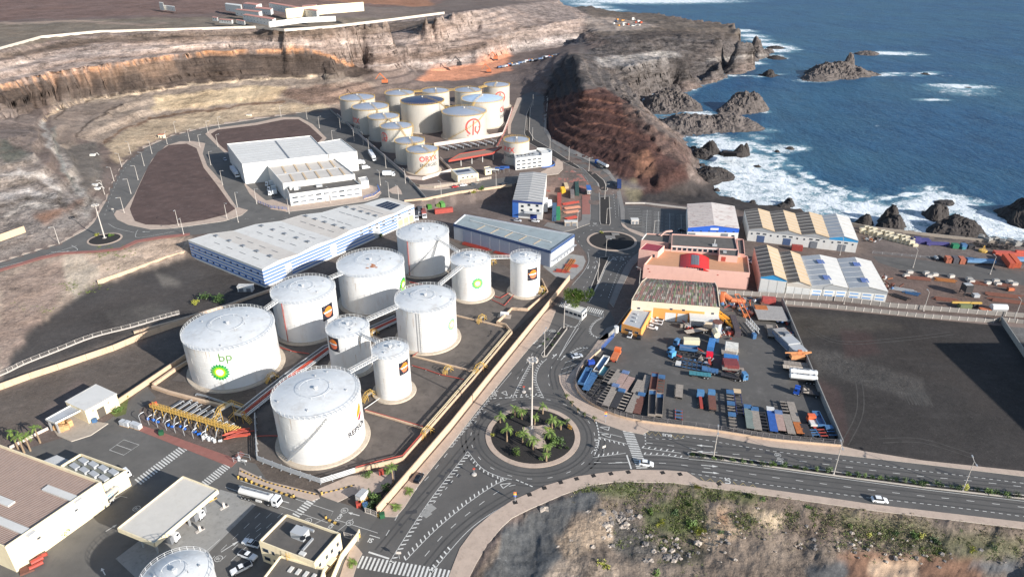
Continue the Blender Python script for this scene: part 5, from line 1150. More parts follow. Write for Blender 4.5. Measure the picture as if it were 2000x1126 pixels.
# dark roof gutter across the main hall
a=G(538,275.5,P5+12.25);b=G(565,309.5,P5+12.25);mb=MB();mb.bar(a-s.o,b-s.o,1.0,.3);mb.build('roof_gutter',M_SHUT,WH)
s=shed('','','',(642.2,302.8),(697.6,296.5),(665.6,272),(620.8,279.5),12.4,P5,roofs=[M_RWHITE],parapet=.4,ribs=7,rib_m=M_RGREY,rib_w=.25,root=WH)
s=shed('','','',(552.6,360.2),(693.3,341.8),(653.4,311),(522.8,326),9.2,P5,roofs=[M_RCREAM],parapet=.7,ribs=2,rib_m=M_RWHITE,rib_w=1.6,root=WH)
for k in range(1,6):
    for v in(.26,.75):o=roof_box(s,k/5.6,v,(1.1,15,.25),M_RTAN,'skylight_strip')
s=shed('','','',(565.4,380.7),(705,362),(690,349.8),(557,362.5),6.6,P5,roofs=[M_BITUM],parapet=.6,root=WH)
for zz in(1.9,4.7):
    for k in range(9):
        if zz<3 and k in(4,):continue
        s.win('F',.07+k*.108,zz,3.2,1.0,M_SHUT if k%3 else M_GLASS,M_RGREY)
s.patch('F',.53,.555,0,3.2,M_SHUT,'door');roof_box(s,.45,.5,(3.4,2.4,1.2),M_RGREY,'rooftop_unit');roof_box(s,.07,.55,(2.6,2,1.8),M_WHITE,'rooftop_unit');roof_box(s,.12,.45,(2.4,2,1.6),M_WHITE,'rooftop_unit');roof_box(s,.16,.5,(2,1.5,1.1),M_SHUT,'rooftop_unit')
vs,fs=text_mesh('LA ESTRELLA',1.3,.01);mb=MB();a,b=s.faces['F'];d=(b-a).normalized();c0=a+(b-a)*.5
s2=shed('','','',(705.5,356),(720,353),(716,345),(699,348),4.5,P5,roofs=[M_RWHITE],parapet=.3,root=WH)
# ---- blue and white striped warehouse with a row of low gables
M_STRIPE=mat('stripe_blue',C(104,134,186),.6,.1,.5);H2=9.4;pk=[(0,0),(.095,1.0),(.2,0),(.305,1.0),(.42,0),(.525,1.0),(.63,0),(.74,1.0),(.85,0),(.955,1.0),(1,.4)]
s=shed('warehouse','long blue and white striped warehouse with rolling row of pale gable roofs','warehouse',(511.8,525.2),(808.7,400.4),(763,387.5),(367.8,468.9),H2,0,pk,M_WHITE,[M_RWHITE,M_RCREAM,M_RWHITE,M_RWHITE,M_RCREAM,M_RWHITE,M_RWHITE,M_RCREAM,M_RWHITE,M_RCREAM],over=.4);BW=s
for f,n0 in(('F',8.9),('L',8.9)):
    for k,zz in enumerate((.9,2.5,4.1,5.7,7.3)):
        if f=='F' and k>0 and k<4:
            for u0,u1 in((0,.12),(.155,.39),(.43,.68),(.73,.86)):s.patch(f,u0,u1,zz,zz+.95,M_STRIPE,'blue_stripe',.04)
        else:s.patch(f,0,.86 if k<4 and f=='F' else 1,zz,zz+.95,M_STRIPE,'blue_stripe',.04)
for k in range(11):
    for zz in(2.2,6.4):s.win('L',.06+k*.088,zz,1.5,1.0,M_GLASS,M_BLUEW)
for u in(.137,.41,.705):s.patch('F',u-.016,u+.016,0,4.6,M_RGREY,'loading_door',.1)
for u in(.885,.93,.972):s.patch('F',u-.018,u+.018,0,4.4,M_RTAN,'loading_door',.1)
for u in(.60,.66,.71,.76,.83,.88,.96):
    for zz in(5.6,7.6):s.win('F',u,zz,2.4,.9,M_GLASS,M_WHITE)
# ridge vents and skylight slots
for t in(.095,.305,.525,.74):
    for v in(.12,.3,.5,.7,.9):
        roof_box(s,t,v,(1.4,2.2,.6),M_SHUT,'ridge_vent',H2+.95)
for i,t in enumerate((.05,.15,.25,.36,.47,.58,.68,.79)):
    for v in(.2,.38,.56,.74):
        dz=1.0*(1-abs(((t-.095)%.215)/.1075-0)) if False else .5;roof_box(s,t,v,(.22,4.5,.1),M_SHUT,'roof_slot',H2+dz+.05)
mb=MB();a,b=s.faces['F'];d,c=s.faces['B'][1],s.faces['B'][0]
def rp(u,v,z):p=(a+(b-a)*u)*(1-v)+(d+(c-d)*u)*v;return Vector((p.x,p.y,z))-s.o
for i in range(6):
    for j in range(4):
        u0=.865+i*.0125;v0=.2+j*.13;z0=H2+.12+(u0-.85)*9.6;m2=MB();m2.face([rp(u0,v0,z0),rp(u0+.0115,v0,z0+.11),rp(u0+.0115,v0+.12,z0+.11),rp(u0,v0+.12,z0)]);o=m2.build('solar_panel',mat('solar_cell',C(40,46,66),.25,.1,1),s.root)
# ---- blue roofed shed with grey shutters
s=shed('warehouse','shed with long pale blue roof, dark blue parapet and grey bay shutters behind the tanks','warehouse',(886,439),(1075.7,492),(1122,459.7),(908,420.6),8.0,0,[(0,0),(1,0)],mat('light_grey_cladding',C(196,198,202),.6,.05,.3),[mat('pale_blue_roof_sheet',C(158,168,170),.6,.12,.12,stain=C(126,130,130),stain_amt=.7)],parapet=.7,ribs=18,rib_w=.12)
for f in 'FRBL':s.patch(f,0,1,7.2,8.75,mat('navy_fascia',C(62,84,124),.55,.06,.4),'fascia',.12)
for k in range(9):s.patch('F',.1+k*.1,.19+k*.1,.1,7.0,mat('blue_grey_shutter',C(150,158,176),.55,.06,.4),'shutter',.08)
roof_box(s,.5,.5,(50,.5,.5),M_RWHITE,'ridge_cap')
for k in range(5):roof_box(s,.25+k*.14,.3,(.5,7,.12),M_RTAN,'skylight_strip')
for k in range(5):s.win('R',.3+k*.14,1.6,1.4,2.4,M_SHUT,M_RGREY)
s.patch('R',.02,1.0,3.2,3.35,M_FASCIA,'door_canopy',1.6)
# ---- blue fronted office with ribbed roof
s=shed('office_building','tall white and blue fronted building with ribbed grey roof beside container lot','office building',(1001,391),(1060,396),(1068,338),(1015,336.6),10.0,0,[(0,-.3),(.5,.6),(1,-.3)],M_WHITE,[mat('weathered_sheet',C(160,158,156),.6,.1,.2,stain=C(128,124,120),stain_amt=.5)],ribs=12,rib_m=M_RWHITE,rib_w=.5)
s.patch('F',0,1,9.0,10.2,mat('navy_band',C(48,66,120),.5,.05,1),'navy_band',.3);s.patch('F',0,.2,0,9,M_BLUEW,'blue_panel',.1);s.patch('L',.85,1,0,9,M_BLUEW,'blue_panel',.1)
for u,zz in((.12,7.8),(.12,5),(.33,7),(.33,4.5),(.55,8),(.62,5.4),(.82,8),(.85,5.2)):s.win('F',u,zz,1.6,1.3)
s.patch('F',.6,.82,0,3.6,mat('blue_door',C(40,60,130),.4,.05,1),'roller_door',.12);s.patch('F',.42,.98,4.0,4.3,M_RGREY,'entrance_canopy',3.0)
# ---- curved white office of the terminal
s=shed('office_building','white terminal office with curved right end and strip windows','office building',(1007,311.5),(1062,304.5),(1052,293.5),(1003,300),8.0,P5-.8,None,M_WHITE,[M_RGREY],parapet=.6,root=None)
a,b=s.faces['F'];c=s.faces['R'][1];mid=(b+c)/2;R_=(b-c).length/2;ang=math.atan2((b-c).y,(b-c).x)
mb=MB();mb.lathe((mid.x-s.o.x,mid.y-s.o.y,0),[(R_*1.05,-.3),(R_*1.05,9.6),(R_*.97,9.6),(R_*.97,8.8),(.01,8.8)],24,a0=ang-.2,a1=ang+math.pi+.2);mb.build('curved_wing',M_WHITE,s.root,smooth=True)
mb=MB();mb.lathe((mid.x-s.o.x,mid.y-s.o.y,0),[(R_*1.35,0),(R_*1.35,1.4)],24,a0=ang-.2,a1=ang+math.pi+.2);mb.build('blue_screen',M_BLUEW,s.root)
for zz in(1.7,4.2,6.6):
    for k in range(5):s.win('F',.1+k*.19,zz,2.6,.9)
for k in range(5):roof_box(s,.15+k*.14,.5,(1.4,2.8,.5),M_SHUT,'solar_panel')
# ---- small flat building with solar roof
s=shed('pump_house','low cream building with dark solar panels on its roof in the terminal','building',(894,344),(934.5,338.6),(920,326.5),(881,332),5,P5,None,M_CREAM,[M_RGREY],parapet=.3)
for k in range(5):roof_box(s,.2+k*.13,.6,(1.8,3.5,.3),MATS['solar_cell'],'solar_panel')
s.patch('F',.1,.95,.3,2.6,M_CONC,'plinth_wall',.3)
for k in range(3):s.win('F',.25+k*.22,3.6,1.2,.9)
s=shed('gate_lodge','tiny grey lodge by the blue tents inside the terminal','building',(948,332),(960,330),(957,325),(945,327),3.5,P5,None,M_CREAM,[M_RGREY],parapet=.2);s.win('F',.5,2,1.6,1)
# ---- terminal filling canopy
def canopy(label,pts,z0,top,thick,m_top,m_edge,legs,legm=M_STEEL,cat='canopy',ground=0.0):
    w=[G(p[0],p[1],top) for p in pts];c=sum(w,Vector())/4;c.z=ground;root=empty('canopy',c,label,cat);up=Vector((0,0,1))
    q=[p-c for p in w];mb=MB();mb.face(q);mb.face([p-up*thick for p in q][::-1]);mb.build('roof_panel',m_top,root)
    for i in range(4):
        p,r=q[i],q[(i+1)%4];mb=MB();n=(r-p).normalized();o_=Vector((n.y,-n.x,0))*.12
        mb.quads([p-up*(thick+.05)+o_,r-up*(thick+.05)+o_,r+up*.35+o_,p+up*.35+o_,p-up*(thick+.05)-o_,r-up*(thick+.05)-o_,r+up*.35-o_,p+up*.35-o_],[(0,1,2,3),(5,4,7,6),(3,2,6,7),(1,0,4,5)]);mb.build('fascia',m_edge,root)
    for u,v in legs:
        p=(q[0]*(1-u)+q[1]*u)*(1-v)+(q[3]*(1-u)+q[2]*u)*v;mb=MB();mb.bar((p.x,p.y,0),(p.x,p.y,top-ground-thick),.45);mb.build('leg',legm,root)
    return root
canopy('terminal loading canopy with brown top and red fascia',[(876,314),(962,299),(980,287),(898,301)],0,P5+6.5,.8,mat('brown_top',C(150,120,104),.8,.1,.4),M_RED,[(.15,.5),(.4,.5),(.65,.5),(.9,.5)],M_WHITE,ground=P5)
canopy('large cream fuelling canopy with long cream fascia in the near depot',[(302,1061.4),(425.8,956.9),(357.6,930.9),(230.4,1032)],0,7.2,.95,mat('cream_canopy_top',C(206,200,190),.7,.05,.4,stain=C(186,174,150),stain_amt=.3),M_CREAM,[(.12,.3),(.37,.3),(.62,.3),(.88,.3),(.12,.7),(.37,.7),(.62,.7),(.88,.7)])
# ---- blue gabled shed by the shore
s=shed('warehouse','single gabled shed with bright blue front and patchy rusty roof near the shore','warehouse',(1343.9,443),(1444,445),(1435,403),(1342,398.5),6.5,0,[(0,0),(.5,1.6),(1,0)],M_WHITE,[mat('patchy_roof',C(200,188,180),.7,.1,.2,stain=C(140,96,88),stain_amt=.9),mat('patchy_roof_b',C(204,196,190),.7,.1,.15,stain=C(150,112,104),stain_amt=.8)],ribs=14,over=.5)
mb=MB();q=[s.pt('F',u,z,.08)-s.o for u,z in((0,3.9),(1,3.9),(1,6.5),(.5,8.1),(0,6.5))];mb.face(q);mb.build('blue_front',mat('bright_blue',C(48,100,200),.5,.05,.5),s.root)
for k in range(6):s.win('F',.1+k*.16,4.3,1.2,.7)
for u in(.08,.72):s.patch('F',u-.06,u+.08,0,3.2,M_SHUT,'loading_door',.1)
s.win('F',.9,1.6,1.6,1.6);s.patch('F',.44,.6,5.1,6.2,M_WHITE,'sign_board',.12);sb=s
# ---- row of four brown and tan gables near the shore
pr=[(0,0),(.125,1.5),(.245,0),(.37,1.5),(.49,0),(.615,1.5),(.745,0),(.87,1.5),(1,0)]
s=shed('warehouse','long white warehouse with brown and tan gables by the shore','warehouse',(1462.8,446),(1676.5,469),(1658.5,424),(1454,410),6.8,0,pr,M_WHITE,[M_RBROWN,M_RTAN,M_RBROWN,M_RTAN,M_RBROWN,M_RTAN,M_RGREY,M_RWHITE],ribs=7,rib_m=M_RCREAM,rib_w=.35,over=.3)
for i,(p0,p1,p2) in enumerate(((0,.125,.245),(.245,.37,.49),(.49,.615,.745),(.745,.87,1))):
    mb=MB();mb.face([s.pt('F',u,z,.07)-s.o for u,z in((p0,5.6),(p2,5.6),(p2,6.8),(p1,8.3),(p0,6.8))]);mb.build('gable_panel',M_FASCIA if i<3 else mat('sky_blue',C(60,150,205),.5,.05,.5),s.root)
    s.patch('F',p1-.035,p1+.035,0,3.6,mat('blue_grey_door',C(78,96,130),.5,.06,1) if i<2 else M_SHUT,'loading_door',.1)
    for du in(-.03,.03):s.win('F',p1+du,4.6,1.7,.8)
    for du in(-.09,.09):s.win('F',p1+du,4.2,.8,.9);
# ---- lower row of gabled sheds
def gable(label,F0,F1,B1,B0,H,rise,roofs,pk_=.5,**kw):
    return shed('warehouse',label,'warehouse',F0,F1,B1,B0,H,0,[(0,0),(pk_,rise),(1,0)],M_WHITE,roofs,over=.35,group='gabled sheds joined in the lower row',**kw)
s=gable('brown roofed gabled shed with blue gable, left end of the lower row',(1486,539),(1537,546),(1519.5,487),(1473,482.5),8.2,1.8,[M_RBROWN,M_RTAN],.5,ribs=8,rib_m=M_RCREAM,rib_w=.35,wallmats={'L':M_PINK})
mb=MB();mb.face([s.pt('F',u,z,.07)-s.o for u,z in((0,7.2),(1,7.2),(1,8.2),(.5,10),(0,8.2))]);mb.build('gable_panel',MATS['sky_blue'],s.root)
for u in(.02,.35,.68):s.patch('F',u,u+.3,.2,7,mat('white_panel',(.7,.7,.68,1),.6,.04,1),'door_panel',.08)
s=gable('narrow gabled shed with brown and tan roof, second in the lower row',(1538,551),(1584.6,556.5),(1563,497),(1522,493),6.6,1.4,[M_RBROWN,M_RTAN],.5,ribs=8,rib_m=M_RCREAM,rib_w=.35)
for u in(.02,.35,.68):s.patch('F',u,u+.3,.2,4.6,MATS['white_panel'],'door_panel',.08)
s.patch('F',0,1,4.9,6.6,M_RCREAM,'gable_panel',.05)
for la,F0,F1,B1,B0 in(('wide gabled shed with grey and white roof, third in the lower row',(1585.5,557),(1657,561),(1634,504.5),(1564.5,500.5)),('wide gabled shed with white roof at the right end of the lower row',(1658,561),(1734.5,568),(1702,510),(1635,505))):
    s=gable(la,F0,F1,B1,B0,5.6,1.4,[M_RGREY,M_RWHITE],.5,ribs=6,rib_m=M_RWHITE,rib_w=.25)
    mb=MB();mb.face([s.pt('F',u,z,.07)-s.o for u,z in((0,3.9),(1,3.9),(1,5.6),(.5,7.0),(0,5.6))]);mb.build('gable_panel',M_FASCIA,s.root)
    for u in(.03,.36,.69):
        p=s.patch('F',u,u+.28,.3,3.6,MATS['white_panel'],'door_panel',.08)
        for zz in(1.0,2.6):s.patch('F',u+.03,u+.25,zz,zz+.55,mat('sign_blue',C(110,160,215),.5,.25,.6),'painted_band',.095,p)
    for v in(.2,.75):roof_box(s,.46,v,(3.0,4.2,.12),mat('blue_skylight',C(96,116,170),.4,.1,1),'skylight',5.6+1.25)
# ---- pink building with terrace and red barrel skylight
s=shed('pink_building','pink building with orange terrace and red barrel skylight by the far roundabout','building',(1256.9,520),(1464.2,536),(1459.9,503),(1284,488),7.4,0,None,M_PINK,[mat('terracotta_terrace',C(196,146,112),.8,.08,.4)],parapet=.9);PB=s.root;o0=s.o
for u,zz in((.04,6.2),(.055,4.8),(.7,5.8)):s.patch('F',u,u+.015,zz,zz+.45,M_RED,'vent_grille',.06)
t=shed('','','',(1248,487.5),(1285,492.5),(1298,480),(1262,474.5),10.3,0,[(0,0),(1,0)],M_PINK,[mat('maroon_tiles',C(150,60,72),.7,.15,.8)],parapet=.25,root=PB)
t.win('F',.8,8.2,1.1,1.5)
t=shed('','','',(1311,481),(1441,489),(1435,464.5),(1312,458),10.0,0,None,M_PINK,[M_BITUM],parapet=.5,root=PB)
for k in range(9):
    t.win('F',.05+k*.078,8.9,1.9,1.6,M_GLASS,M_WHITE)
t.patch('F',0,1,9.9,10.25,M_WHITE,'roof_band',.5);roof_box(t,.66,.3,(.3,.3,3),M_WHITE,'flue');roof_box(t,.66,.25,(2.2,1.2,.8),M_RGREY,'rooftop_unit')
t=shed('','','',(1404,499),(1441,502),(1443,488.5),(1404,486),10.2,0,None,M_PINK,[M_BITUM],parapet=.4,root=PB);t.patch('F',.15,.38,7.6,9.8,M_RED,'red_door',.08);roof_box(t,.3,.5,(1.5,1,.8),M_RGREY,'rooftop_unit')
t=shed('','','',(1442,497),(1455,499),(1452,469),(1438,467),8.6,0,None,M_PINK,[M_BITUM],parapet=.6,root=PB)
t=shed('','','',(1252,470),(1306,476),(1309,459.5),(1262,457),8.6,0,None,M_PINK,[M_BITUM],parapet=.5,root=PB,wallmats={'L':M_WHITE})
# pink arch frame
a=G(1290,460,9);b=G(1312,458,9);mb=MB()
for k in range(10):
    p=a+(b-a)*(k/10);q=a+(b-a)*((k+1)/10);h0=2.0*math.sin(math.pi/2*min(1,k/5));h1=2.0*math.sin(math.pi/2*min(1,(k+1)/5));mb.bar(p-o0+Vector((0,0,h0)),q-o0+Vector((0,0,h1)),.9,.6)
mb.build('arch_frame',M_PINK,PB)
# barrel skylight
c0=G(1327,524,7.5);c1=G(1385,530,7.5);dv=(c1-c0);L_=dv.length;dv.normalize();nv=Vector((-dv.y,dv.x,0));mb=MB();N_=10;dep=15.0;vs=[]
for k in range(N_+1):
    a_=k/N_;z_=2.6*math.sin(math.pi*(.12+.76*a_))-.9;p=c0+dv*(L_*a_)-o0+Vector((0,0,z_));vs+=[p,p+nv*dep]
mb.quads(vs,[(2*k,2*k+2,2*k+3,2*k+1) for k in range(N_)]);mb.build('red_barrel_roof',mat('red_sheet',C(214,52,48),.45,.08,.5),PB)
mb=MB()
for k in range(N_):
    p,q=vs[2*k],vs[2*k+2];mb.face([Vector((p.x,p.y,7.5)),Vector((q.x,q.y,7.5)),q,p]);p,q=vs[2*k+1],vs[2*k+3];mb.face([Vector((p.x,p.y,7.5)),Vector((q.x,q.y,7.5)),q,p])
mb.build('barrel_end_wall',mat('red_sheet',(1,1,1,1)),PB)
for k in range(7):
    u=.22+k*.085;p=c0+dv*(L_*u)-o0-nv*.06;q=c0+dv*(L_*(u+.065))-o0-nv*.06;mb=MB();mb.face([p+Vector((0,0,.2)),q+Vector((0,0,.2)),q+Vector((0,0,1.3)),p+Vector((0,0,1.3))]);mb.build('barrel_window',M_GLASS,PB)
for k in range(5):
    u0=.38+k*.055;mb=MB();z_=lambda a_:2.6*math.sin(math.pi*(.12+.76*a_))-.9+.06
    p=c0+dv*(L_*u0)-o0+nv*2;q=c0+dv*(L_*(u0+.045))-o0+nv*2;mb.face([p+Vector((0,0,z_(u0))),q+Vector((0,0,z_(u0+.045))),q+nv*11+Vector((0,0,z_(u0+.045))),p+nv*11+Vector((0,0,z_(u0)))]);mb.build('skylight',M_SHUT,PB)
for k in range(3):
    u=.06+.03*k;mb=MB();mb.tube(s.pt('L',.55+.12*k,3.6-.4*k,-.1)-o0,s.pt('L',.55+.12*k,3.6-.4*k,.12)-o0,.8,n=16);mb.build('round_window',M_GLASS,PB)
# ---- orange workshop
def stripe_mat():
    m=bpy.data.materials.new('multicoloured_fibre_sheets');m.use_nodes=True;N=m.node_tree.nodes;L=m.node_tree.links;b=N['Principled BSDF'];b.inputs['Roughness'].default_value=.8
    at=N.new('ShaderNodeAttribute');at.attribute_name='sheet';n=N.new('ShaderNodeTexNoise');n.inputs['Scale'].default_value=.7;n.inputs['Detail'].default_value=6
    g=N.new('ShaderNodeNewGeometry');L.new(g.outputs['Position'],n.inputs['Vector']);mx=N.new('ShaderNodeMix');mx.data_type='RGBA';mx.blend_type='MULTIPLY';mx.inputs[0].default_value=.6
    L.new(at.outputs['Color'],mx.inputs[6]);r=N.new('ShaderNodeMapRange');r.inputs[1].default_value=.3;r.inputs[2].default_value=.7;r.inputs[3].default_value=.55;r.inputs[4].default_value=1.2;L.new(n.outputs['Fac'],r.inputs[0])
    c=N.new('ShaderNodeCombineColor');[L.new(r.outputs[0],c.inputs[i]) for i in range(3)];L.new(c.outputs[0],mx.inputs[7]);L.new(mx.outputs[2],b.inputs['Base Color']);return m
M_FIB=stripe_mat()
s=shed('workshop','cream and orange workshop with striped multicoloured roof beside truck yard','workshop',(1233.7,586),(1406,600),(1396,552.5),(1263,543.5),8.2,0,[(0,0),(1,0)],mat('pale_cream_wall',C(232,214,190),.8,.05,.3,stain=C(200,184,162),stain_amt=.4),[M_BITUM],parapet=.0);WS=s.root
a,b=s.faces['F'];d,c=s.faces['B'][1],s.faces['B'][0];nS=46;random.seed(4)
for i in range(nS):
    u0,u1=i/nS,(i+1)/nS;base=random.choice([(150,138,124),(168,160,148),(132,124,112),(176,140,120),(140,146,112),(184,168,150),(160,132,124)])
    mb=MB();vs=[];seg=10;cols=[]
    for j in range(seg):
        v0,v1=j/seg,(j+1)/seg;zz=lambda v:8.25+(1.9*(v/.62) if v<.62 else 1.9*(1-(v-.62)/.38))+(.12 if i%2 else 0)
        P_=lambda u,v:(a+(b-a)*u)*(1-v)+(d+(c-d)*u)*v
        q=[P_(u0+.002,v0+.004),P_(u1-.002,v0+.004),P_(u1-.002,v1),P_(u0+.002,v1)];q=[Vector((p.x,p.y,zz(v)))-s.o for p,v in zip(q,(v0,v0,v1,v1))];mb.face(q)
        k=random.random();cc=base if k<.55 else random.choice([(178,128,120),(150,158,120),(196,184,170),(122,114,106),(170,130,120)]);cols+=[C(*[int(x*.92) for x in cc])]*4
    o=mb.build('roof_sheet',M_FIB,WS);at=o.data.color_attributes.new('sheet','FLOAT_COLOR','POINT');at.data.foreach_set('color',np.array(cols,np.float32).ravel())
for f,pts in(('R',[(0,8.2),(.62,10.2),(1,8.3)]),('L',[(1,8.2),(.38,10.2),(0,8.3)])):
    mb=MB();q=[s.pt(f,u,z+.5,0)-s.o for u,z in pts];e=[s.pt(f,u,8.15,0)-s.o for u,z in(pts[-1],pts[0])];mb.face(e+q if f=='R' else(q+e));
    n_=s.pt(f,0,0,-.3)-s.pt(f,0,0,0)
    for p,r in zip(q,q[1:]):mb.face([p,r,r+n_,p+n_])
    mb.build('gable_wall',MATS['pale_cream_wall'],WS)
s.patch('F',.26,.84,.0,5.6,M_ORANGE,'orange_band',.05);s.patch('F',.40,.52,0,3.9,MATS['white_panel'],'roller_door',.1);s.patch('F',.54,.66,0,3.9,MATS['white_panel'],'roller_door',.1)
for u,zz in((.09,4.8),(.46,5.6),(.6,5.6),(.93,5.2)):s.win('F',u,zz,1.2,.8)
s.patch('F',.67,1.0,4.1,4.6,M_WHITE,'lean_to_roof',5.5)
for u in(.68,.99):
    mb=MB();p=s.pt('F',u,0,5.2)-s.o;mb.bar(p,p+Vector((0,0,4.2)),.25);mb.build('post',M_STEEL,WS)
s.patch('F',.68,.84,.2,3.4,M_RGREY,'store_cabin',2.6)
s=shed('','','',(1214.2,633),(1252.5,644),(1272,608),(1234.5,602.7),3.8,0,None,M_ORANGE,[M_RGREY],parapet=.3,root=WS)
s.win('F',.38,2,3.2,.9);s.win('F',.78,2,1.6,.9)
for u,v in((.5,.3),(.45,.5),(.4,.7)):roof_box(s,u,v,(.9,.9,.6),M_RGREY,'roof_vent')
# ---- gatehouse
s=shed('gatehouse','small white gatehouse with big windows behind the tree at the road gate','gatehouse',(1102.5,601),(1137,612.5),(1146.5,603),(1113,593),3.2,0,None,M_WHITE,[M_RWHITE],parapet=.3)
for k in range(4):s.win('F',.14+k*.24,1.9,1.7,1.2)
for k in range(2):s.win('R',.28+k*.44,1.9,1.7,1.2)
# ---- near depot buildings
A_=G(199,943.4,8);B_=G(11.8,1071.6,8);C_=G(0,870.8,8);C_=A_+(C_-A_)*1.9;D_=B_+(C_-A_)
s=shed('warehouse','cream warehouse with brown corrugated roof at the left edge of the photo','warehouse',D_,B_,A_,C_,8,0,None,M_CREAM,[mat('brown_corrugated',C(150,122,108),.75,.12,.3,stain=C(108,84,74),stain_amt=.7)],parapet=.8,ribs=58,rib_m=mat('pale_rib',C(186,168,156),.7,.1,.5),rib_w=.16)
for u,v,l in((.72,.42,16),(.93,.22,14),(.7,.14,12),(.93,.72,13)):roof_box(s,u,v,(l,1.9,.5),M_RWHITE,'skylight')
for u,zz in((.28,5),(.68,5.5)):s.win('R',u,zz,.9,.6)
s.patch('R',.55,.72,1,6.4,mat('light_patch',C(244,236,216),.8,.04,1),'rendered_panel',.03)
s=shed('store_building','low cream store with rows of box skylights beside the brown roofed warehouse','building',(202.4,949),(248,920.5),(158.6,888),(118,913),5.2,0,None,M_CREAM,[mat('grey_green_roof',C(122,124,116),.85,.1,.4)],parapet=.7)
for i in range(4):
    for j in range(2):roof_box(s,.28+j*.42,.13+i*.22,(1.5,3.0,.9),M_RGREY,'box_skylight')
s=shed('store_building','small ribbed grey roof shed behind the brown roofed warehouse','building',(118,914),(141,900),(112,888),(86,899),4.2,0,None,M_CREAM,[M_RGREY],ribs=14,rib_w=.12,over=.3)
s=shed('store_building','small cream building with flat pale roof and lean to shade in the near depot','building',(165,801),(226.7,767),(189,749.8),(128,784),5.4,0,None,M_CREAM,[M_RWHITE],over=.5)
s.patch('F',.32,.55,0,3.4,mat('shade',C(90,84,76),.8,.1,1),'bay_shade_panel',.03);s.win('F',.22,3.8,.5,.5);s.win('F',.7,3.6,.5,.5)  # dark panel on the solid wall paints the shade inside an open bay
canopy('grey lean to roof over stacked wooden crates',[(108,826),(162,799),(142,790),(89.4,819)],0,4.4,.2,M_RGREY,M_RWHITE,[(.05,.9),(.05,.1)])
s=shed('office_building','cream two storey office with dark flat roof and air conditioners at the bottom','office building',(506.4,1059.5),(614.7,1101.5),(664.9,1043.5),(559.5,1006),6.4,0,None,M_CREAM,[M_BITUM],parapet=.7)
for zz in(1.7,4.6):
    for u,w in((.1,1.8),(.24,.8),(.48,.9),(.66,.9)):s.win('F',u,zz,w,1.2)
    for u in(.16,.42,.62,.85):s.win('R',u,zz,.9,1.2)
s.patch('R',.1,.3,2.9,3.1,M_CREAM,'door_hood',1.2);s.patch('R',.35,.6,2.9,3.1,M_CREAM,'door_hood',1.4);roof_box(s,.47,.58,(3.8,2.6,2.0),M_RGREY,'rooftop_unit');roof_box(s,.5,.82,(3.4,.6,.6),M_STEEL,'duct');roof_box(s,.68,.42,(.5,4,.5),M_STEEL,'duct');roof_box(s,.72,.14,(1.6,1.1,.4),M_RWHITE,'skylight')
for k in(-.9,.9):
    mb=MB();p=G(596,1046,9.1)-s.o;mb.tube((p.x+k*.8,p.y,8.4),(p.x+k*.8,p.y,8.5),.7,n=16);mb.build('fan_cowl',M_BLACK,s.root)
mb=MB();p=s.pt('F',.55,0,.5)-s.o
for k in range(12):mb.bar(p+Vector((-.35,0,k*.6)),p+Vector((.35,0,k*.6)),.07)
for q in(-.35,.35):mb.bar(p+Vector((q,0,0)),p+Vector((q,0,7.6)),.08)
mb.build('ladder',M_YEL,s.root)
o_=s.root
s=shed('','','',(500,1150),(610,1190),(634,1112),(548,1086),5.0,0,None,M_CREAM,[M_BITUM],parapet=.6,root=o_)
for k in range(4):roof_box(s,.35+k*.16,.75,(.9,1.6,.25),M_RWHITE,'skylight')
s=shed('cabin','white box cabin with ribbed roof beside shrubs near the depot gate','cabin',(693.5,966),(704,970),(719,956),(707,952.5),2.8,0,None,M_WHITE,[M_RGREY],ribs=8,rib_w=.08,over=.1)
# ---- far compound of white barracks on the rim plain
def barrack(label,F0,F1,B1,B0,H,z,wall=M_WHITE,roof=None,wins=8,rows=1,g='white barracks on the rim plain',parapet=0.0):
    H*=.78;B0=(F0[0]+(B0[0]-F0[0])*.5,F0[1]+(B0[1]-F0[1])*.42);B1=(F1[0]+(B1[0]-F1[0])*.5,F1[1]+(B1[1]-F1[1])*.42)
    s=shed('barrack',label,'building',F0,F1,B1,B0,H,z,None,wall,[roof or mat('terracotta_roof',C(190,134,120),.8,.1,.3)],group=g,over=.3 if not parapet else 0,parapet=parapet)
    for r in range(rows):
        for k in range(wins):s.win('F',(k+.5)/wins,1.7+r*2.8,1.1,1.1,M_GLASS,wall)
    return s
Z6=65.5
mb=MB();c=empty('warehouse',(262,140,0),'tall grey warehouse outside the right edge of the photo','warehouse');mb.box((0,0,-.3),(96,94,26));mb.build('wall',M_FASCIA,c);mb=MB();mb.box((0,0,25.7),(97,95,.5));mb.build('roof',M_RGREY,c)
for la,F0,F1,B1,B0,H,wn_,rw in(
    ('longest white barrack with red roof running across the far compound',(525,6),(618,22),(626,16),(534,2),9,16,2),
    ('near white barrack with two rows of small windows in front of the compound',(474,29),(532,38),(545,32.5),(488,24),7.5,9,2),
    ('white barrack left of the near one, with red roof',(459,19),(505,24),(518,18),(470,15),7,6,1),
    ('white barrack at the back left of the compound',(474,7),(500,10),(522,4),(490,1),7,5,1),('white barrack in the middle with arched windows',(497,16),(528,19),(538,12),(508,9),7,6,1),
    ('white barrack at the right of the compound',(590,14),(617,12),(620,4),(592,6),7,5,1),
    ('low white lodge with red roof at the left of the compound',(427,38),(452,40),(458,36),(434,34.5),4,5,1),('tiny white hut beside the low lodge',(414,34),(424,35),(427,31.5),(417,31),4,2,1),('small white hut right of the low lodge',(461,39),(477,42),(480,38),(464,36),4,3,1)):
    barrack(la,F0,F1,B1,B0,H,Z6,wins=wn_,rows=rw)
barrack('white chapel block with raised gable at the left of the compound',(439,8),(470,12),(474,5),(444,3),9,Z6,wins=2,roof=M_RWHITE)
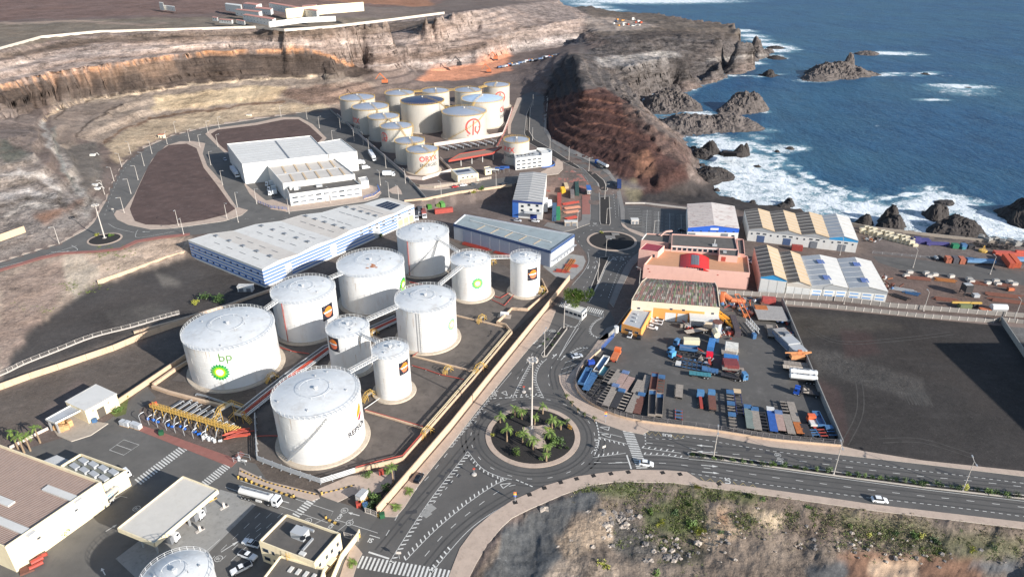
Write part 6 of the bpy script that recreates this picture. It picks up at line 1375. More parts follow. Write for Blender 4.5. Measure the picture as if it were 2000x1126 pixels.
barrack('lone white tower house on the empty rim plain',(311,10),(341,13.5),(341,11),(313,8),6,Z6,wins=3,roof=M_RWHITE);barrack('short white tower joined to the lone house',(310.5,5),(318,6),(319,3.5),(311,3),10,Z6,wins=1,roof=M_RWHITE)
def wall_run(name,label,pts,h,t,m,z=0.0,cat='wall',group=None,drape=False,panel=0.0,capm=None,struct=False):
    w=W(pts,z) if not isinstance(pts[0],Vector) else pts;c=w[0].copy();root=empty(name,c,label,cat,group);up=Vector((0,0,1));mb=MB();n_p=0
    if panel:
        r=[];
        for a,b in zip(w,w[1:]):
            k=max(1,round((b-a).length/panel));r+=[(a+(b-a)*(i/k),a+(b-a)*((i+1)/k)) for i in range(k)]
    else:r=list(zip(w,w[1:]))
    for i,(a,b) in enumerate(r):
        za,zb_=(T(a.x,a.y),T(b.x,b.y)) if drape else(a.z,b.z)
        if panel and drape:za=zb_=max(za,zb_)
        d=(b-a);d.z=0;d.normalize();q=Vector((-d.y,d.x,0))*(t/2);g=d*(.04 if panel else 0);m1=MB()
        A=[a+g-q,b-g-q,b-g+q,a+g+q];zz=[za,zb_,zb_,za];lo=[Vector((p.x,p.y,z_-.4))-c for p,z_ in zip(A,zz)];hi=[Vector((p.x,p.y,z_+h))-c for p,z_ in zip(A,zz)]
        m1.quads(lo+hi,[(4,5,6,7),(0,1,5,4),(1,2,6,5),(2,3,7,6),(3,0,4,7)])
        if panel:m1.build('panel',m,root)
        else:mb.quads(m1.v,m1.f)
        if capm and panel:
            m2=MB();m2.bar(Vector((a.x,a.y,za-.1))-c,Vector((a.x,a.y,za+h+.12))-c,.32);m2.build('post',capm,root)
    if not panel:mb.build('wall_body',m,root)
    return root
wall_run('compound_wall','cream boundary wall at the right of the barracks',[(560,36),(636,27),(711,21)],9,.8,M_CREAM,Z6);wall_run('compound_wall','long low white wall in front of the barracks',[(526,53),(562,48),(592,44),(656,41)],4.5,1.5,M_WHITE,Z6)
wall_run('rim_wall','stepped white boundary wall following the quarry rim',[(-400,156),(-200,125),(-60,107),(0,98),(28,90),(81,75),(196,64),(337,60),(430,57),(500,55),(556,61),(600,58),(650,54),(760,41),(868,27)],2.0,.5,mat('old_white_wall',C(204,194,182),.85,.06,.4),62,panel=14)
# ================================================================ WALLS, FENCES, PIPEWORK, LAMPS
M_TANW=mat('tan_concrete_wall',C(206,178,150),.85,.08,.4,stain=C(150,126,106),stain_amt=.6,streak=1)
M_PANEL=mat('concrete_panel',C(150,144,138),.85,.08,.5,stain=C(112,106,100),stain_amt=.5);M_POST=mat('pale_post',C(196,188,180),.8,.05,1)
wall_run('boundary_wall','tan concrete wall between the tank farm and the road',[(737,1004),(790,942),(880,837),(950,749),(1029,651),(1062,610),(1112,547)],2.7,.35,M_TANW,0)
wall_run('retaining_wall','tan retaining wall along the road above the container yard',[(790,394),(832,390),(894,377),(950,370),(1000,362.5)],1.1,.5,M_TANW,P5);
mb=MB()
wall_run('retaining_wall','stepped tan retaining wall below the left roundabout bank',[(192,556),(230,543),(270,529),(327,508),(371,496)],2.3,.5,M_TANW,0,panel=12)
wall_run('boundary_wall','long stained tan wall crossing the lower left of the tank farm',[(-200,835),(0,761),(60,739),(115,721),(223,684),(280,660),(337,640),(374,628)],2.4,.4,M_TANW,0,panel=9)
wall_run('boundary_wall','low tan wall behind the largest tank running to the blue striped warehouse',[(262,651),(340,630),(442,599),(500,578),(545,563)],1.0,1.1,M_TANW,0)
wall_run('boundary_wall','tan wall from the small cream building up to the largest tank',[(232,789),(300,743),(368,697)],2.0,.4,M_TANW,0);wall_run('bund_wall','second tan wall beside the largest tank, nearer the loading rack',[(300,754),(345,722),(372,706)],1.3,.8,M_TANW,0)
BND=[(690,923),(787,900),(824,858),(922,747),(1000,653),(988,638),(970,633)]
wall_run('bund_wall','cream bund wall round the right side of the near tank farm',BND,1.5,.35,M_TANW,0)
wall_run('bund_wall','cream bund wall round the end tank with black sign',[(970,633),(1000,605),(1030,607),(1070,573),(1058,548)],1.3,.35,M_TANW,0)
wall_run('bund_wall','rusty tan bund wall between the largest tank and the loading rack',[(299,757),(330,768),(390,784),(436,795)],1.1,1.0,M_TANW,0)
for la,pts in(('low bund kerb with red pipe right of the front tank',[(714,803),(770,819),(829,838)]),('low bund kerb crossing the ground right of the narrowest tank',[(806,696),(870,712),(931,727)]),('low bund kerb behind the faded emblem tank',[(892,617),(940,628),(986,640)])):wall_run('bund_kerb',la,pts,.5,.6,M_TANW,0,cat='kerb')
wall_run('panel_wall','upper concrete panel wall in front of the lower shed row',[(1403,574),(1500,579),(1645,588),(1736,599.5),(1870,610),(2000,620),(2500,665)],2.1,.2,M_PANEL,0,panel=3.4,capm=M_POST)
wall_run('panel_wall','lower concrete panel wall along the black empty lot',[(1534,593.5),(1600,599),(1669,606),(1804,620),(1939,630),(1953,626),(2000,632),(2500,680)],1.7,.2,M_PANEL,0,panel=3.4,capm=M_POST)
wall_run('boundary_wall','pale wall at the right edge of the black lot',[(1953,627),(2000,697),(2120,880)],2.4,.3,M_CONCG,0);wall_run('boundary_wall','thin pale wall along the right side of the truck yard',[(1643,872),(1600,770),(1560,672),(1526,590)],2.6,.3,M_CONCG,0)
wall_run('sea_wall','pale stone wall along the shore road',[(1660,438),(1700,446),(1800,458),(1900,469),(2000,480),(2400,520)],1.2,.5,M_CONC,0)
wall_run('boundary_wall','low concrete wall along the terminal side of the upper road',[(645,216),(700,262),(740,299),(790,343),(812,366),(832,389)],1.4,.35,M_CONCG,P5)
wall_run('bund_wall','pinkish bund wall inside the upper terminal',[(659,226),(720,281),(790,341),(793,349),(825,352),(882,335),(860,312)],2.0,.35,mat('pinkish_concrete',C(206,190,180),.85,.07,.5),P5)
wall_run('bund_wall','pale wall in front of the big emblem tank',[(848,286),(915,276),(982,265),(992,240),(1000,216)],2.6,.35,MATS['pinkish_concrete'],P5);wall_run('fence','cream slatted fence in front of the near corner of the terminal',[(799,358),(820,366),(848,368),(900,360),(938,353),(960,349)],1.6,.15,M_CONC,P5,cat='fence',panel=1.6)
wall_run('parapet_wall','white parapet of the parking by the shore',[(1221,398),(1260,398),(1342,408)],.9,.4,M_POST,0)
wall_run('boundary_wall','cream wall at the bottom by the zebra crossing',[(640,1160),(668,1092),(700,1050),(703,1043)],2.0,.3,M_CREAM,0);wall_run('boundary_wall','short tan wall left of the depot on the far left',[(-60,478),(0,470),(50,452)],3.0,.4,M_TANW,9)
wall_run('boundary_wall','red topped wall behind the palms in the depot',[(20,876),(60,855),(95,838)],1.0,.3,MATS['pinkish_concrete'],0)
wall_run('boundary_wall','cream wall along the workshop side of the link road',[(1188,659),(1198,650),(1235,600),(1262,545)],1.8,.25,M_CONCG,0)
def fence(label,pts,h=1.9,base=.8,step=3.0,m=None,bm_=None,z=0.0,rails=3,group=None,wires=0):
    w=W(pts,z);c=w[0].copy();root=empty('fence',c,label,'fence',group);w=smooth(w,4) if len(w)>6 else w;r=[]
    for a,b in zip(w,w[1:]):
        k=max(1,round((b-a).length/step));r+=[a+(b-a)*(i/k) for i in range(k)]
    r.append(w[-1]);up=Vector((0,0,1));m=m or M_STEEL
    if base:
        mb=MB();[mb.bar(a-c+up*base/2,b-c+up*base/2,.25,base) for a,b in zip(r,r[1:])];mb.build('base_wall',bm_ or M_TANW,root)
    for p in r[:290]:
        mb=MB();mb.bar(p-c,p-c+up*(base+h),.13);mb.build('post',m,root)
    mb=MB()
    for a,b in zip(r,r[1:]):
        for j in range(rails):zz=base+.12+(h-.15)*j/max(1,rails-1);mb.bar(a-c+up*zz,b-c+up*zz,.06)
        for j in range(wires):q=a+(b-a)*((j+.5)/wires)-c;mb.bar(q+up*base,q+up*(base+h),.035)
    o=mb.build('rails',m,root);o['kind']='stuff';return root
YW=[(1173,684),(1150,705),(1133,723),(1124,747),(1130,768),(1154,789),(1200,811),(1253,824),(1358,837),(1450,851),(1500,859),(1560,865),(1643,872)]
fence('mesh fence on tan base wall curving round the truck yard',YW,1.8,.9,3.2,mat('fence_grey',C(120,116,118),.6,.1,1),M_TANW,wires=10)
fence('bright blue slatted sliding gate of the truck yard',[(1175,683),(1187,670),(1199,657)],1.9,.1,2.5,M_BLUEW,M_BLUEW,wires=14)
fence('white concrete post and rail fence above the dark lot',[(-120,776),(0,734),(47,712),(115,685),(182,659),(256,640),(314,623),(351,613)],1.5,.35,5.5,M_POST,M_POST,rails=2,wires=9)
fence('blue railing round the forecourt of the white warehouse',[(505,398),(530,408),(560,411)],1.6,.5,2.5,M_BLUEW,M_TANW,P5,wires=6);fence('blue railing at the right corner of the white warehouse',[(711,389),(730,384),(742,375),(738,366)],1.6,.5,2.5,M_BLUEW,M_TANW,P5,wires=6)
fence('white sliding gate at the depot entrance, left of the street',[(714,1000),(724,1003),(736,1008)],1.8,.1,2,M_POST,M_POST,wires=8);fence('white sliding gate beside the cream office',[(673,1048),(687,1052),(701,1056)],1.8,.1,2,M_POST,M_POST,wires=8)
fence('grey gate across the link road by the gatehouse',[(1145,611),(1160,615),(1178,620)],1.8,.1,2.5,M_STEEL,M_STEEL,wires=8);fence('rail beside the quay road',[(1704,494),(1780,501),(1900,512),(2000,524),(2300,556)],1.1,0,4,M_STEEL)
# ---- pipelines
def pipeline(label,pts,offs,r=.16,m=M_STEEL,h=.6,z=0.0,sup=6.0,supm=None,name='pipeline',colors=None,vert=False):
    w=[G(p[0],p[1],z) for p in pts];c=w[0].copy();root=empty(name,c,label,'pipeline');up=Vector((0,0,1))
    for i,o in enumerate(offs):
        mb=MB();q=[]
        for k in range(len(w)):
            a=w[max(k-1,0)];b=w[min(k+1,len(w)-1)];d=(b-a).normalized();n=Vector((-d.y,d.x,0));q.append(w[k]-c+(n*o+up*h if not vert else up*(h+o)))
        pipe(mb,q,r,n=6);mb.build('pipe',colors[i%len(colors)] if colors else m,root)
    r_=resample(w,sup)
    for p,q in zip(r_,r_[1:]):
        d=(q-p).normalized();n=Vector((-d.y,d.x,0));mb=MB();lo,hi=(min(offs),max(offs)) if not vert else(-.2,.2)
        mb.bar(p-c+n*(lo-.3)+up*(h-r-.12),p-c+n*(hi+.3)+up*(h-r-.12),.25,.22);mb.bar(p-c+n*lo,p-c+n*lo+up*(h-.2),.2);mb.bar(p-c+n*hi,p-c+n*hi+up*(h-.2 if not vert else h+max(offs)+.2),.2);mb.build('pipe_support',supm or M_STEEL,root)
    return root
RG=[M_STEEL,M_STEEL,M_RED,mat('orange_red_pipe',C(190,82,60),.5,.1,1),M_STEEL,mat('dark_pipe',C(80,84,92),.5,.1,1),M_STEEL]
pipeline('thick bundle of grey and red pipes running between the largest tank and the front tank',[(470,815),(520,775),(580,728),(640,684),(700,660),(778,624)],[-2.4,-1.6,-.8,0,.8,1.6,2.4],.26,h=1.0,colors=RG)
pipeline('stack of four grey pipes along the near edge of the tank farm',[(499,815),(503,899),(560,921),(627,944),(660,934),(694,923)],[0,.5,1.0,1.5],.15,h=.4,vert=True,sup=3.5)
pipeline('cream pipe on the bund wall beside the road',[(828,851),(870,803),(922,742),(960,697),(997,653)],[0,.55],.2,m=mat('cream_pipe',C(206,188,154),.5,.1,1),h=2.0,sup=7)
pipeline('red fire water pipe on the bund wall near the palm',[(696,920),(740,908),(787,897),(824,854)],[0],.17,m=M_RED,h=1.7,sup=8)
for la,pts in(('red pipe right of the front tank',[(712,801),(760,815),(826,834)]),('red pipe from the narrowest tank to the bund',[(805,715),(830,722),(862,733),(905,742)]),('red pipe looping behind the end tank',[(960,586),(985,598),(1010,570)]),('red pipe right of the small petal tank',[(966,580),(978,583),(996,572)]),
                ('thin red pipe left of the centre tank',[(545,679),(575,688),(604,692)]),('red pipe beside the pale emblem tank',[(806,697),(815,690),(822,686)]),('red pipe between the rear tank and the petal tank',[(800,552),(850,562),(880,576)]),('red pipe crossing the ground left of the front tank',[(502,853),(525,852),(552,853)])):pipeline(la,pts,[0],.17,M_RED,.45,supm=M_STEEL)
pipeline('red pipes along the right side of the upper terminal',[(972,288),(985,264),(994,238),(1002,212)],[0,.6],.16,M_RED,1.2,P5,sup=9);pipeline('grey pipes at the foot of the largest tank',[(383,772),(400,776),(440,790),(470,799)],[0,.5],.14,h=.6);pipeline('white pipe from the narrowest tank to the yellow steps',[(712,800),(728,789),(742,779)],[0],.14,M_RIMW,.5)
# ---- yellow steel step platforms over the bunds
def steps(label,px,py,s=1.0,z=0.0,m=M_YEL,rz=.9):
    c=G(px,py,z);root=empty('step_platform',c,label,'platform','yellow steel step platforms',rz);mb=MB();L_=2.2*s;H=2.0*s
    mb.box((0,0,H),(L_,1.2,.1));mb.build('deck',M_STEEL,root);mb=MB()
    for x in(-L_/2,L_/2):
        for y in(-.6,.6):mb.bar((x,y,0),(x,y,H+1.1),.12)
    for y in(-.6,.6):
        for zz in(.55,1.1):mb.bar((-L_/2,y,H+zz),(L_/2,y,H+zz),.1)
        for sg in(-1,1):mb.bar((sg*L_/2,y,H+1.1),(sg*(L_/2+H*.9),y,1.0),.1);mb.bar((sg*L_/2,y,H),(sg*(L_/2+H*.9),y,0),.12)
    mb.build('handrail',m,root)
    mb=MB()
    for sg in(-1,1):
        for k in range(6):mb.box((sg*(L_/2+H*.9*(k+.5)/6),0,H-H*(k+.5)/6),(.3,1.2,.05))
    mb.build('tread',m,root);return root
for la,x,y,s in(('yellow steps over the bund nearest the road, beside the roundabout',937,727,1.3),('yellow steps at the corner of the bund behind the road wall',834,850,1.0),('yellow steps right of the narrowest tank',875,727,.8),('yellow steps at the foot of the end tank',1058,572,1.0),('yellow steps between the narrowest tank and the front tank',722,778,1.0),('yellow steps beside the centre tank',730,655,.9),('yellow steps right of the petal tank',962,517,.9),('yellow steps near the grey pump box',941,627,.9),('yellow steps at the foot of the largest tank',532,742,.9),('yellow steps by the rusty roofed tank',696,606,.7)):steps(la,x,y,s)
# ---- grey pump skid
c=G(985,618);r=empty('pump_skid',c,'grey pump skid with horizontal drum inside the bund','pump skid',None,-.15)
mb=MB();mb.box((0,0,0),(5.5,3,.3));mb.build('base_slab',M_CONC,r);mb=MB();mb.tube((-1.6,.4,1.4),(1.8,.4,1.4),.7,n=14);mb.build('drum',M_RIMW,r);mb=MB();mb.box((-.8,-1,.3),(1.6,1.2,1.2));mb.build('pump',M_STEEL,r)
# ---- loading rack of the depot
c=G(300,806);e=G(456,852);d=(e-c);LL=d.length;rz=math.atan2(d.y,d.x);R_=empty('loading_rack',c,'long yellow railed loading rack with hose arms and blue pumps in the near depot','loading rack',None,rz)
mb=MB()
for y in(-.6,.6):
    for zz in(0,.55,1.1):mb.bar((0,y,3.0+zz),(LL,y,3.0+zz),.12 if zz else .25)
    for k in range(28):mb.bar((LL*k/27,y,3.0),(LL*k/27,y,4.1),.1)
mb.build('walkway_rail',M_YEL,R_);mb=MB();mb.box((LL/2,0,2.95),(LL,1.2,.08));mb.build('walkway_deck',mat('yellow_grating',C(190,150,64),.7,.1,1),R_)
for k in range(9):
    x=LL*(k+.3)/9;mb=MB();mb.bar((x,-.5,0),(x,-.5,3),.2);mb.bar((x,.5,0),(x,.5,3),.2);mb.build('leg',M_YEL,R_)
for k in range(8):
    x=LL*(k+.25)/9-1;mb=MB();pipe(mb,[(x,-5.2,0),(x,-5.2,2.6),(x+.2,-4.6,3.1),(x+.6,-3.6,3.2)],.1);mb.build('hook_post',M_STEEL,R_)
for k in range(15):
    x=LL*(k+.4)/15.5;mb=MB();pipe(mb,[(x,-.9,2.7),(x+.3,-2.2,2.4),(x+.5,-2.9,1.2),(x+.2,-3.2,.6)],.14);mb.build('hose_arm',M_STEEL if k%2 else mat('dark_hose',C(60,56,60),.6,.1,1),R_)
    mb=MB();m=[mat('pump_blue',C(50,110,200),.45,.1,1),mat('pump_blue',C(0,0,0))][0] if k<11 else M_RIMW
    if k%5!=3:mb.tube((x-.2,-3.0+random.uniform(-.6,.6),.3),(x+.7,-3.0+random.uniform(-.6,.6),.5),.42,n=10);mb.build('pump',m,R_)
for k in range(30):
    x=3+(LL-6)*k/30+random.uniform(-.2,.2);y0=.9+random.random()*.5;l=random.uniform(4.5,8.5) if k<22 else 3.2;zz=.5+.35*(k%3);mb=MB();mb.tube((x,y0,zz),(x+.8,y0+l,zz),.15,n=6);mb.tube((x+.8,y0+l,zz),(x+.8,y0+l,.1),.15,n=6);mb.build('pipe',M_STEEL,R_)
for k in range(9):
    x=LL-3.5+random.uniform(-.5,3.5);mb=MB();pipe(mb,[(x,-.2-k*.35,.7+.2*(k%3)),(x+2.4,2.6-k*.4,.9),(x+5.5,4.5-k*.4,.8)],.2);mb.build('red_pipe',M_RED if k%2 else RG[3],R_)
for k in range(7):
    x=LL-6+k*.9;mb=MB();pipe(mb,[(x,1.2,.8),(x+.4,3.8,.9)],.18);mb.build('yellow_pipe',M_YEL,R_)
mb=MB();mb.tube((-1.6,.8,1.8),(-.6,2.6,1.8),1.0,n=14);mb.tube((-1.1,1.6,0),(-1.1,1.6,1),.3);mb.build('orange_drum',mat('orange_paint',C(224,90,60),.5,.08,1),R_)
for k in range(5):mb=MB();mb.lathe((LL-8+k*1.1,-4.2+.3*(k%2),0),[(.5,0),(.55,.9),(.2,1.3),(.01,1.35)],12);mb.build('white_filter',M_RIMW,R_)
steps('yellow steps and bridge at the right end of the loading rack',447,815,2.2,rz=.95);steps('yellow steps crossing to the red pipe bundle',470,822,1.4,rz=-.3)
c=G(473,900);r=empty('valve_cage',c,'grey steel cage with white valve group at the depot corner','valve cage',None,-.3);mb=MB()
for x in(-2,2):
    for y in(-1.2,1.2):mb.bar((x,y,0),(x,y,2),.12)
for y in(-1.2,1.2):mb.bar((-2,y,2),(2,y,2),.1);mb.bar((-2,y,1),(2,y,1),.08)
mb.build('frame',M_STEEL,r);mb=MB();mb.tube((-1,0,0),(-1,0,1.4),.5);mb.tube((0,0,.5),(1.6,0,.5),.3);mb.build('valve_group',M_RIMW,r)
# yellow and black kerb blocks
def blocks(label,pts,z=0.0,w=.35,h=.22,l=.9,raised=.0):
    w_=W(pts,z);c=w_[0].copy();root=empty('striped_kerb',c,label,'kerb');r=resample(w_,l)
    for i,(a,b) in enumerate(zip(r,r[1:])):mb=MB();mb.bar(a-c+Vector((0,0,raised+h/2)),b-c+Vector((0,0,raised+h/2)),w,h);mb.build('kerb_block',M_YEL if i%2 else M_BLACK,root)
blocks('yellow and black lane divider in front of the tanker',[(466,933),(520,952),(579,973)],w=.6,h=.35);blocks('short yellow and black lane divider by the office',[(637,1013),(652,1020),(668,1026)],w=.6,h=.35)
blocks('striped kerb edge of the brick pavement by the tank farm',[(469,919),(520,941),(560,952),(621,966)],raised=.05,l=.7);blocks('striped kerb edge leading to the palm',[(630,963),(660,956),(696,946)],raised=.02,l=.7)
for la,x,y in(('yellow bollard at the left end of the lane divider',466,934),('yellow bollard second on the lane divider',481,938),('yellow bollard third on the lane divider',492,943),('yellow bollard at the right end of the lane divider',574,971),('yellow bollard at the kerb corner',629,965),('yellow bollard on the short divider',637,1013),('yellow bollard at the sliding gate',739,1008),('yellow bollard at the office gate',702,1048)):
    p=G(x,y);r=empty('bollard',p,la,'bollard','yellow bollards of the depot');mb=MB();mb.tube((0,0,0),(0,0,1.3),.28,n=10);mb.build('body',M_YEL,r);mb=MB();mb.tube((0,0,1.3),(0,0,1.42),.3,.1,n=10);mb.build('cap',M_BLACK,r)
# ---- street lamps
def lamp_proto(h,arm=1.6,double=False):
    root=empty('street_lamp',(0,0,0),'x','street lamp');mb=MB();mb.tube((0,0,0),(0,0,h),.17,.08,n=8);mb.box((0,0,0),(.5,.5,.3));mb.build('pole',M_POST,root);mb=MB()
    for s_ in((-1,1) if double else(1,)):mb.bar((0,0,h-.1),(s_*arm,0,h+.15),.12)
    mb.build('arm',M_POST,root)
    for s_ in((-1,1) if double else(1,)):mb=MB();mb.box((s_*(arm+.3),0,h+.05),(.9,.38,.2));mb.build('lamp_head',M_STEEL,root)
    return root
PR={}
def put_lamp(x,y,z,label,h=10.5,rz=0.0,double=False,group='street lamps'):
    key=(h,double);p=G(x,y,z)
    if key not in PR:PR[key]=lamp_proto(h,double=double);r=PR[key];r.location=p;r.rotation_euler=(0,0,rz)
    else:r=copy_tree(PR[key],p,rz)
    r['label']=label;r['group']=group;return r
for x,y,la in((1393,894.5,'tall lamp on the planted median nearest the zebra crossing'),(1628,925,'tall lamp on the planted median level with the truck yard corner'),(1880,957,'tall lamp on the planted median at the right of the photo'),(1063,694,'lamp at the near tip of the small dark median'),(1101,640,'lamp at the far tip of the small dark median')):put_lamp(x,y,.1,la,10.8,1.3,True)
for x,y,z,la,rz in((1167,549,0,'lamp on the median of the link road',2),(1183,500,0,'lamp at the near edge of the far roundabout',0),(1248,559,0,'lamp beside the pink building facing the link road',2.5),(1181,388,1,'lamp on the strip north of the far roundabout',0),(1184,437,0,'lamp at the near tip of the strip by the far roundabout',0),(1150,334,3,'lamp at the head of the curved median on the coast road',0),(1127.5,445,0,'lamp at the corner of the container lot',1),(1111,314,3.8,'lamp on the coast road above the tanker truck',1.5),(1074,292,4.6,'lamp on the coast road next to the curved office',1.5),(1040,275,5,'lamp right of the single small grey tank',1.5),(1029,255,5,'lamp between the two carriageways of the coast road',1.5),(1041,206,5,'farthest lamp on the coast road',1.5),
    (1783,522,0,'lamp at the kerb of the quay road, left one',1.5),(1933.5,535,0,'lamp at the kerb of the quay road, right one',1.5),(1803.6,607,0,'lamp between the two panel walls',1.5),(1981,623,0,'lamp between the panel walls at the right edge',1.5),(1648,593,0,'lamp in front of the white gabled shed',1.5),(1640,498,0,'lamp beside the red container between the shed rows',1.5),(1276,462,0,'lamp in the parking by the pink building',0),(1320,590,0,'lamp behind the workshop against the pink wall',0)):put_lamp(x,y,z,la,9,rz)
LL_=[(256,302),(238,326),(223,354),(205,381),(297,300),(282,324),(270,351),(256,378),(344,261.5),(327,281.7),(371,277),(391,288),(406.5,260),(428.5,251),(426,287),(412,322),(435,361),(243,415.5),(443.7,427),(464,405),(349,441),(359,457.7),(465.6,434),(501.5,398),(565,417),(116,476),(600,233),(624,250),(650,279),(549,228)]
for i,(x,y) in enumerate(LL_):put_lamp(x,y,P5,'pale lamp on the %s'%('outer kerb left of the long reddish lot' if x<240 or y<300 and x<360 else 'inner kerb at the left of the long reddish lot' if x<300 else 'kerb between the two reddish lots' if x<430 and y<300 else 'kerb between the long reddish lot and the white warehouse' if y<415 and x<480 else 'kerb in front of the white warehouse' if x>480 and y>390 else 'near kerb below the long reddish lot' if y>400 else 'kerb round the smaller reddish lot'),9,math.atan2(-(y-330),x-330),group='street lamps round the reddish lots')
LT=[(665,253),(692,276),(710,283),(721,297),(754,328),(792,358),(743,362),(779,393),(862,384),(969,365),(645,396),(760,385)]
for i,(x,y) in enumerate(LT):put_lamp(x,y,P5,'pale street lamp along the road between the white warehouse and the terminal',9,2.4,group='street lamps beside the terminal wall')
def high_mast(x,y,z,h,label):
    p=G(x,y,z);r=empty('high_mast',p,label,'floodlight mast');mb=MB();mb.tube((0,0,0),(0,0,h),.34,.16,n=14);mb.box((0,0,0),(1.4,1.4,.5));mb.build('pole',M_POST,r)
    mb=MB();mb.lathe((0,0,h-.6),[(.9,0),(1.15,0),(1.15,.2),(.9,.2),(.9,0)],20);[mb.bar((0,0,h-.5),(1.1*math.cos(a),1.1*math.sin(a),h-.5),.1) for a in(0,1.57,3.14,4.71)];mb.build('crown_ring',M_STEEL,r)
    for k in range(8):a=2*math.pi*k/8;mb=MB();mb.box((1.5*math.cos(a),1.5*math.sin(a),h-.75),(.5,.7,.5),rz=a);mb.build('floodlight',M_POST,r)
    return r
high_mast(1038,838,.3,26.8,'very tall white floodlight mast at the centre of the near roundabout');high_mast(205,465.5,P5+.3,max(12,hgt((186.5,399),(205,465.5),P5)),'white floodlight mast on the small left roundabout')
# small signs
def sign(x,y,z,label,kind='board',h=2.2,col=(0,0,0),rz=0.0):
    p=G(x,y,z);r=empty('road_sign',p,label,'road sign',None,rz);mb=MB();mb.tube((0,0,0),(0,0,h),.07,n=6);mb.build('post',M_STEEL,r);mb=MB()
    if kind=='flag':
        for i,c_ in enumerate(((240,120,50),(250,205,60),(60,100,200))):m2=MB();m2.box((.0,0,h-1.2+i*.5 if False else h-.5-i*.6),(.75,.06,.55));m2.build('banner_band',pmat(*c_),r)
        mb.tube((0,0,0),(0,0,h),.1,n=6);mb.build('base',M_STEEL,r)
    elif kind=='disc':mb.tube((0,-.05,h),(0,.05,h),.4,n=16);mb.build('plate',M_RED,r);m2=MB();m2.lathe((0,0,0),[(.75,0),(.75,.25),(.5,.35),(.01,.35)],14);m2.build('base',M_POST,r)
    elif kind=='hut':mb.box((0,0,0),(1.6,1.1,2.2));mb.build('body',pmat(230,226,220),r)
    else:mb.box((0,0,h-.5),(1.2,.08,.8));mb.build('plate',M_POST,r)
    return r
sign(1182,824,.12,'tall flag banner in blue, yellow and orange on the pavement corner','flag',4.2);sign(1023,765,0,'round red sign on white base north of the roundabout','disc');sign(1036,768,0,'small white board sign north of the roundabout');sign(1179,882,0,'small board sign on the hatched island east of the roundabout',rz=.5);sign(926,926,0,'thin sign on white round base in the hatched triangle','disc');sign(780,1090,0,'board sign in the lane divider by the zebra crossing');sign(222,415,P5,'small post box sign at the tip of the reddish lot');sign(1006,978,.12,'blue banner post on the curved lower pavement','flag',3.4)
# electrical kiosks
for la,x,y,z,s,m in(('cream kiosk with tiled top beside the upper road',317,270,P5,(4,3,3),M_CREAM),('second cream kiosk beside the upper road',487,229,P5,(4,2.5,2.2),M_CREAM),('white cabin with dark doors left of the striped warehouse',481,567,0,(6.5,2.6,2.6),M_WHITE),('white kiosk in the parking by the shore',1239,436,0,(4,3,2.6),M_POST),('blue and white bus shelter on the coast road',1149.5,374,2,(2.4,8.5,2.6),M_POST),('small kiosk beside the container lot',1115,440,0,(7,2.5,2.6),M_CONC)):
    p=G(x,y,z);r=empty('kiosk',p,la,'kiosk');mb=MB();mb.box((0,0,-.2),s);mb.build('body',m,r);mb=MB();mb.box((0,0,s[2]-.2),(s[0]+.3,s[1]+.3,.25));mb.build('roof_slab',mat('tile_red',C(190,120,100),.8,.1,1) if 'tiled' in la else M_BLUEW if 'blue' in la else M_RWHITE,r)
    for k in(-.25,.25):mb=MB();mb.box((k*s[0],-s[1]/2-.02,.1),(s[0]*.3,.06,s[2]*.6));mb.build('door',M_SHUT,r)
# ================================================================ VEHICLES, TRAILERS, CONTAINERS, YARD GOODS
M_TYRE=mat('tyre_rubber',C(34,34,36),.9,.1,1);M_CHAS=mat('chassis_dark',C(58,56,58),.7,.15,1);M_CARG=mat('car_glass',C(36,42,50),.12,.1,1);M_LIGHTG=mat('headlight_glass',C(225,228,230),.2,.05,1)
M_WOOD=mat('grey_deck_boards',C(150,140,130),.9,.2,1.2,stain=C(100,88,78),stain_amt=.7);M_BOARD=mat('rusty_deck',C(112,74,64),.9,.2,1.0,stain=C(80,60,54),stain_amt=.7);M_TRB=mat('trailer_blue',C(68,108,150),.6,.25,.8,stain=C(104,108,112),stain_amt=.75)
def wheels(root,xs,w,r=.5,wd=.3):
    for x in xs:
        for s_ in(-1,1):mb=MB();mb.tube((x,s_*(w/2-wd),r),(x,s_*w/2,r),r,n=12);mb.tube((x,s_*(w/2-.02),r),(x,s_*(w/2+.02),r),r*.5,n=8,m=M_RGREY);mb.build('wheel',M_TYRE,root)
def loft(mb,secs,m=None):
    vs=[]
    for x,hw,z0,z1 in secs:vs+=[(x,-hw,z0),(x,hw,z0),(x,hw*.93,z1),(x,-hw*.93,z1)]
    fs=[(3,2,1,0)]+[(4*i+j,4*i+(j+1)%4,4*i+4+(j+1)%4,4*i+4+j) for i in range(len(secs)-1) for j in range(4)];k=4*(len(secs)-1);fs.append((k,k+1,k+2,k+3))
    mb.quads(vs,fs,m)
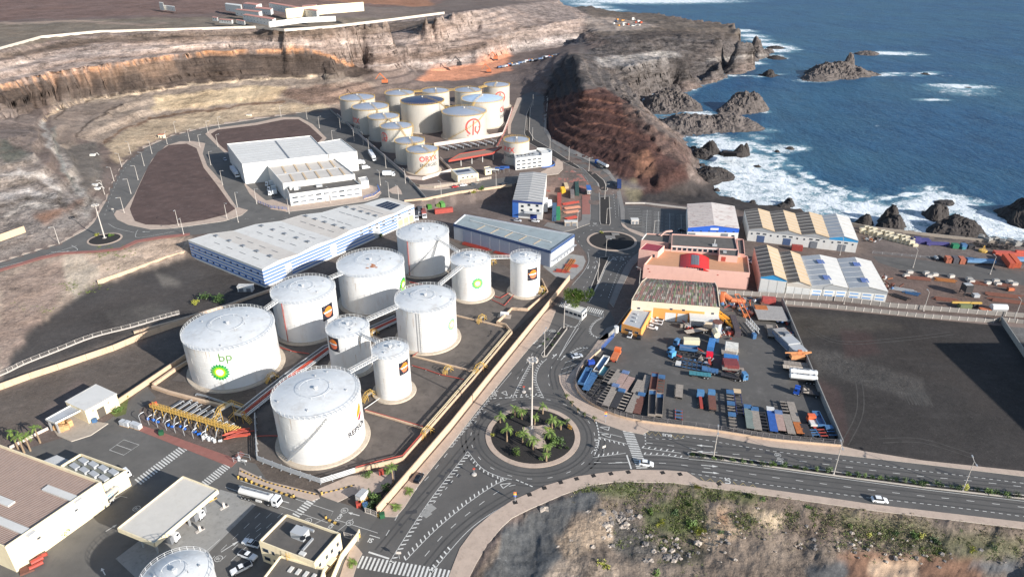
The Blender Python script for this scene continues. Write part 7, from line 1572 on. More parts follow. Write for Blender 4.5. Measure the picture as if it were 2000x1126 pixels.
def car(x,y,d,label,col=(235,236,238),kind='car',z=.03,group=None):
    p=G(x,y,z);q=G(x+d[0],y+d[1],z);rz=math.atan2((q-p).y,(q-p).x);r=empty({'car':'car','pickup':'pickup_truck','van':'van'}[kind],p,label,{'car':'car','pickup':'pickup truck','van':'van'}[kind],group,rz);m=pmat(*col,rough=.3,var=.03)
    L_,hw=(4.3,.88) if kind=='car' else(5.2,.92);a=-L_/2;b=L_/2;mb=MB()
    if kind=='car':loft(mb,[(a,.78,.35,.85),(a+.25,.88,.25,.98),(a+1.3,.9,.25,.98),(b-1.3,.9,.25,.95),(b-.3,.86,.25,.78),(b,.74,.3,.62)])
    elif kind=='van':loft(mb,[(a,.9,.3,1.9),(a+.2,.93,.25,2.0),(b-1.5,.93,.25,2.0),(b-.9,.9,.25,1.2),(b,.82,.3,.9)])
    else:loft(mb,[(a,.88,.45,1.0),(a+1.9,.9,.4,1.02),(b-1.6,.9,.4,1.05),(b-.2,.86,.4,.98),(b,.8,.45,.8)])
    mb.build('body',m,r,smooth=False)
    if kind!='van':
        c0,c1=(a+.45,b-1.15) if kind=='car' else(a+2.0,b-1.45);t0,t1=(c0+.5,c1-.75) if kind=='car' else(c0+.15,c1-.65);mb=MB()
        vs=[(c0,-.8,.95),(c0,.8,.95),(c1,.8,.95),(c1,-.8,.95),(t0,-.62,1.46),(t0,.62,1.46),(t1,.62,1.46),(t1,-.62,1.46)];mb.quads(vs,[(0,1,5,4),(1,2,6,5),(2,3,7,6),(3,0,4,7)]);mb.build('glasshouse',M_CARG,r)
        mb=MB();mb.box(((t0+t1)/2,0,1.45),(t1-t0+.05,1.28,.06));mb.build('roof',m,r)
        if kind=='pickup':mb=MB();mb.box((a+1.0,0,1.0),(1.75,1.5,.06));mb.build('load_bed',M_BLACK,r)
    else:mb=MB();mb.quads([(b-1.46,-.78,1.9),(b-1.46,.78,1.9),(b-.88,.76,1.24),(b-.88,-.76,1.24)],[(3,2,1,0)]);mb.build('windscreen',M_CARG,r);r.children[0].data.update()
    wheels(r,(a+.8,b-.85),1.8,.33,.2)
    for s_ in(-.55,.55):mb=MB();mb.box((b-.06,s_,.55),(.12,.35,.16));mb.build('headlight',M_LIGHTG,r)
    return r
WHT=(236,237,238)
car(1717,978,(30,3),'white hatchback driving on the lower carriageway at the right');car(1262,907,(30,4),'white hatchback crossing the zebra east of the roundabout');car(1127,697,(10,-2),'silver estate car parked in the hatched bays by the truck yard wall',(200,204,210));car(818,935,(6,-9),'black car hugging the kerb beside the tan wall',(26,28,34))
for x,y,d,la,c,k in((485,1087,(10,4),'white pickup with black load bed parked beside the office, middle one',WHT,'pickup'),(472,1112,(-8,4),'white pickup with open black bed at the bottom left of the office',WHT,'pickup'),(492,1063,(-10,-3),'white double cab parked tight against the office wall',WHT,'pickup'),
    (1283,626,(-9,-2),'white and orange pickup parked at the workshop, farthest of the row',WHT,'pickup'),(1281,632,(-9,-2),'white pickup with orange bed second in the workshop row',WHT,'pickup'),(1274,641,(10,2),'white hatchback nearest in the row by the orange annex',WHT,'car'),(1231,655,(4,-9),'white open frame truck bed in front of the orange annex',WHT,'pickup'),(1248,659,(2,-9),'black car in front of the orange annex',(30,32,36),'car'),
    (1011,452-20,(9,1),'silver car parked under the blue fronted building canopy',(190,192,198),'car'),(1046,433,(9,1),'white car parked at the foot of the blue fronted building',WHT,'car'),(889,366,(9,-1),'red car parked outside the terminal fence',(190,40,44),'car'),(905,363,(9,-1),'white car parked next to the red one outside the terminal',WHT,'car'),(925,361,(9,-1),'dark car parked outside the terminal fence',(70,76,84),'car'),(985,361,(9,-1),'black car on the road below the small gate lodge',(40,44,50),'car'),
    (440,313,(6,5),'silver car in the shadow beside the white warehouse',(170,176,186),'car'),(1466,464,(8,1),'black car by the corner of the brown roofed shore warehouse',(40,42,48),'car'),(1331,451,(8,0),'dark car at the far corner of the parking lot',(40,46,60),'car'),(715,329,(9,-1),'white van parked at the right end of the white warehouse',WHT,'van'),(1250,1124-1076+600-190,(0,1),'x',WHT,'car') if False else(1462,512,(6,2),'white car squeezed between the pink building and the sheds',WHT,'car')):car(x,y,d,la,c,k,z=P5+.03 if y<375 and x<1000 else .03)
def cab(r,x,m,w=2.4,h=2.9,l=1.9):
    mb=MB();vs=[(x,-w/2,.6),(x,w/2,.6),(x+l,w/2,.6),(x+l,-w/2,.6),(x,-w/2,h),(x,w/2,h),(x+l-.25,w/2*.95,h),(x+l-.25,-w/2*.95,h)];mb.quads(vs,[(3,2,1,0),(4,5,6,7),(0,1,5,4),(1,2,6,5),(2,3,7,6),(3,0,4,7)]);mb.build('cab',m,r)
    mb=MB();mb.quads([(x+l-.09,-w*.43,1.7),(x+l-.09,w*.43,1.7),(x+l-.2,w*.41,2.6),(x+l-.2,-w*.41,2.6)],[(0,1,2,3)]);mb.build('windscreen',M_CARG,r)
    for s_ in(-1,1):mb=MB();mb.box((x+l*.6,s_*(w/2+.0),1.75),(.8,.05,.7));mb.build('side_window',M_CARG,r)
    for s_ in(-.8,.8):mb=MB();mb.box((x+l,s_,.8),(.08,.4,.2));mb.build('headlight',M_LIGHTG,r)
def base(name,p0,p1,label,cat,group=None,z=.03):
    a=G(p0[0],p0[1],z);b=G(p1[0],p1[1],z);c=(a+b)/2;r=empty(name,c,label,cat,group,math.atan2((b-a).y,(b-a).x));return r,(b-a).length
def tanker(p0,p1,label,col=WHT,z=.03,truck=True,body=M_TANK,band=None):
    r,L_=base('tanker_truck' if truck else 'tank_trailer',p0,p1,label,'tanker truck' if truck else 'tank trailer',None,z);m=pmat(*col,rough=.35,var=.04);a=-L_/2;e=L_/2-(2.9 if truck else .2)
    mb=MB();n=14;vs=[];secs=[(a,.8),(a+.25,1.15),(e-.25,1.15),(e,.8)]
    for x,q in secs:vs+=[(x,1.08*q*math.cos(2*math.pi*k/n),2.35+.82*q*math.sin(2*math.pi*k/n)) for k in range(n)]
    fs=[(i*n+k,i*n+(k+1)%n,(i+1)*n+(k+1)%n,(i+1)*n+k) for i in range(3) for k in range(n)]+[tuple(range(n))[::-1],tuple(range(3*n,4*n))];mb.quads(vs,fs);mb.build('tank',body,r,smooth=True)
    mb=MB();mb.box(((a+e)/2,0,3.24),(L_*.62 if truck else L_*.3,.55,.12));[mb.tube((a+1.2+(e-a-2)*k/4,0,3.2),(a+1.2+(e-a-2)*k/4,0,3.5),.3,n=8) for k in range(5)];mb.build('catwalk',M_SHUT,r);mb=MB();mb.box(((a+L_/2)/2-.2 if truck else 0,0,.9),(L_-.8,.9,.3));mb.build('chassis',M_CHAS,r)
    mb=MB();mb.box((0,-1.1,.7),(1.8,.3,.6));mb.build('side_locker',body,r)
    wheels(r,[a+1,a+2.2,a+3.4]+([e-.6,e+1.9] if truck else[]),2.4)
    if truck:cab(r,e+.5,m)
    if band:
        for s_ in(-1,):
            vs,fs=text_mesh(band,1.3,.03);mb=MB();mb.quads([(-.5+x_,s_*1.17,2.35+y_) for x_,y_ in vs],fs);mb.build('lettering',pmat(80,170,215),r)
    return r
tanker((472,967),(551,988),'white articulated tanker parked across the yellow lane divider');tanker((196,993),(234,962),'silver tanker with blue DTM lettering against the cream warehouse',body=M_GTANK,truck=False,band='DTM');tanker((1186,331),(1163,319),'white tanker with blue cab driving down the coast road',(50,110,200),3.0)
def boxtruck(p0,p1,label,col=WHT,boxc=WHT,z=.03,bh=3.3):
    r,L_=base('box_truck',p0,p1,label,'truck',None,z);mb=MB();mb.box((-1.2,0,1.0),(L_-2.4,2.5,bh-1));mb.build('cargo_box',pmat(*boxc),r);cab(r,L_/2-2,pmat(*col,rough=.35,var=.04),h=2.6);mb=MB();mb.box((0,0,.7),(L_-.4,.9,.3));mb.build('chassis',M_CHAS,r);wheels(r,(-L_/2+1.6,L_/2-1.3),2.3,.45);return r
for a,b,la,c,bc,z in(((454,333),(465,348),'white box truck in the shadow of the white warehouse',WHT,(205,208,214),P5),((748,344),(772,344),'small white box truck on the road by the terminal wall',WHT,WHT,P5),((723,301),(732,316),'white trailer truck heading down beside the terminal wall',WHT,WHT,P5),((700,322),(713,320),'white box truck backed up to the white warehouse',WHT,WHT,P5),
    ((536,362),(518,364),'white refrigerated truck parked in the forecourt, farthest',WHT,(200,205,208),P5),((540,372),(522,374),'white refrigerated truck parked in the forecourt, middle',WHT,(200,205,208),P5),((542,380),(524,382),'white refrigerated truck parked in the forecourt, nearest',WHT,(200,205,208),P5),((1209,371),(1208.5,357),'blue box truck driving up the coast road',(60,110,200),(40,60,110),1.2),((233,938),(256,926),'white truck half hidden behind the skylight store',WHT,WHT,0),
    ((1066,404),(1065,393),'white truck parked right of the blue fronted office',WHT,WHT,0),((1074,409),(1073,397),'white truck second from the blue fronted office',WHT,WHT,0),((1065,417),(1064,406),'white truck nearest in the container lot',WHT,(80,84,90),0),((377,1022),(397,1004),'white truck fuelling under the canopy, far end',WHT,(120,122,126),0),((330,1066),(348,1048),'white truck fuelling under the canopy, near end',WHT,(120,122,126),0),
    ((812,421),(814,432),'white cab truck left in the group by the striped warehouse',WHT,(64,66,70),0),((826,417),(830,428),'white cab truck right in the group by the striped warehouse',WHT,(150,80,74),0),((820,412),(822,424),'white cab truck behind in the group by the striped warehouse',WHT,(90,92,96),0)):boxtruck(a,b,la,c,bc,z+.03)
def container(p0,p1,label,col,z=.03,h=2.6,w=2.45,group=None,level=0):
    r,L_=base('shipping_container',p0,p1,label,'container',group,z+level*2.65);m=pmat(*col,rough=.6,var=.18);mb=MB();n=int(L_/.45)
    mb.box((0,0,0),(L_,w-.1,h));mb.build('box',m,r);mb=MB()
    for k in range(n):x=-L_/2+(k+.5)*L_/n;mb.box((x,0,.12),(L_/n*.5,w,h-.2));mb.box((x,0,h),(L_/n*.5,w-.2,.04))
    mb.build('corrugation',m,r)['kind']='stuff';mb=MB()
    for s_ in(-1,1):mb.box((L_/2,s_*.6,.15),(.08,1.1,h-.3))
    mb.build('door',m,r);return r
OG=(180,108,84)
for a,b,la,c,lv in(((1847,508),(1852,514),'orange container, left of three by the quay road',OG,0),((1861,508.5),(1866,515),'dark grey container between two orange ones',(92,90,96),0),((1873,509),(1879,516),'orange container, right of three by the quay road',OG,0),((1960,505),(1975,524),'weathered orange container at the right edge, left one',(196,98,68),0),((1972,504),(1987,523),'weathered orange container at the right edge, right one',(196,98,68),0),((1960,505),(1975,524),'weathered orange container stacked on the left one at the right edge',(190,90,66),1),
    ((830,395),(840,410),'green container trailer on the left below the retaining wall',(70,130,50),0),((846,392),(856,408),'olive green container between two others below the retaining wall',(96,120,50),0),((853,389),(866,406),'bright green container right of the group',(92,150,76),0),((849,417),(884,413),'rusty red container on blue trailer below the retaining wall',(176,80,70),0),((816,400),(826,412),'black trailer by the end of the striped warehouse',(50,46,46),0),
    ((1545,487),(1566,489),'red container standing by the shore warehouse doors',(168,76,68),0),((1092,384),(1092,410),'long red container in the container lot',(160,78,68),0),((1090,411),(1090,430),'green container in the container lot',(50,130,90),0),((1083,404),(1082,432),'dark container with blue top in the container lot',(70,96,120),0),((1117,377),(1118,388),'grey container at the top of the container lot',(120,112,110),0),((1126,362),(1127,384),'dark green container at the right of the container lot',(50,76,72),0),((1104,364),(1107,372),'beige container behind the yellow one',(190,170,140),0),((1098,372),(1101,379),'yellow container in the container lot',(230,180,50),0),
    ((1386,688),(1390,671),'blue container standing in the middle of the truck yard',(70,130,190),0),((1440,658),(1429,625),'dark container with white end among the yard machinery',(80,72,76),0),((1412,704),(1440,708),'blue ribbed container in the yard centre',(64,128,190),0),((1411,717),(1440,719),'maroon flat container in the yard centre',(140,70,70),0),((1487,590),(1513,592),'red ribbed container behind the scrap heap by the panel wall',(190,90,84),0),((1415,683),(1440,687),'white container with yellow end in the yard centre',(226,222,212),0)):container(a,b,la,c,z=.03,level=lv,w=5 if 'maroon' in la or 'white container' in la else 2.45)
# flatbeds, low loaders and wrecks in the truck yard
def trailer(p0,p1,label,deck=M_WOOD,frame=M_CHAS,head=None,style='deck',z=.03,w=2.45,h=1.25,group='trailers parked in the truck yard'):
    r,L_=base('trailer',p0,p1,label,'trailer',group,z);m=deck;a=-L_/2
    if style=='deck':
        n=max(3,int(L_/1.1))
        for k in range(n):mb=MB();mb.box((a+(k+.5)*L_/n,0,h),(L_/n-.06,w,.1+random.random()*.03));mb.build('deck_board',m,r)
    elif style=='tub':
        mb=MB();mb.box((0,0,h),(L_,w,.1));mb.build('floor',m,r)
        for s_ in(-1,1):mb=MB();mb.box((0,s_*(w/2-.05),h),(L_,.12,.9));mb.build('side_board',frame,r)
        for e_ in(a+.05,-a-.05):mb=MB();mb.box((e_,0,h),(.12,w,.9));mb.build('end_board',frame,r)
    else:
        for k in range(max(3,int(L_/1.6))):mb=MB();mb.box((a+(k+.5)*L_/max(3,int(L_/1.6)),0,h-.1),(.35,w,.16));mb.build('cross_member',m,r)
    mb=MB();[mb.box((0,s_*(w/2-.15 if style!='deck' else .5),h-.28),(L_,.22,.26)) for s_ in(-1,1)];mb.build('frame',frame,r)
    mb=MB();mb.box((a+L_*.15,0,.1),(.25,1.2,h-.3));mb.build('landing_leg',M_CHAS,r);wheels(r,(-a-1.0,-a-2.2) if L_>7 else(-a-1.0,),w-.1,.48)
    if head:mb=MB();mb.box((a+.9,0,h+.02),(1.8,w+.02,.5));mb.build('head_board',head,r)
    return r
YV=lambda x,y:(1100+x/4.693,620+y/4.693)
YB=lambda x,y:(1100+x/3.448,600+y/3.448)
for a,b,la,dk,fr,hd,st in(
    (YV(235,500),YV(160,640),'blue tipper body at the left tip of the yard',M_TRB,M_TRB,M_TRB,'tub'),(YV(290,540),YV(200,690),'bright blue flatbed against the curved fence',M_TRB,M_TRB,M_TRB,'deck'),(YV(400,480),YV(335,570),'teal tipper body second row from the left',mat('teal_paint',C(70,130,140),.6,.2,.8),M_CHAS,None,'tub'),(YV(325,580),YV(230,735),'dark skeletal trailer by the curved fence',M_CHAS,M_CHAS,None,'frame'),
    (YV(395,390),YV(300,530),'white sided blue truck bed near the tan wall',M_TRB,M_RWHITE,None,'tub'),(YV(470,500),YV(375,620),'grey slatted trailer third in the upper row',M_WOOD,M_CHAS,None,'frame'),(YV(370,640),YV(270,770),'black skeletal trailer in the lower row',M_CHAS,M_CHAS,None,'frame'),(YV(440,650),YV(320,810),'grey slatted low trailer in the lower row',M_WOOD,M_CHAS,None,'frame'),
    (YV(525,505),YV(430,640),'plain grey plank flatbed in the upper row',M_WOOD,M_CHAS,None,'deck'),(YV(575,520),YV(490,670),'pinkish plank flatbed with blue grey head',mat('pink_planks',C(166,140,130),.9,.2,1),M_CHAS,mat('blue_grey',C(104,124,160),.6,.1,1),'deck'),(YV(625,570),YV(545,700),'pinkish plank flatbed at the right of the upper row',MATS['pink_planks'],M_CHAS,None,'deck'),(YV(485,640),YV(385,835),'beige flatbed with blue grey head in the lower row',M_WOOD,M_CHAS,MATS['blue_grey'],'deck'),
    (YV(540,685),YV(455,850),'black decked flatbed with bright blue head',M_CHAS,M_CHAS,M_TRB,'deck'),(YV(600,705),YV(515,870),'flatbed heaped with pale broken boards',mat('pale_boards',C(190,176,160),.9,.3,1.5),M_CHAS,None,'frame'),(YV(710,600),YV(650,715),'grey flatbed with rusty patches in the middle row',MATS['grey_deck_boards'],M_CHAS,None,'deck'),(YV(775,555),YV(725,720),'flatbed with rusty cross beams',MATS['grey_deck_boards'],M_BOARD,None,'deck'),
    (YV(675,725),YV(595,895),'long grey flatbed in the lower row',M_WOOD,M_CHAS,None,'deck'),(YV(720,720),YV(670,905),'dark brown flatbed with bright blue head',M_BOARD,M_CHAS,M_TRB,'deck'),(YV(838,545),YV(815,700),'brown low loader with blue head at the top',M_BOARD,M_BOARD,M_TRB,'tub'),(YV(815,705),YV(805,930),'dark grey low loader with blue band below the brown one',M_CHAS,M_WOOD,M_TRB,'tub'),
    (YV(900,560),YV(880,725),'rust red low loader with blue fingers at its head',M_BOARD,M_BOARD,M_TRB,'frame'),(YV(885,735),YV(870,930),'black low loader with pale end nearest the fence',M_CHAS,M_WOOD,M_TRB,'tub'),(YV(1065,640),YV(1055,755),'short grey flatbed standing alone',M_WOOD,M_CHAS,None,'deck'),(YV(1055,865),YV(1055,955),'small blue dolly with red end near the fence',M_TRB,M_RED,None,'frame'),
    (YB(1118,582),YB(1125,670),'blue headed skeletal trailer, top of a row of three',M_WOOD,M_CHAS,M_TRB,'frame'),(YB(1123,658),YB(1132,740),'blue headed skeletal trailer, middle of a row of three',M_WOOD,M_CHAS,M_TRB,'frame'),(YB(1130,732),YB(1145,845),'blue headed skeletal trailer, bottom of a row of three',M_WOOD,M_CHAS,M_TRB,'frame'),(YB(1165,575),YB(1190,738),'long dark blue frame trailer with tan tip',M_CHAS,mat('dark_blue',C(50,56,110),.6,.1,1),MATS['tan_roof_sheet'],'frame'),
    (YB(1235,680),YB(1258,835),'grey green flatbed with blue head',mat('grey_green_deck',C(120,130,124),.85,.15,1),M_CHAS,M_TRB,'deck'),(YB(1282,695),YB(1308,845),'beige flatbed with blue head',M_WOOD,M_CHAS,M_TRB,'deck'),(YB(1330,715),YB(1358,845),'black skeletal chassis between two flatbeds',M_CHAS,M_CHAS,None,'frame'),(YB(1388,695),YB(1415,855),'blue decked flatbed with pale head',mat('royal_blue_deck',C(50,90,160),.7,.2,.8),M_CHAS,M_RWHITE,'deck'),
    (YB(1440,718),YB(1470,850),'pinkish flatbed with blue grey edge',MATS['pink_planks'],M_CHAS,MATS['blue_grey'],'deck'),(YB(1495,738),YB(1535,872),'grey beige flatbed lower right',M_WOOD,M_CHAS,None,'deck'),(YB(1525,655),YB(1565,790),'long beige flatbed, upper half of the longest row',M_WOOD,M_CHAS,None,'deck'),(YB(1567,792),YB(1595,870),'rusty brown flatbed at the foot of the longest row',MATS['rust'],M_CHAS,None,'deck'),(YB(1475,645),YB(1500,728),'short grey flatbed heaped with scrap',M_WOOD,M_CHAS,None,'frame'),(YB(1612,805),YB(1645,885),'dark flatbed near the right fence',M_CHAS,M_CHAS,None,'deck'),
    (YB(1690,730),YB(1735,822),'bright blue tipper near the right corner',M_TRB,M_TRB,M_TRB,'tub'),(YB(1720,830),YB(1758,893),'red and dark trailer wreck at the right corner',M_RED,M_CHAS,None,'frame'),(YB(1775,818),YB(1818,890),'blue trailer wreck last at the right corner',M_TRB,M_CHAS,M_TRB,'frame'),(YB(1668,835),YB(1700,885),'blue tubular frame by the fence',M_TRB,M_TRB,None,'frame'),
    (YB(820,185),YB(968,160),'pale low loader ramp standing askew',MATS['pale_boards'],M_WOOD,None,'deck'),(YB(1060,300),YB(1180,312),'beige decked flatbed below the white container',M_WOOD,M_CHAS,None,'deck'),(YB(1062,320),YB(1160,330),'grey flatbed above the blue ribbed container',M_WOOD,M_CHAS,None,'deck'),(YB(1065,425),YB(1215,440),'grey and blue low loader below the maroon flat',M_WOOD,M_TRB,M_WOOD,'deck'),
    (YB(790,365),YB(980,410),'long blue sided low loader in the centre',M_CHAS,M_TRB,None,'frame'),(YB(755,395),YB(1040,450),'white fronted low loader with blue bed in the centre',M_CHAS,M_TRB,M_RWHITE,'frame'),(YB(845,458),YB(992,475),'teal flatbed with four wheels showing',MATS['teal_paint'],M_TRB,None,'deck'),(YB(740,320),YB(960,350),'black skeletal low loader in the centre',M_CHAS,M_CHAS,None,'frame'),(YB(780,290),YB(900,305),'grey blue tipper body in the centre',mat('slate_paint',C(110,126,150),.6,.15,1),M_TRB,None,'tub'),(YB(930,430),YB(1042,446),'bright teal low platform in the centre',M_TRB,M_TRB,M_TRB,'deck'),
    (YB(1480,388),YB(1650,408),'upper stack of grey planks at the right wall',M_WOOD,M_WOOD,None,'deck'),(YB(1475,415),YB(1660,438),'lower stack of beige planks at the right wall',MATS['pale_boards'],M_WOOD,None,'deck'),(YB(1612,580),YB(1722,603),'flat black trailer with pale load behind the blue crane truck',M_CHAS,M_CHAS,MATS['pale_boards'],'deck'),(YB(1383,135),YB(1400,215),'grey low loader with yellow blocks beside the crane',M_WOOD,M_CHAS,None,'deck'),(YB(1060,465),YB(1180,492),'black bed behind the blue truck with black crane',M_CHAS,M_CHAS,None,'deck')):trailer(a,b,la,dk,fr,hd,st)
def lorry(p0,p1,label,col,parts=(),bed=None):
    r,L_=base('truck',p0,p1,label,'truck',None,.03);cab(r,L_/2-2,pmat(*col,rough=.4,var=.1));mb=MB();mb.box((-.5,0,.7),(L_-.6,1.0,.35));mb.build('chassis',M_RED if 'orange' in label or 'red' in label else M_CHAS,r);wheels(r,(-L_/2+.9,-L_/2+2.2,L_/2-1.1),2.3)
    if bed:mb=MB();mb.box((-1.1,0,1.15),(L_-2.6,2.4,.7));mb.build('bed',bed,r)
    if 'crane' in label:mb=MB();mb.tube((L_/2-2.6,0,1),(L_/2-2.7,.2,4.2),.3);mb.bar((L_/2-2.7,.2,4.2),(L_/2-4.8,.3,2.6),.35);mb.bar((L_/2-4.8,.3,2.6),(L_/2-3.2,-.3,1.6),.3);mb.build('crane_arm',M_CHAS,r)
    return r
BL=(84,130,172)
for a,b,la,c,bd in((YB(1165,490),YB(1235,484),'blue cab truck with folded black crane in the yard centre',BL,None),(YB(1605,590),YB(1545,575),'blue cab truck with black crane by the right wall',(40,90,190),None),(YB(930,690),YB(918,592),'blue and orange chassis truck standing alone',BL,None),(YB(1003,708),YB(992,592),'blue cab truck with brown tub bed',BL,M_BOARD),(YB(870,300),YB(745,250),'blue cab truck with red drawbar at the left of the central group',BL,None),(YB(790,345),YB(705,305),'blue and red cab truck nearest in the central group',BL,None),(YB(215,455),YB(180,390),'small blue truck parked by the tan wall',(50,80,170),M_CHAS),(YB(985,395),YB(980,335),'red cab lying in the central group',(220,30,60),None),(YB(770,360),YB(715,330),'pale blue cab truck behind the nearest blue one',(90,160,210),None),(YB(1690,822),YB(1655,755),'white and orange chassis truck in the right corner',(230,110,70),M_RWHITE),(YB(335,375),YB(370,305),'orange loader truck with blue basket near the gate',(230,120,70),mat('orange_machine',C(200,116,76),.6,.15,1))):lorry(a,b,la,c,None,bd) if False else lorry(a,b,la,c,bed=bd)
for y0,y1,la in((460,480),(492,512)) and((458,478,'upper white tank trailer against the right wall'),(492,512,'lower white tank trailer with red mark against the right wall')):tanker(YB(1702,y1),YB(1512,y0),la,truck=False)
def blob(name,p,label,cat,parts,rz=0.0,z=.03,group=None):
    r=empty(name,G(p[0],p[1],z),label,cat,group,rz)
    for k,nm,m,d in parts:
        mb=MB()
        if k=='b':mb.box(*d)
        elif k=='t':mb.tube(*d)
        elif k=='l':[mb.bar(*q) for q in d]
        mb.build(nm,m,r)
    return r
OM=MATS['orange_machine']
blob('excavator',YB(1560,352),'faded orange tracked drill machine at the right wall','excavator',[('b','body',mat('faded_orange',C(214,150,100),.7,.15,1),((.5,0,.9),(5,2.6,1.6))),('b','track',M_CHAS,((0,-1.3,0),(6,.6,.9))),('b','track',M_CHAS,((0,1.3,0),(6,.6,.9))),('l','boom',MATS['faded_orange'],[((2,0,2.2),(5.5,0,3.4),.5),((5.5,0,3.4),(-4,.5,2.8),.4)]),('b','cab',OM,((1.5,.7,2.4),(1.4,1.1,1.3)))])
def lattice(L_,w,n):
    o=[]
    for s_ in(-w/2,w/2):
        for zz in(0,w):o.append(((0,s_,1+zz),(L_,s_,1+zz),.2))
        for k in range(n):o.append(((L_*k/n,s_,1),(L_*(k+1)/n,s_,1+w),.12));o.append(((L_*k/n,-w/2,1+w),(L_*k/n,w/2,1+w),.12))
    return o
blob('crane',(1477,655),'white lattice crane with orange boom lying towards the scrap heap','crane',[('l','white_section',M_RIMW,lattice(9,1.8,5)),('b','base',M_CHAS,((-.5,0,0),(3,3,.9))),('l','orange_section',OM,[((9,-.9,2.6),(22,-.9,7),.3),((9,.9,2.6),(22,.9,7),.3),((22,-.9,7),(22,.9,7),.3),((15,-.9,4.7),(15,.9,4.7),.2)]),('b','cab',M_TRB,((-1.5,1.8,0),(1.8,1.4,2.0)))],rz=math.radians(96))
for dx,la in((0,'left yellow and black telescopic boom in the machinery corner'),(9,'right yellow and black telescopic boom in the machinery corner')):blob('telescopic_boom',(1434+dx,646),la,'boom',[('t','outer_tube',mat('amber_paint',C(226,160,50),.5,.2,1),((6,0,1.6),(15,0,1.8),.8)),('t','inner_tube',MATS['amber_paint'],((0,0,1.2),(6,0,1.6),.55)),('t','tip',M_CHAS,((-5,0,.8),(0,0,1.2),.35)),('b','clamp',M_CHAS,((6,0,0),(.5,1.4,2.2))),('b','clamp',M_CHAS,((11,0,0),(.5,1.4,2.4)))],rz=math.radians(112),group='yellow telescopic booms')
blob('platform_deck',(1503,618),'wide battered grey deck with rusty corner in the scrap corner','platform',[('b','deck',mat('battered_grey',C(160,156,152),.85,.15,.8,stain=C(104,90,84),stain_amt=.8),((0,0,1.6),(12,12,.3))),('b','leg',M_CHAS,((-4,0,0),(.6,9,1.6))),('b','leg',M_CHAS,((4,0,0),(.6,9,1.6))),('b','rusty_plate',M_RUST,((-3,4,1.92),(5,3.5,.25)))],rz=-.12)
blob('site_cabin',(1537,672),'long stack of grey portable cabins along the right wall','cabin',[('b','cabin',MATS['battered_grey'],((0,4.5,0),(5,5.5,3.2))),('b','cabin',M_RGREY,((0,-1.5,0),(5,5.5,3.1))),('b','cabin',M_RGREY,((0,-6.8,0),(5,4.5,2.6))),('b','roof_box',M_SHUT,((.2,2,3.2),(1.8,1.8,.9))),('b','side_panel',mat('slate_paint',(0,0,0,1)),((-2.6,1,.5),(.2,12,2)))],rz=.2)
blob('conveyor',(1411,592),'bent orange pipe and hopper by the workshop gable','machine',[('t','upright',OM,((0,0,0),(0,1,5),1.2)),('t','elbow',OM,((0,1,4),(3,-1,2.5),1.1)),('t','pipe',OM,((3,-1,2.2),(9,-1.5,1.6),1.0)),('b','hopper',M_RGREY,((-1,3,0),(3,2.5,3)))])
blob('silo',(1398,650),'grey round silo with brown cap next to the lean to roof','silo',[('t','drum',M_RGREY,((0,0,0),(0,0,5),1.9)),('t','cap',M_BOARD,((0,0,5),(0,0,5.3),1.95)),('b','skirt',M_RGREY,((0,-1.5,0),(3.4,2.5,1.6)))]);blob('water_tank',(1396,665),'cream horizontal tank on the blue container frame','tank',[('t','drum',mat('cream_drum',C(226,216,184),.5,.08,1),((0,-2,3.6),(0,2,3.6),1.3)),('b','stand',M_TRB,((0,0,0),(2,3.6,2.4)))])
blob('water_tank',(1349,676),'cream rounded tank body in the central group','tank',[('b','body',MATS['cream_drum'],((0,0,1.4),(6,2.4,2.0))),('b','frame',M_TRB,((0,0,.6),(6.4,2.2,.7)))],rz=-.1);blob('white_tank',(1208,648),'white and light blue water tank beside the yard gate','tank',[('t','drum',M_RIMW,((-1,0,0),(-1,0,2.6),1.0)),('t','blue_drum',mat('sky_blue',(0,0,0,1)),((1.6,1.4,0),(1.6,1.4,2.2),.9))])
random.seed(11);jc=[M_CHAS,M_BOARD,M_RGREY,M_RED,M_TRB,M_RUST,M_WOOD,M_STEEL]
for i,(x,y,la) in enumerate(((1425,596,'heap of dark engine scrap behind the booms'),(1448,603,'heap of wheels and rusty frames by the panel wall'),(1462,588,'pile of dark machine parts left of the red container'),(1460,612,'grey winches and drums beside the dark container'),(1418,628,'tangle of grey tubes between workshop and booms'),(1420,652,'blue and red axle on the ground by the silo'),(1377,700,'hoses and fittings beside the blue container'),(1345,640,'dark clutter under the lean to roof'),(1530,630,'scrap beams behind the portable cabins'),(1530,650,'yellow and grey fittings by the cabin corner'),
    (1722,545,'dark rusty heap at the end of the white gabled shed'),(1728,560,'pale rubble beside the last gabled shed'),(1700,470,'rusty tractor frames at the shore yard'),(1480,588,'x'))[:-1]):
    r=empty('scrap_heap',G(x,y,.03),la,'scrap','heaps of scrap metal')
    for k in range(16):
        mb=MB();q=(random.gauss(0,2.2),random.gauss(0,1.8),random.uniform(0,.6))
        if random.random()<.5:mb.bar(q,(q[0]+random.uniform(-3,3),q[1]+random.uniform(-2,2),q[2]+random.uniform(.2,1.6)),random.uniform(.2,.5))
        elif random.random()<.5:mb.tube(q,(q[0]+random.uniform(-1,1),q[1]+random.uniform(-.5,.5),q[2]+random.uniform(.3,1)),random.uniform(.4,.9),n=9)
        else:mb.box(q,(random.uniform(.8,2.2),random.uniform(.6,1.6),random.uniform(.5,1.6)),rz=random.random())
        mb.build('scrap_piece',random.choice(jc),r)
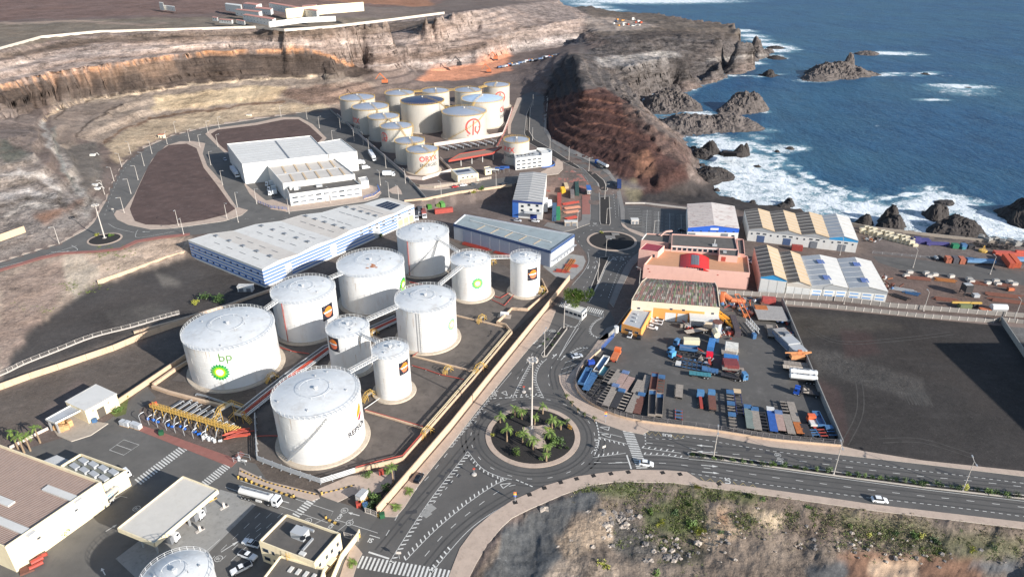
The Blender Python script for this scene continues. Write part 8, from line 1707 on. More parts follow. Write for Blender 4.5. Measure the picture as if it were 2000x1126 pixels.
# steel beams and goods on the right yard
M_BEAM=mat('rusty_beams',C(128,84,70),.85,.2,1)
def bundle(x,y,x1,y1,label,m,n=5,w=.3,gap=.5,group='bundles of long steel sections',name='beam_bundle',cat='steel beams'):
    r,L_=base(name,(x,y),(x1,y1),label,cat,group,.03)
    for k in range(n):mb=MB();mb.box((random.uniform(-.8,.8),(k-n/2)*gap,.1+.2*(k%2)),(L_*random.uniform(.75,1),w,.3));mb.build('beam',m,r)
    for s_ in(-.4,0,.4):mb=MB();mb.box((s_*L_,0,0),(.3,n*gap,.1));mb.build('sleeper',M_WOOD,r)
for x,y,x1,y1,la,m in((1765,541,1818,546,'rusty beams on pale blocks, left of the long row',M_BEAM),(1825,545,1868,550,'orange brown beams second in the long row',mat('ochre_steel',C(170,110,62),.8,.15,1)),(1895,551,1932,556,'rusty beams right of the white blocks',M_BEAM),(1940,555,1980,560,'rusty beams at the right end of the row',M_BEAM),(1738,562,1790,571,'grey steel sections by the gabled shed',M_RGREY),(1738,574,1775,586,'dark steel trusses by the gabled shed',M_CHAS),(1762,569,1795,576,'blue steel sections by the gabled shed',M_TRB),(1820,582,1875,588,'long rusty rails in the middle of the brown yard',M_BEAM),(1920,573,2000,581,'upper line of rusty rail sections',M_BEAM),(1930,584,2000,592,'lower line of rusty rail sections',M_BEAM),
    (1102,532,1120,506,'orange steel sections on the grey apron',mat('ochre_steel',(0,0,0,1))),(1098,519,1130,520,'red steel frames on the grey apron',M_RED),(1083,528,1112,531,'red steel sections beside the white shed wall',M_RED),(900,474,960,490,'red steel lengths behind the shed shutters, left',M_RED),(965,491,1030,508,'red steel lengths behind the shed shutters, right',M_RED),(1098,400,1130,394,'red scaffold frames in the container lot',M_RED),(1100,408,1132,404,'salmon steel forms in the container lot, upper',mat('salmon_steel',C(184,130,108),.8,.15,1)),(1102,416,1132,412,'salmon steel forms in the container lot, lower',MATS['salmon_steel']),(1105,428,1128,423,'short red frames at the bottom of the container lot',M_RED),(1078,368,1092,366,'red crates at the top left of the container lot',M_RED),(1108,365,1122,366,'bright red crates at the top of the container lot',M_RED),(1067,372,1076,374,'bright red rack beside the ribbed roof office',M_RED)):bundle(x,y,x1,y1,la,m,6)
for i,(x,y) in enumerate(((1776,533),(1769,540),(1808,535),(1814,541),(1825,538),(1857,541),(1892,547),(1896,551),(1928,554),(1944,550),(1948,556),(1970,552),(1980,556))):blob('concrete_block',(x,y),'white concrete block supporting the long row of beams','concrete block',[('b','block',M_POST,((0,0,0),(2.6,1.6,1.2))),('b','cap',M_CONCG,((0,0,1.2),(2.2,1.2,.25)))],rz=.1*(i%3),group='white blocks along the beams')
M_STONE=mat('cream_stone',C(214,202,176),.85,.15,.6,stain=C(160,148,126),stain_amt=.5);sb_=None;k_=0
for i in range(14):
    for j in range(2):
        for l_ in range(2 if(i*3+j)%4 else 1):
            p=G(1683+i*7.9+j*.8,448+i*2.0+j*6.5,0);p.z=l_*1.35
            if sb_ is None:
                sb_=r=empty('stone_block',p,'x','stone block');mb=MB();mb.box((0,0,0),(2.5,1.8,1.3));mb.build('block',M_STONE,r);mb=MB();mb.box((0,0,1.3),(2.2,1.5,.05));mb.build('top_face',M_STONE,r)
            else:r=copy_tree(sb_,p)
            r.rotation_euler.z=-.08+random.uniform(-.06,.06);r['group']='cream stone blocks stacked by the sea wall';r['label']='cream cut stone block in the double stack along the sea wall';k_+=1
for i in range(10):blob('armour_block',(1915+i*14,466+i*1.9+(i%2)*3),'weathered concrete armour block on the shore beside the sea','concrete block',[('b','block',M_CONCG,((0,0,-.5),(3.4,2.6,2.4))),('b','lug',M_CONCG,((0,0,1.9),(1.2,1.2,.5)))],rz=random.random(),group='armour blocks on the shore')
PUR=mat('purple_steel',C(74,70,124),.6,.12,1);TW=mat('twisted_wire',C(60,56,54),.9,.2,2)
blob('gantry',(1796,474),'purple steel machine frame at the end of the cream blocks','machine frame',[('b','frame',PUR,((0,0,0),(9,3.5,2.2))),('b','top_box',PUR,((-1.5,0,2.2),(3,2.4,.9))),('l','strut',PUR,[((-4,-1.8,0),(4,-1.8,2.2),.3),((4,-1.8,0),(-4,-1.8,2.2),.3)])],rz=-.1)
blob('gantry',(1830,479),'long low purple steel beam by the sea wall','machine frame',[('b','beam',PUR,((0,0,.4),(11,1.6,1.3))),('b','foot',PUR,((-4,0,0),(1,2,.4))),('b','foot',PUR,((4,0,0),(1,2,.4)))],rz=-.1)
blob('gantry',(1872,484),'green and blue machine group by the sea wall','machine frame',[('b','green_unit',mat('green_machine',C(40,120,84),.6,.1,1),((-2,0,0),(3,2.5,2.2))),('b','blue_unit',M_TRB,((2,0,0),(2.4,2.4,2.4))),('b','dark_unit',M_CHAS,((5.5,0,0),(3,2.6,2))),('b','teal_unit',MATS['teal_paint'],((1.5,-1.5,0),(1.6,1.2,1.2)))],rz=-.1)
for i,(x,la) in enumerate(((1909,'left'),(1937,'middle'),(1965,'right'))):
    r=empty('anchor_chain_heap',G(x,481+i*2.6,0),'round heap of dark anchor chain by the sea wall, %s one'%la,'chain heap','heaps of dark chain')
    for k in range(34):mb=MB();a=random.uniform(0,6.28);q=(random.gauss(0,2.2),random.gauss(0,1.2),random.uniform(0,2.6));mb.lathe(q,[(.45,0),(.62,.12),(.45,.24),(.3,.12),(.45,0)],9);mb.build('link',TW,r)
blob('buoy',(1919,491),'yellow navigation buoy lying in front of the chain heaps','buoy',[('t','float',M_YEL,((0,0,0),(0,0,.9),2.0)),('l','tower',M_YEL,[((-.8,0,.9),(0,0,3.4),.2),((.8,0,.9),(0,0,3.4),.2),((0,.8,.9),(0,0,3.4),.2)])])
blob('pontoon',(1978,498),'long orange red pontoon at the right edge by the sea wall','pontoon',[('b','hull',mat('orange_red',C(190,90,74),.6,.12,1),((0,0,0),(18,3,1.6))),('b','deck_box',MATS['orange_red'],((4,.5,1.6),(6,1.5,.8)))],rz=-.12)
blob('machine_stack',(1913,515),'blue covered machinery row in front of the quay road','machinery',[('b','blue_cover',mat('blue_tarpaulin',C(104,144,182),.7,.2,1.5),((0,0,1.0),(13,2.6,1.3))),('b','green_base',M_CHAS,((0,0,0),(13.4,2.8,1.0))),('b','end_unit',M_TRB,((-5,0,2.2),(3,2,.6)))],rz=-.1);blob('machine_stack',(1993,512),'blue covered machinery at the right edge behind orange containers','machinery',[('b','blue_cover',MATS['blue_tarpaulin'],((0,0,1.0),(6,2.6,1.3))),('b','base',M_CHAS,((0,0,0),(6,2.6,1.0)))]);blob('drum_rack',(1838,508),'rack of dark drums left of the orange container','drum rack',[('t','drum',M_RGREY,((-2,0,.8),(-2,2.5,.8),.8)),('t','drum',M_CHAS,((0,0,.8),(0,2.5,.8),.8)),('b','rack',M_CHAS,((-1,1,0),(5,3,.5)))])
blob('silo',(1938,607),'white horizontal drum on an orange cradle by the panel wall','tank',[('t','drum',M_RIMW,((-1,0,1.8),(5,-.5,1.8),1.6)),('b','cradle',OM,((-3,0,0),(5,2.2,1.2))),('b','foot',M_CHAS,((2.5,0,0),(3,2,.6)))]);blob('machine_stack',(1884,598),'yellow crane beam on a green box by the panel wall','machinery',[('l','beam',M_YEL,[((-6,0,2),(6,-1,2.2),.7)]),('b','box',mat('olive_box',C(110,118,84),.7,.1,1),((-1,-1.2,0),(5,2.4,1.9))),('b','foot',M_CHAS,((4,0,0),(2,2,1.8)))])
blob('mixer',(1884,575),'dark square hopper machine casting a long shadow in the brown yard','machine',[('b','hopper',M_CHAS,((0,0,2),(3,4,3))),('l','leg',M_CHAS,[((-1.4,-1.8,0),(-1.4,-1.8,2),.3),((1.4,-1.8,0),(1.4,-1.8,2),.3),((1.4,1.8,0),(1.4,1.8,2),.3),((-1.4,1.8,0),(-1.4,1.8,2),.3)]),('b','cap',M_RGREY,((0,0,5),(3.2,2,.3))),('b','engine',M_RGREY,((3.5,-2,0),(2.5,2,1.4)))]);blob('forklift',(1972,568),'small orange forklift beside the rails','forklift',[('b','body',OM,((0,0,.4),(2.4,1.4,1.2))),('l','mast',M_CHAS,[((-1.4,-.4,0),(-1.4,-.4,3),.15),((-1.4,.4,0),(-1.4,.4,3),.15)]),('b','counterweight',M_RED,((1.2,0,.4),(.8,1.3,.9))),('b','roof',M_CHAS,((0,0,2.2),(1.4,1.2,.1)))])
# depot goods
for i,(x,y) in enumerate(((112,838),(122,842),(132,838),(118,830),(127,828),(138,832))):blob('crate_stack',(x,y),'stack of tan wooden crates under the lean to roof','crates',[('b','crate',mat('tan_wood',C(206,164,116),.8,.15,1),((0,0,.25),(1.5,1.3,1.1))),('b','crate',MATS['tan_wood'],((.1,.05,1.4),(1.4,1.2,.9 if i%2 else .4)))],rz=.2*i,group='wooden crates on the loading dock')
for i,(x,y) in enumerate(((242,829),(250,831),(263,833),(271,836))):blob('wrapped_pallet',(x,y),'grey plastic wrapped pallet at the corner of the depot yard','pallet',[('b','load',mat('wrap_plastic',C(196,198,200),.35,.1,2),((0,0,.15),(1.9,1.5,1.6))),('b','pallet_base',MATS['tan_wood'],((0,0,0),(2,1.6,.15)))],rz=-.35,group='wrapped pallets by the loading rack')
for x,y,la,m in((186,824,'blue drum beside the cream store door',M_TRB),(166,815,'blue crate on the loading dock',M_TRB),(701,988,'red wheelie bin by the white cabin',M_RED),(706,985,'yellow wheelie bin by the white cabin',M_YEL),(714,990,'blue wheelie bin by the white cabin',M_TRB),(747,1009,'green wheelie bin outside the sliding gate',mat('green_bin',C(40,90,60),.6,.1,1)),(316,848,'small green trolley on the depot asphalt',mat('green_bin',(0,0,0,1))),(745,925,'red hydrant cabinet in front of the bund',M_RED)):blob('bin',(x,y),la,'bin',[('b','body',m,((0,0,0),(1.3,1.1,1.3))),('b','lid',m,((0,.1,1.3),(1.4,1.2,.12)))],rz=.3)
blob('pipe_stack',(72,1100),'heap of red valves and hoses at the corner of the cream warehouse','pipework',[('t','valve',M_RED,((-1,0,.8),(1.6,.5,.9),.7)),('t','valve',M_RED,((-1.5,-1.4,.6),(1.5,-1,.7),.5)),('t','valve',M_RED,((.5,1.5,.6),(2.5,1.3,.8),.5)),('b','frame',M_BOARD,((-2,-1,0),(3,2.4,.5)))],rz=.6);blob('ladder_stack',(181,1000),'pale folding steps leaning by the cream warehouse','steps',[('l','frame',M_POST,[((-1,0,0),(.6,0,3.4),.15),((.6,0,3.4),(1.6,0,0),.15),((-1,1,0),(.6,1,3.4),.15),((.6,1,3.4),(1.6,1,0),.15)]),('b','tread',M_POST,((.5,.5,2),(.6,1.2,.1))),('b','tread',M_POST,((0,.5,1),(.8,1.2,.1)))],rz=.4)
for i,(u,x,y) in enumerate(((0,415,975),(1,356,1020),(2,318,1052),(3,438,990),(4,391,1035))):blob('fuel_pump',(x,y),['fuel pump island under the right end of the canopy','fuel pump island in the middle of the canopy','fuel pump island near the front corner of the canopy','white fire extinguisher stand on the apron, right','white fire extinguisher stand on the apron, left'][i],'fuel pump' if i<3 else 'extinguisher',[('b','island',M_YEL if i<3 else M_POST,((0,0,0),(2.4,.9,.15))),('b','pump',M_RED if i==1 else M_POST,((0,0,.15),(.6,.5,1.6))),('b','tray',M_CHAS,((.8,0,.15),(.4,.4,.6)))],rz=.8)
for i,(x,y) in enumerate(((186,365),(191,372),(182,306))):blob('excavator',(x,y),['pale grey digger in the quarry pit, left','white box trailer near the quarry pit road','white crusher in the quarry pit by the cliff'][i],'excavator' if i!=1 else 'trailer',[('b','body',M_RWHITE,((0,0,.6),(3,2,1.2))),('b','track',M_CHAS,((0,0,0),(3.4,2.2,.6))),('l','arm',M_RWHITE,[((1,0,1.5),(3,.5,2.4),.3),((3,.5,2.4),(4,.5,1),.25)])],z=T(*G(x,y,8)[:2]))
random.seed(5);qc=[(84,110,146),(130,138,150),(190,190,192),(190,80,50),(220,150,60),(80,90,110)]
for i in range(20):x=975+i*6.6;y=133-i*1.35+random.uniform(-1.5,1.5);p=G(x,y,8);blob('parked_truck',(x,y),'small blue or grey truck in the row parked on the quarry floor','truck',[('b','bed',pmat(*qc[i%3]),((0,0,1),(4.6,2.4,1.3))),('b','cab',pmat(*qc[(i+1)%6]),((3.3,0,.6),(1.6,2.3,2.0))),('b','chassis',M_CHAS,((.5,0,.2),(7,2.2,.8)))],rz=random.uniform(.4,.9),z=T(p.x,p.y)+.3,group='trucks parked on the quarry floor')
for i in range(16):x=1212+random.uniform(-14,40);y=45+random.uniform(-6,7);p=G(x,y,27);c_=pmat(*qc[3+i%3]) if i%2 else M_RWHITE;blob('quarry_machine',(x,y),'small orange or white crushing plant unit on the headland bench','machine',[('b','body',c_,((0,0,0),(3.5,2.5,random.uniform(1.5,4)))),('b','boom',c_,((2.5,0,1),(4,.7,.5))),('b','base',M_CHAS,((0,0,-.5),(5,3,.8)))],rz=random.random()*3,z=T(p.x,p.y)+.5,group='quarry machines on the headland')
for x,y,la in((752,164,'red excavator on the edge behind the terminal'),(897,128,'dark excavator with raised arm on the orange quarry floor'),(968,117,'orange excavator at the foot of the quarry face'),(955,142,'rusty loader heap on the quarry floor'),(1108,57,'orange excavator on the upper quarry bench')):
    p=G(x,y,8 if y>80 else 27);blob('excavator',(x,y),la,'excavator',[('b','body',OM if 'dark' not in la else M_CHAS,((0,0,1.2),(5,3.4,2.6))),('b','track',M_CHAS,((0,0,0),(5.5,3.6,1.2))),('l','arm',OM if 'dark' not in la else M_CHAS,[((2,0,3),(-4,.5,9),.8),((-4,.5,9),(-8,.5,4),.6)])],z=T(p.x,p.y)+.3)
for i,(x,y) in enumerate(((1015,347),(1020,325),(1003,328))):blob('tent',(966+i*10,338-i*2),'blue and white awning inside the terminal, number %s from the lodge'%['one','two','three'][i],'awning',[('b','top',M_RWHITE if i==0 else M_BLUEW,((0,0,2.4),(6,4,.3))),('l','leg',M_STEEL,[((-2.8,-1.8,0),(-2.8,-1.8,2.4),.15),((2.8,-1.8,0),(2.8,-1.8,2.4),.15)])],z=P5)
for i in range(22):blob('pump_bay',(866+i*4.9,292-i*.62+(i%3)*2),'short run of silver manifold pipes behind the red edged canopy','pipework',[('t','pipe',M_RIMW,((0,0,1.2),(-3.5,5,1.4),.3)),('t','riser',M_STEEL,((0,0,0),(0,0,2.2),.25)),('b','base',M_CHAS,((0,0,0),(1.6,1.6,.5)))],z=P5,group='manifold pipes behind the terminal canopy')
# ================================================================ SEA ROCKS, PALMS, TREES, SHRUBS, SCRUB
M_LAVAR=mat('lava_rock',C(96,88,84),.92,.45,.12,bump=1.0,bscale=.6,stain=C(56,50,48),stain_amt=.9);M_LAVAD=mat('dark_lava_rock',C(58,53,51),.9,.4,.15,bump=1.0,bscale=.6,stain=C(90,80,72),stain_amt=.6)
def rock(pts,peaks,label,m=None,z=SEA-1.2,name='sea_rock',group=None,jag=1.0,cat='rock',res=1.0):
    w=[G(x,y,z+1.2) for x,y in pts];c=sum(w,Vector())/len(w);c.z=z;q=[p-c for p in w];na,nr=int(110*res),int(34*res);ang=sorted((math.atan2(p.y,p.x),p.length) for p in q)
    A=np.linspace(-math.pi,math.pi,na,endpoint=False);aa=[a for a,_ in ang];rr=[l for _,l in ang];Rm=np.interp(A,[aa[-1]-2*math.pi]+aa+[aa[0]+2*math.pi],[rr[-1]]+rr+[rr[0]])
    T_=(np.linspace(0,1,nr)**.85)[:,None];X=T_*np.cos(A)*Rm;Y=T_*np.sin(A)*Rm;sc=fbm(A[None,:]*3+X*0,X*0+Rm.mean(),4,int(abs(c.x))%97);X=X*(.86+.28*sc);Y=Y*(.86+.28*sc)
    Z=np.zeros_like(X);edge=np.clip(1-T_**3.2,0,1)
    for x,y,h,r in peaks:h=h*(.62 if r>7.6 else .8);r=r*(1.3 if r>7.6 else 1);p=G(x,y,z+1.2)-c;Z=np.maximum(Z,h*np.exp(-(((X-p.x)**2+(Y-p.y)**2)/(r*r))**1.3))
    sd=int(abs(c.y))%89;X0=X+c.x;Y0_=Y+c.y;hm=min(13,.62*max(p[2] for p in peaks));Z=Z*edge+edge*hm*.16
    Z+=edge*hm*jag*(.55*(fbm(X0/9,Y0_/9,4,sd,True)-.55)+.38*(fbm(X0/2.8,Y0_/2.8,4,sd+5,True)-.55));Z=np.where(T_>.985,-1.5,Z)
    st_=1.4;fz=Z/st_;Z=.45*Z+.55*(np.floor(fz)+np.clip((fz-np.floor(fz)-.45)/.3,0,1))*st_
    X=X+edge*.9*(fbm(Z/1.2+X0/6,Y0_/6,3,sd+9)-.5)*hm*.25;n=na*nr;I=np.arange(n).reshape(nr,na);J=np.roll(I,-1,1);fs=np.stack([I[:-1],I[1:],J[1:],J[:-1]],-1).reshape(-1)
    o=grid_mesh(name,np.stack([X.ravel(),Y.ravel(),Z.ravel()],1),fs,len(fs)//4,{});o.location=c;o.data.materials.append(m or M_LAVAR);o.data.polygons.foreach_set('use_smooth',[False]*len(o.data.polygons));tag(o,label,cat,group);return o
rock([(1562,156),(1575,146),(1600,134),(1640,128),(1660,126),(1700,138),(1724,147),(1690,152),(1640,158),(1600,162),(1575,161)],[(1585,152,12,18),(1610,146,18,20),(1640,143,17,18),(1655,141,27,6.5),(1675,146,10,16),(1700,147,5,20)],'long dark islet with a tall stump of rock on its ridge',res=1.3)
rock([(1670,107),(1680,102),(1716,103),(1718,107),(1690,109)],[(1690,106,6,30)],'low flat reef behind the long islet');rock([(1490,150),(1498,142),(1506,141),(1516,150),(1500,154)],[(1502,148,9,7)],'small cone rock left of the long islet',M_LAVAD)
rock([(1254,206),(1270,192),(1300,186),(1320,185),(1350,198),(1376,212),(1376,218),(1340,220),(1290,226),(1262,220)],[(1280,206,17,16),(1305,202,20,18),(1335,208,13,16),(1360,214,10,12)],'grey ridged rock at the foot of the cliff, left of the block shaped one',res=1.3)
rock([(1398,222),(1415,210),(1440,196),(1475,194),(1488,205),(1491,220),(1460,225),(1420,226)],[(1425,217,11,10),(1450,212,22,13),(1474,212,21,12)],'block shaped grey rock standing off the cliff',res=1.2)
rock([(1262,240),(1290,225),(1340,222),(1380,228),(1430,226),(1470,228),(1494,246),(1494,258),(1450,262),(1400,264),(1352,272),(1300,268)],[(1290,250,12,18),(1330,246,15,16),(1365,246,14,14),(1400,248,8,10),(1425,245,15,16),(1455,246,13,14),(1480,248,13,11)],'long ridge of grey rocks running out from the red hill',res=1.5)
rock([(1350,300),(1365,288),(1385,282),(1398,290),(1396,306),(1375,316),(1358,312)],[(1368,303,7,8),(1388,297,11,7)],'small pointed rock at the foot of the brown slope',M_LAVAD);rock([(1352,344),(1370,326),(1400,322),(1438,342),(1440,350),(1410,356),(1380,366),(1355,362)],[(1375,346,10,13),(1400,342,8,10),(1425,347,6,10)],'reddish black rocks reaching into the surf at the shore',M_LAVAD,res=1.2)
rock([(1402,303),(1420,298),(1432,303),(1420,306),(1408,306)],[(1418,302,5,6)],'low left foot of the rock arch',M_LAVAD);rock([(1434,307),(1440,296),(1456,294),(1461,300),(1458,308),(1444,309)],[(1446,303,11,5),(1456,301,12,4)],'pointed right pillar of the rock arch',M_LAVAD)
mb=MB();a=G(1418,301,SEA+4.5);b=G(1444,301,SEA+9)
for k in range(9):t=k/8;p=a+(b-a)*t;mb.tube(p+Vector((-2,0,-.6)),p+Vector((2.2,random.uniform(-.4,.4),.8)),1.9-.4*t,1.7-.3*t,n=7)
tag(mb.build('rock_arch',M_LAVAD),'sloping top of the natural rock arch in the surf','rock')
for i,(pts,pk,la) in enumerate((([(1516,408),(1525,398),(1540,392),(1550,397),(1545,406),(1530,411)],[(1528,404,4,5),(1541,400,6,4)],'small black rock in the surf behind the brown roofed warehouse'),([(1664,440),(1675,430),(1690,428),(1706,436),(1700,444)],[(1690,436,7,5)],'black rock right of the brown roofed warehouse'),([(1712,448),(1716,436),(1720,424),(1738,420),(1756,432),(1766,446),(1762,456),(1735,456)],[(1736,434,14,5.5),(1748,443,9,6),(1724,444,5,6)],'tall black pointed rock on the shore'),
    ([(1806,424),(1812,408),(1830,404),(1850,420),(1848,432),(1820,436)],[(1820,424,11,6),(1836,424,9,6)],'black rock with rounded top left of the long shore outcrop'),([(1812,462),(1816,442),(1850,432),(1900,440),(1930,456),(1932,466),(1880,470)],[(1830,450,9,9),(1858,448,12,8),(1885,452,11,9),(1912,460,6,9)],'long black lava outcrop along the shore'),([(1818,400),(1840,392),(1862,392),(1866,400),(1840,404)],[(1850,397,4,8)],'low reef awash behind the rounded black rock'),([(1964,432),(1972,404),(1995,392),(2060,400),(2080,450),(2010,458),(1975,446)],[(1985,432,11,8),(2010,428,17,12),(2050,430,14,14)],'big black rock cut by the right edge of the photo'),
    ([(1500,92),(1512,88),(1526,91),(1520,97),(1504,97)],[(1514,94,5,12)],'dark skerry off the tip of the headland'),([(1500,112),(1520,108),(1530,112),(1510,118)],[(1512,113,5,14)],'second dark skerry below the headland tip'),([(1532,292),(1540,287),(1552,289),(1548,294)],[(1543,291,3,4)],'tiny rock ringed with foam beyond the arch'),([(1512,298),(1518,293),(1524,297),(1518,301)],[(1518,297,3,3)],'tiniest rock near the arch'),([(1470,326),(1480,320),(1488,325),(1478,329)],[(1479,325,2.5,3)],'little rock in the middle of the surf'),([(1884,172),(1892,168),(1898,171),(1890,174)],[(1891,171,2,5)],'awash rock in the far foam patch'),([(1800,146),(1808,142),(1814,145),(1806,148)],[(1807,145,3,6)],'lone awash rock right of the islet'))):rock(pts,pk,la,M_LAVAD,res=.7)
# jagged lava along the headland foot
random.seed(9);hl=[(1500,102),(1470,118),(1445,128),(1425,140),(1410,150),(1385,158),(1357,163),(1330,163),(1318,174),(1296,186),(1276,192),(1355,290),(1362,308),(1372,324),(1366,340),(1385,360),(1400,372),(1430,388),(1470,396)]
for i,(x,y) in enumerate(hl):s_=11 if y<200 else 7;rock([(x-s_,y+1),(x-s_*.6,y-s_*.35),(x+s_*.5,y-s_*.4),(x+s_,y),(x+s_*.4,y+s_*.35),(x-s_*.5,y+s_*.4)],[(x-2,y-1,random.uniform(5,10) if y<200 else random.uniform(2,5),9 if y<200 else 5)],'broken lava spur at the foot of the %s'%('headland cliffs' if y<200 else 'red brown slope by the surf'),M_LAVAR if y<200 else M_LAVAD,res=.5,group='lava spurs at the waterline')
# ---- leaves
def leafmat(name,c,tr=.3):
    m=mat(name,c,.6,.35,1.3);b=m.node_tree.nodes['Principled BSDF'];b.inputs['Subsurface Weight'].default_value=0;return m
M_LEAF=leafmat('palm_leaf',C(112,134,62));M_LEAF2=leafmat('shrub_leaf',C(88,112,50));M_LEAFD=leafmat('dark_leaf',C(66,88,44));M_LEAFY=leafmat('yellow_leaf',C(150,150,60));M_TRUNK=mat('palm_trunk',C(150,128,104),.9,.25,3)
def frond(L_,drop,w=.42):
    mb=MB();n=7;P_=[]
    for k in range(n+1):t=k/n;P_.append(Vector((L_*t*(1-.22*t*drop),0,L_*(.38*t-drop*.75*t*t))))
    for k in range(n):
        a,b=P_[k],P_[k+1];mb.face([a+Vector((0,-.03,0)),b+Vector((0,-.03,0)),b+Vector((0,.03,0)),a+Vector((0,.03,0))])
        for j in range(2):
            q=a+(b-a)*(j/2);wl=w*L_*.45*math.sin(math.pi*min(1,.15+.8*(k+j/2)/n))
            for s_ in(-1,1):e=q+Vector((.12*L_,s_*wl,-.22*wl));mb.face([q,q+(b-a)*.42,e])
    return mb
FR_={}
def palm(x,y,h,R,label,z=0.0,n=16,group='palms on the roundabout',m=M_LEAF,lean=0.0,name='palm_tree'):
    p=G(x,y,z);r=empty(name,p,label,'palm tree',group,random.uniform(0,6));mb=MB();q=[Vector((lean*(k/4)**2,0,h*k/4)) for k in range(5)]
    for k in range(4):mb.tube(q[k],q[k+1],.3-.035*k,.27-.035*k,n=8,cap=False)
    mb.build('trunk',M_TRUNK,r);top=q[-1]
    for k in range(n):
        key=(k%4,m.name)
        if key not in FR_:me=frond(1.0,(.35,.75,1.15,1.6)[k%4]).build('frond',m);FR_[key]=me.data;bpy.data.objects.remove(me)
        o=bpy.data.objects.new('frond',FR_[key]);COL.objects.link(o);o.parent=r;o.location=top;o.rotation_euler=(random.uniform(-.15,.15),random.uniform(-.25,.15),k*2.4+random.uniform(-.2,.2));o.scale=(R,R,R)
    return r
random.seed(3)
for x,y,h,R,la in((977,824,2.6,2.4,'left palm in the back of the near roundabout'),(1006,812,3.4,2.2,'thin palm at the back edge of the near roundabout'),(1019,818,3.4,2.3,'palm just left of the mast, back row'),(990,861,5.0,2.5,'tallest palm at the left of the near roundabout'),(1060,807,3.0,2.1,'palm at the back rim right of the mast'),(1044,828,3.2,1.9,'small palm directly behind the plinth'),(1021,863,3.6,2.6,'wispy palm left of the paved plinth'),(1041,877,4.0,2.7,'palm in front of the paved plinth'),(1073,858,3.0,2.8,'leafy palm on the right of the plinth'),(1078,836,3.6,2.6,'palm at the right back of the near roundabout'),(1068,886,3.2,2.0,'small palm at the right front of the near roundabout'),(1067,899,2.6,1.6,'tiny palm at the front rim of the near roundabout'),(1095,838,2.8,1.8,'small palm near the right rim')):palm(x,y,h,R,la,.4)
for x,y,h,R,la,g in((768,942,6.2,2.2,'single tall palm by the bund at the depot entrance',None),(36,876,6.5,2.3,'leftmost of four palms behind the cream warehouse','palms behind the cream warehouse'),(48,884,6.5,2.3,'second of four palms behind the cream warehouse','palms behind the cream warehouse'),(60,880,5.5,2.2,'third of four palms behind the cream warehouse','palms behind the cream warehouse'),(79,864,6,2.2,'rightmost of four palms behind the cream warehouse','palms behind the cream warehouse')):palm(x,y,h,R,la,0,group=g)
for x,y,la in((800,960,'low palm in the pavement below the tan wall, far one'),(774,990,'low palm in the pavement below the tan wall, near one'),(689,1100,'low spreading palm beside the zebra crossing')):palm(x,y,.5,2.0,la,.1,20,'low pavement palms')
def leafball(R,n,m,flat=.8,leaf=.3,seed=1,clumps=7):
    rnd=random.Random(seed);mb=MB();cs=[(rnd.gauss(0,R*.45),rnd.gauss(0,R*.45),R*flat*rnd.uniform(.35,1.0),R*rnd.uniform(.3,.55)) for _ in range(clumps)]
    for _ in range(n):
        c=rnd.choice(cs);d=Vector((rnd.gauss(0,1),rnd.gauss(0,1),rnd.gauss(0,.9))).normalized()*c[3]*rnd.uniform(.55,1.05);p=Vector(c[:3])+d
        if p.z<.02:p.z=.05
        u=Vector((rnd.gauss(0,1),rnd.gauss(0,1),rnd.gauss(0,1))).normalized();v=u.orthogonal().normalized();s_=leaf*rnd.uniform(.6,1.3);mb.face([p-u*s_,p+v*s_*.5,p+u*s_,p-v*s_*.5])
    return mb
SH={}
def shrub(x,y,R,label,m=M_LEAF2,z=0.0,name='shrub',cat='shrub',group=None,flat=.8,n=230,var=0,P_=None):
    key=(m.name,var,flat,n)
    if key not in SH:o=leafball(1.0,n,m,flat,.16,var+3).build(name,m);o.location=P_ or G(x,y,z);SH[key]=o.data
    else:o=bpy.data.objects.new(name,SH[key]);COL.objects.link(o);o.location=P_ or G(x,y,z)
    o.scale=(R,R,R);o.rotation_euler=(0,0,random.uniform(0,6.28));return tag(o,label,cat,group)
rx=[1352,1372,1392,1408,1430,1449,1467,1490,1511,1533,1555,1573,1594,1619,1658,1675,1690,1704,1718,1735,1751,1766,1782,1796,1806,1830,1858,1873,1887,1910,1930,1946,1964,1985]
for i,x in enumerate(rx):shrub(x,887+(x-1352)*.128+(3 if x<1500 else 0),random.uniform(.8,1.35),'round green shrub planted along the long median',[M_LEAF2,M_LEAFD,M_LEAFY][2 if i==28 else i%2],.15,group='shrubs planted along the long median',var=i%3)
for x,y,R,m,la in((1008,888,1.9,M_LEAF2,'round leafy bush at the left front of the roundabout'),(1083,866,1.9,M_LEAF2,'left of two dense bushes right of the plinth'),(1092,864,1.9,M_LEAFD,'right of two dense bushes right of the plinth'),(962,851,.8,M_LEAFY,'tiny yellowish bush at the left rim'),(1013,848,.9,M_LEAFY,'yellowish bush left of the plinth'),(1114,836,1.1,mat('orange_leaf',C(180,140,60),.7,.3,1),'orange tinted bush at the right rim of the roundabout'),(1108,824,1.0,M_LEAFD,'dark bush at the right back rim'),(1070,838,1.0,M_LEAFY,'yellow green bush behind the leafy palm'),(1107,876,.8,M_LEAF2,'small bush at the right front rim'),(1094,876,.6,M_LEAFD,'tiny bush between plinth and right rim'),(1055,896,.8,M_LEAF2,'small round bush at the front rim'),(1000,816,.7,M_LEAFD,'tiny dark bush at the back left')):shrub(x,y,R,la,m,.35,group='bushes on the near roundabout',n=230,var=int(x)%3)
for x,y in((1062,672),(1070,663),(1078,675),(1083,662),(1090,652)):shrub(x,y,.7,'little grey green plant in the small dark median',M_LEAFD,.15,group='plants in the small median')
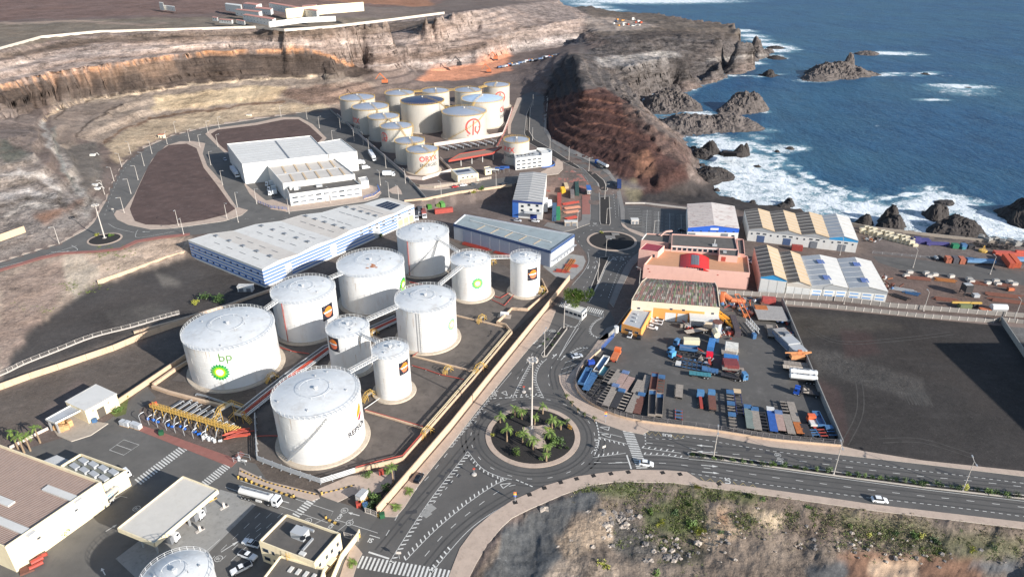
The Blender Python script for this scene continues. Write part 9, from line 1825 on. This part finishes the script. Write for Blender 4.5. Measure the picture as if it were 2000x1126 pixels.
def tree(x,y,h,R,label,m=M_LEAF2,z=0.0,n=1500,leaf=.28,group=None):
    p=G(x,y,z);r=empty('tree',p,label,'tree',group,random.random()*6);mb=MB();mb.tube((0,0,0),(0,0,h*.45),.1+h*.02,.08+h*.012,n=8)
    for k in range(5):a=k*1.26;mb.tube((0,0,h*(.3+.04*k)),(math.cos(a)*R*.55,math.sin(a)*R*.55,h*(.6+.05*k)),.06+h*.008,.05,n=6)
    mb.build('trunk',M_TRUNK,r);o=leafball(R,n,m,1.0,leaf,int(x),13 if h>5 else 6).build('crown',m,r);o.location=(0,0,h*.32);return r
tree(1127,603,9.5,4.6,'full green tree standing behind the white gatehouse',M_LEAF,n=3000,leaf=.42)
for i,(x,y) in enumerate(((1107,782),(1118,796),(1129,808),(1143,818),(1162,826))):tree(x-1,y-4,2.6,.8,'small street tree on the pavement outside the curved yard fence',M_LEAFD if i%2 else M_LEAF2,.12,160,.18,'small street trees by the yard fence')
for x,y,R,m,la in((122,1046,1.9,M_LEAF2,'bright green bush against the cream warehouse'),(232,806,1.7,M_LEAF2,'bush on the verge right of the small cream building'),(244,778,1.2,M_LEAFY,'yellow green bush at the top of the verge'),(722,968,2.1,M_LEAFD,'dark shrub in the triangular bed'),(735,976,1.8,M_LEAF2,'green shrub at the right of the triangular bed'),(712,975,1.5,mat('orange_leaf',(0,0,0,1)),'reddish shrub next to the white cabin'),(726,990,1.7,M_LEAFD,'dark shrub near the sliding gate'),(752,953,1.6,M_LEAFD,'dark shrub under the tall palm'),(720,930,1.6,M_LEAF2,'low green hedge left of the hydrant'),(755,925,1.4,M_LEAF2,'low green hedge right of the hydrant'),(400,585,2.6,M_LEAFD,'dark bush at the edge of the dark lot'),(425,588,3.0,M_LEAFD,'larger dark bush near the white cabin'),(383,592,1.8,M_LEAFY,'yellow green bush left of the dark ones'),(745,462,1.8,M_LEAFD,'dark bush at the wall of the striped warehouse'),(1062,575,1.2,M_LEAFY,'yellow green plant at the foot of the end tank'),(940,372,2.2,M_LEAF2,'green bush above the retaining wall'),(925,378,1.8,M_LEAFY,'scraggly bush leaning over the retaining wall'),(1174,456,1.2,M_LEAFY,'pale shrub on the far roundabout'),(215,463,1.6,M_LEAF2,'low green plants right of the left mast'),(190,461,1.2,M_LEAFY,'low green plants left of the left mast')):shrub(x,y,R,la,m,P5 if y<395 or x<240 and y<470 else 0,n=230,var=int(x)%3)
# rough ground: boulders one can tell apart, weeds nobody could count
def stone(x,y,s,label,m,group):
    p=G(x,y,-1.0);p.z=T(p.x,p.y);rnd=random.Random(int(x*7+y));bm=bmesh.new();bmesh.ops.create_icosphere(bm,subdivisions=2,radius=s)
    for v in bm.verts:n=v.co.normalized();k=1+.35*math.sin(n.x*5+x)*math.cos(n.y*4+y)+rnd.uniform(-.16,.16);v.co=Vector((v.co.x*k*1.2,v.co.y*k,v.co.z*k*.75))
    me=bpy.data.meshes.new('boulder');bm.to_mesh(me);bm.free();me.materials.append(m);o=bpy.data.objects.new('boulder',me);COL.objects.link(o);o.location=p+Vector((0,0,s*.2));tag(o,label,'boulder',group)
M_BLD=mat('pale_boulder',C(172,160,148),.9,.2,1.5,bump=.6);M_BLD2=mat('grey_boulder',C(120,114,110),.9,.25,1.5,bump=.6)
stone(1063,999,1.1,'large pale boulder beside the curved pavement',M_BLD,None);random.seed(13)
for zone,(cx,cy,sx,sy,n,s0,s1) in enumerate(((1160,1040,26,18,46,.25,.8),(1215,1015,20,14,50,.35,1.2),(1300,1068,34,12,46,.3,1.1),(1410,1045,40,20,40,.2,.6),(1640,1050,60,12,40,.2,.6),(1880,1078,90,8,50,.2,.7))):
    nm=('on the pale mound left of the scrub','in the dark rubble heap','strewn below the green scrub','round the tan cutting','on the bank under the road','along the foot of the long bank')[zone]
    for k in range(n):stone(random.gauss(cx,sx),random.gauss(cy,sy),random.uniform(s0,s1)*random.uniform(.5,1),'rough angular boulder '+nm,M_BLD if random.random()<.5 else M_BLD2,'boulders '+nm)
def scatter(name,zones,m,seed,size,tall=.5):
    rnd=random.Random(seed);mb=MB()
    for px,py,sx,sy,n in zones:
        for _ in range(n):
            x,y=rnd.gauss(px,sx),rnd.gauss(py,sy);p=G(x,y,-1.0)
            if not inpoly(np.array([x]),np.array([y]),WASTE)[0] and py>900:continue
            z0=T(p.x,p.y)+.05;s0=size*rnd.uniform(.5,1.6)
            for k in range(9):a=rnd.uniform(0,6.28);q=Vector((p.x+rnd.gauss(0,s0*.6),p.y+rnd.gauss(0,s0*.6),z0));e=Vector((math.cos(a),math.sin(a),0))*s0*.28;mb.face([q-e,q+e,q+Vector((rnd.gauss(0,s0*.3),rnd.gauss(0,s0*.3),s0*tall*rnd.uniform(.6,1.6)))])
    o=mb.build(name,m);o['kind']='stuff';return o
scatter('weeds',[(1300,1010,36,18,700),(1240,955,40,8,240),(1400,968,70,8,420),(1260,1060,40,20,300),(1460,1015,18,12,160),(1720,1040,60,12,330),(1880,1066,70,9,420),(1570,1010,40,8,200),(1180,1115,18,10,120),(1290,1100,40,12,200),(1150,960,20,6,100)],leafmat('weed_green',C(104,114,62)),5,.36)
scatter('dry_weeds',[(1350,990,120,25,500),(1650,1020,140,16,900),(1850,1050,120,14,700),(1200,990,60,30,300)],mat('dry_weed',C(140,130,104),.9,.25,1),8,.3)
scatter('weeds',[(205,513,8,8,30),(235,590-70,20,8,60),(160,565,20,4,60),(150,572,14,3,40),(215,800,10,8,0),(50,610,10,6,20),(90,615,10,5,20)],MATS['weed_green'],12,.5)
random.seed(17)
for i,(x,y,R) in enumerate(((1270,1000,1.6),(1290,1018,1.9),(1320,1000,1.7),(1352,1020,2.0),(1368,1032,2.2),(1300,1042,1.4),(1345,985,1.5),(1175,1105,2.2),(1192,1100,1.2),(1285,1115,1.6),(1236,1082,1.0),(1408,1038,1.1),(1660,1028,1.3),(1700,1042,1.1),(1752,1040,1.2),(1785,1042,1.6),(1800,1043,1.4),(1826,1050,1.7),(1875,1036,.9),(1900,1068,1.6),(1945,1066,1.3),(1577,995,1.2),(1360,957,1.5),(1465,975,1.6),(1490,980,1.3))):p=G(x,y,-1.2);p.z=T(p.x,p.y)-.1;shrub(x,y,R*.85,'low green scrub bush on the rough ground %s'%('below the curved road' if x<1420 else 'under the right hand carriageway'),[M_LEAF2,M_LEAFY,M_LEAFD][i%3],group='scrub bushes on the rough ground',flat=.45,n=230,var=i%2,P_=p)
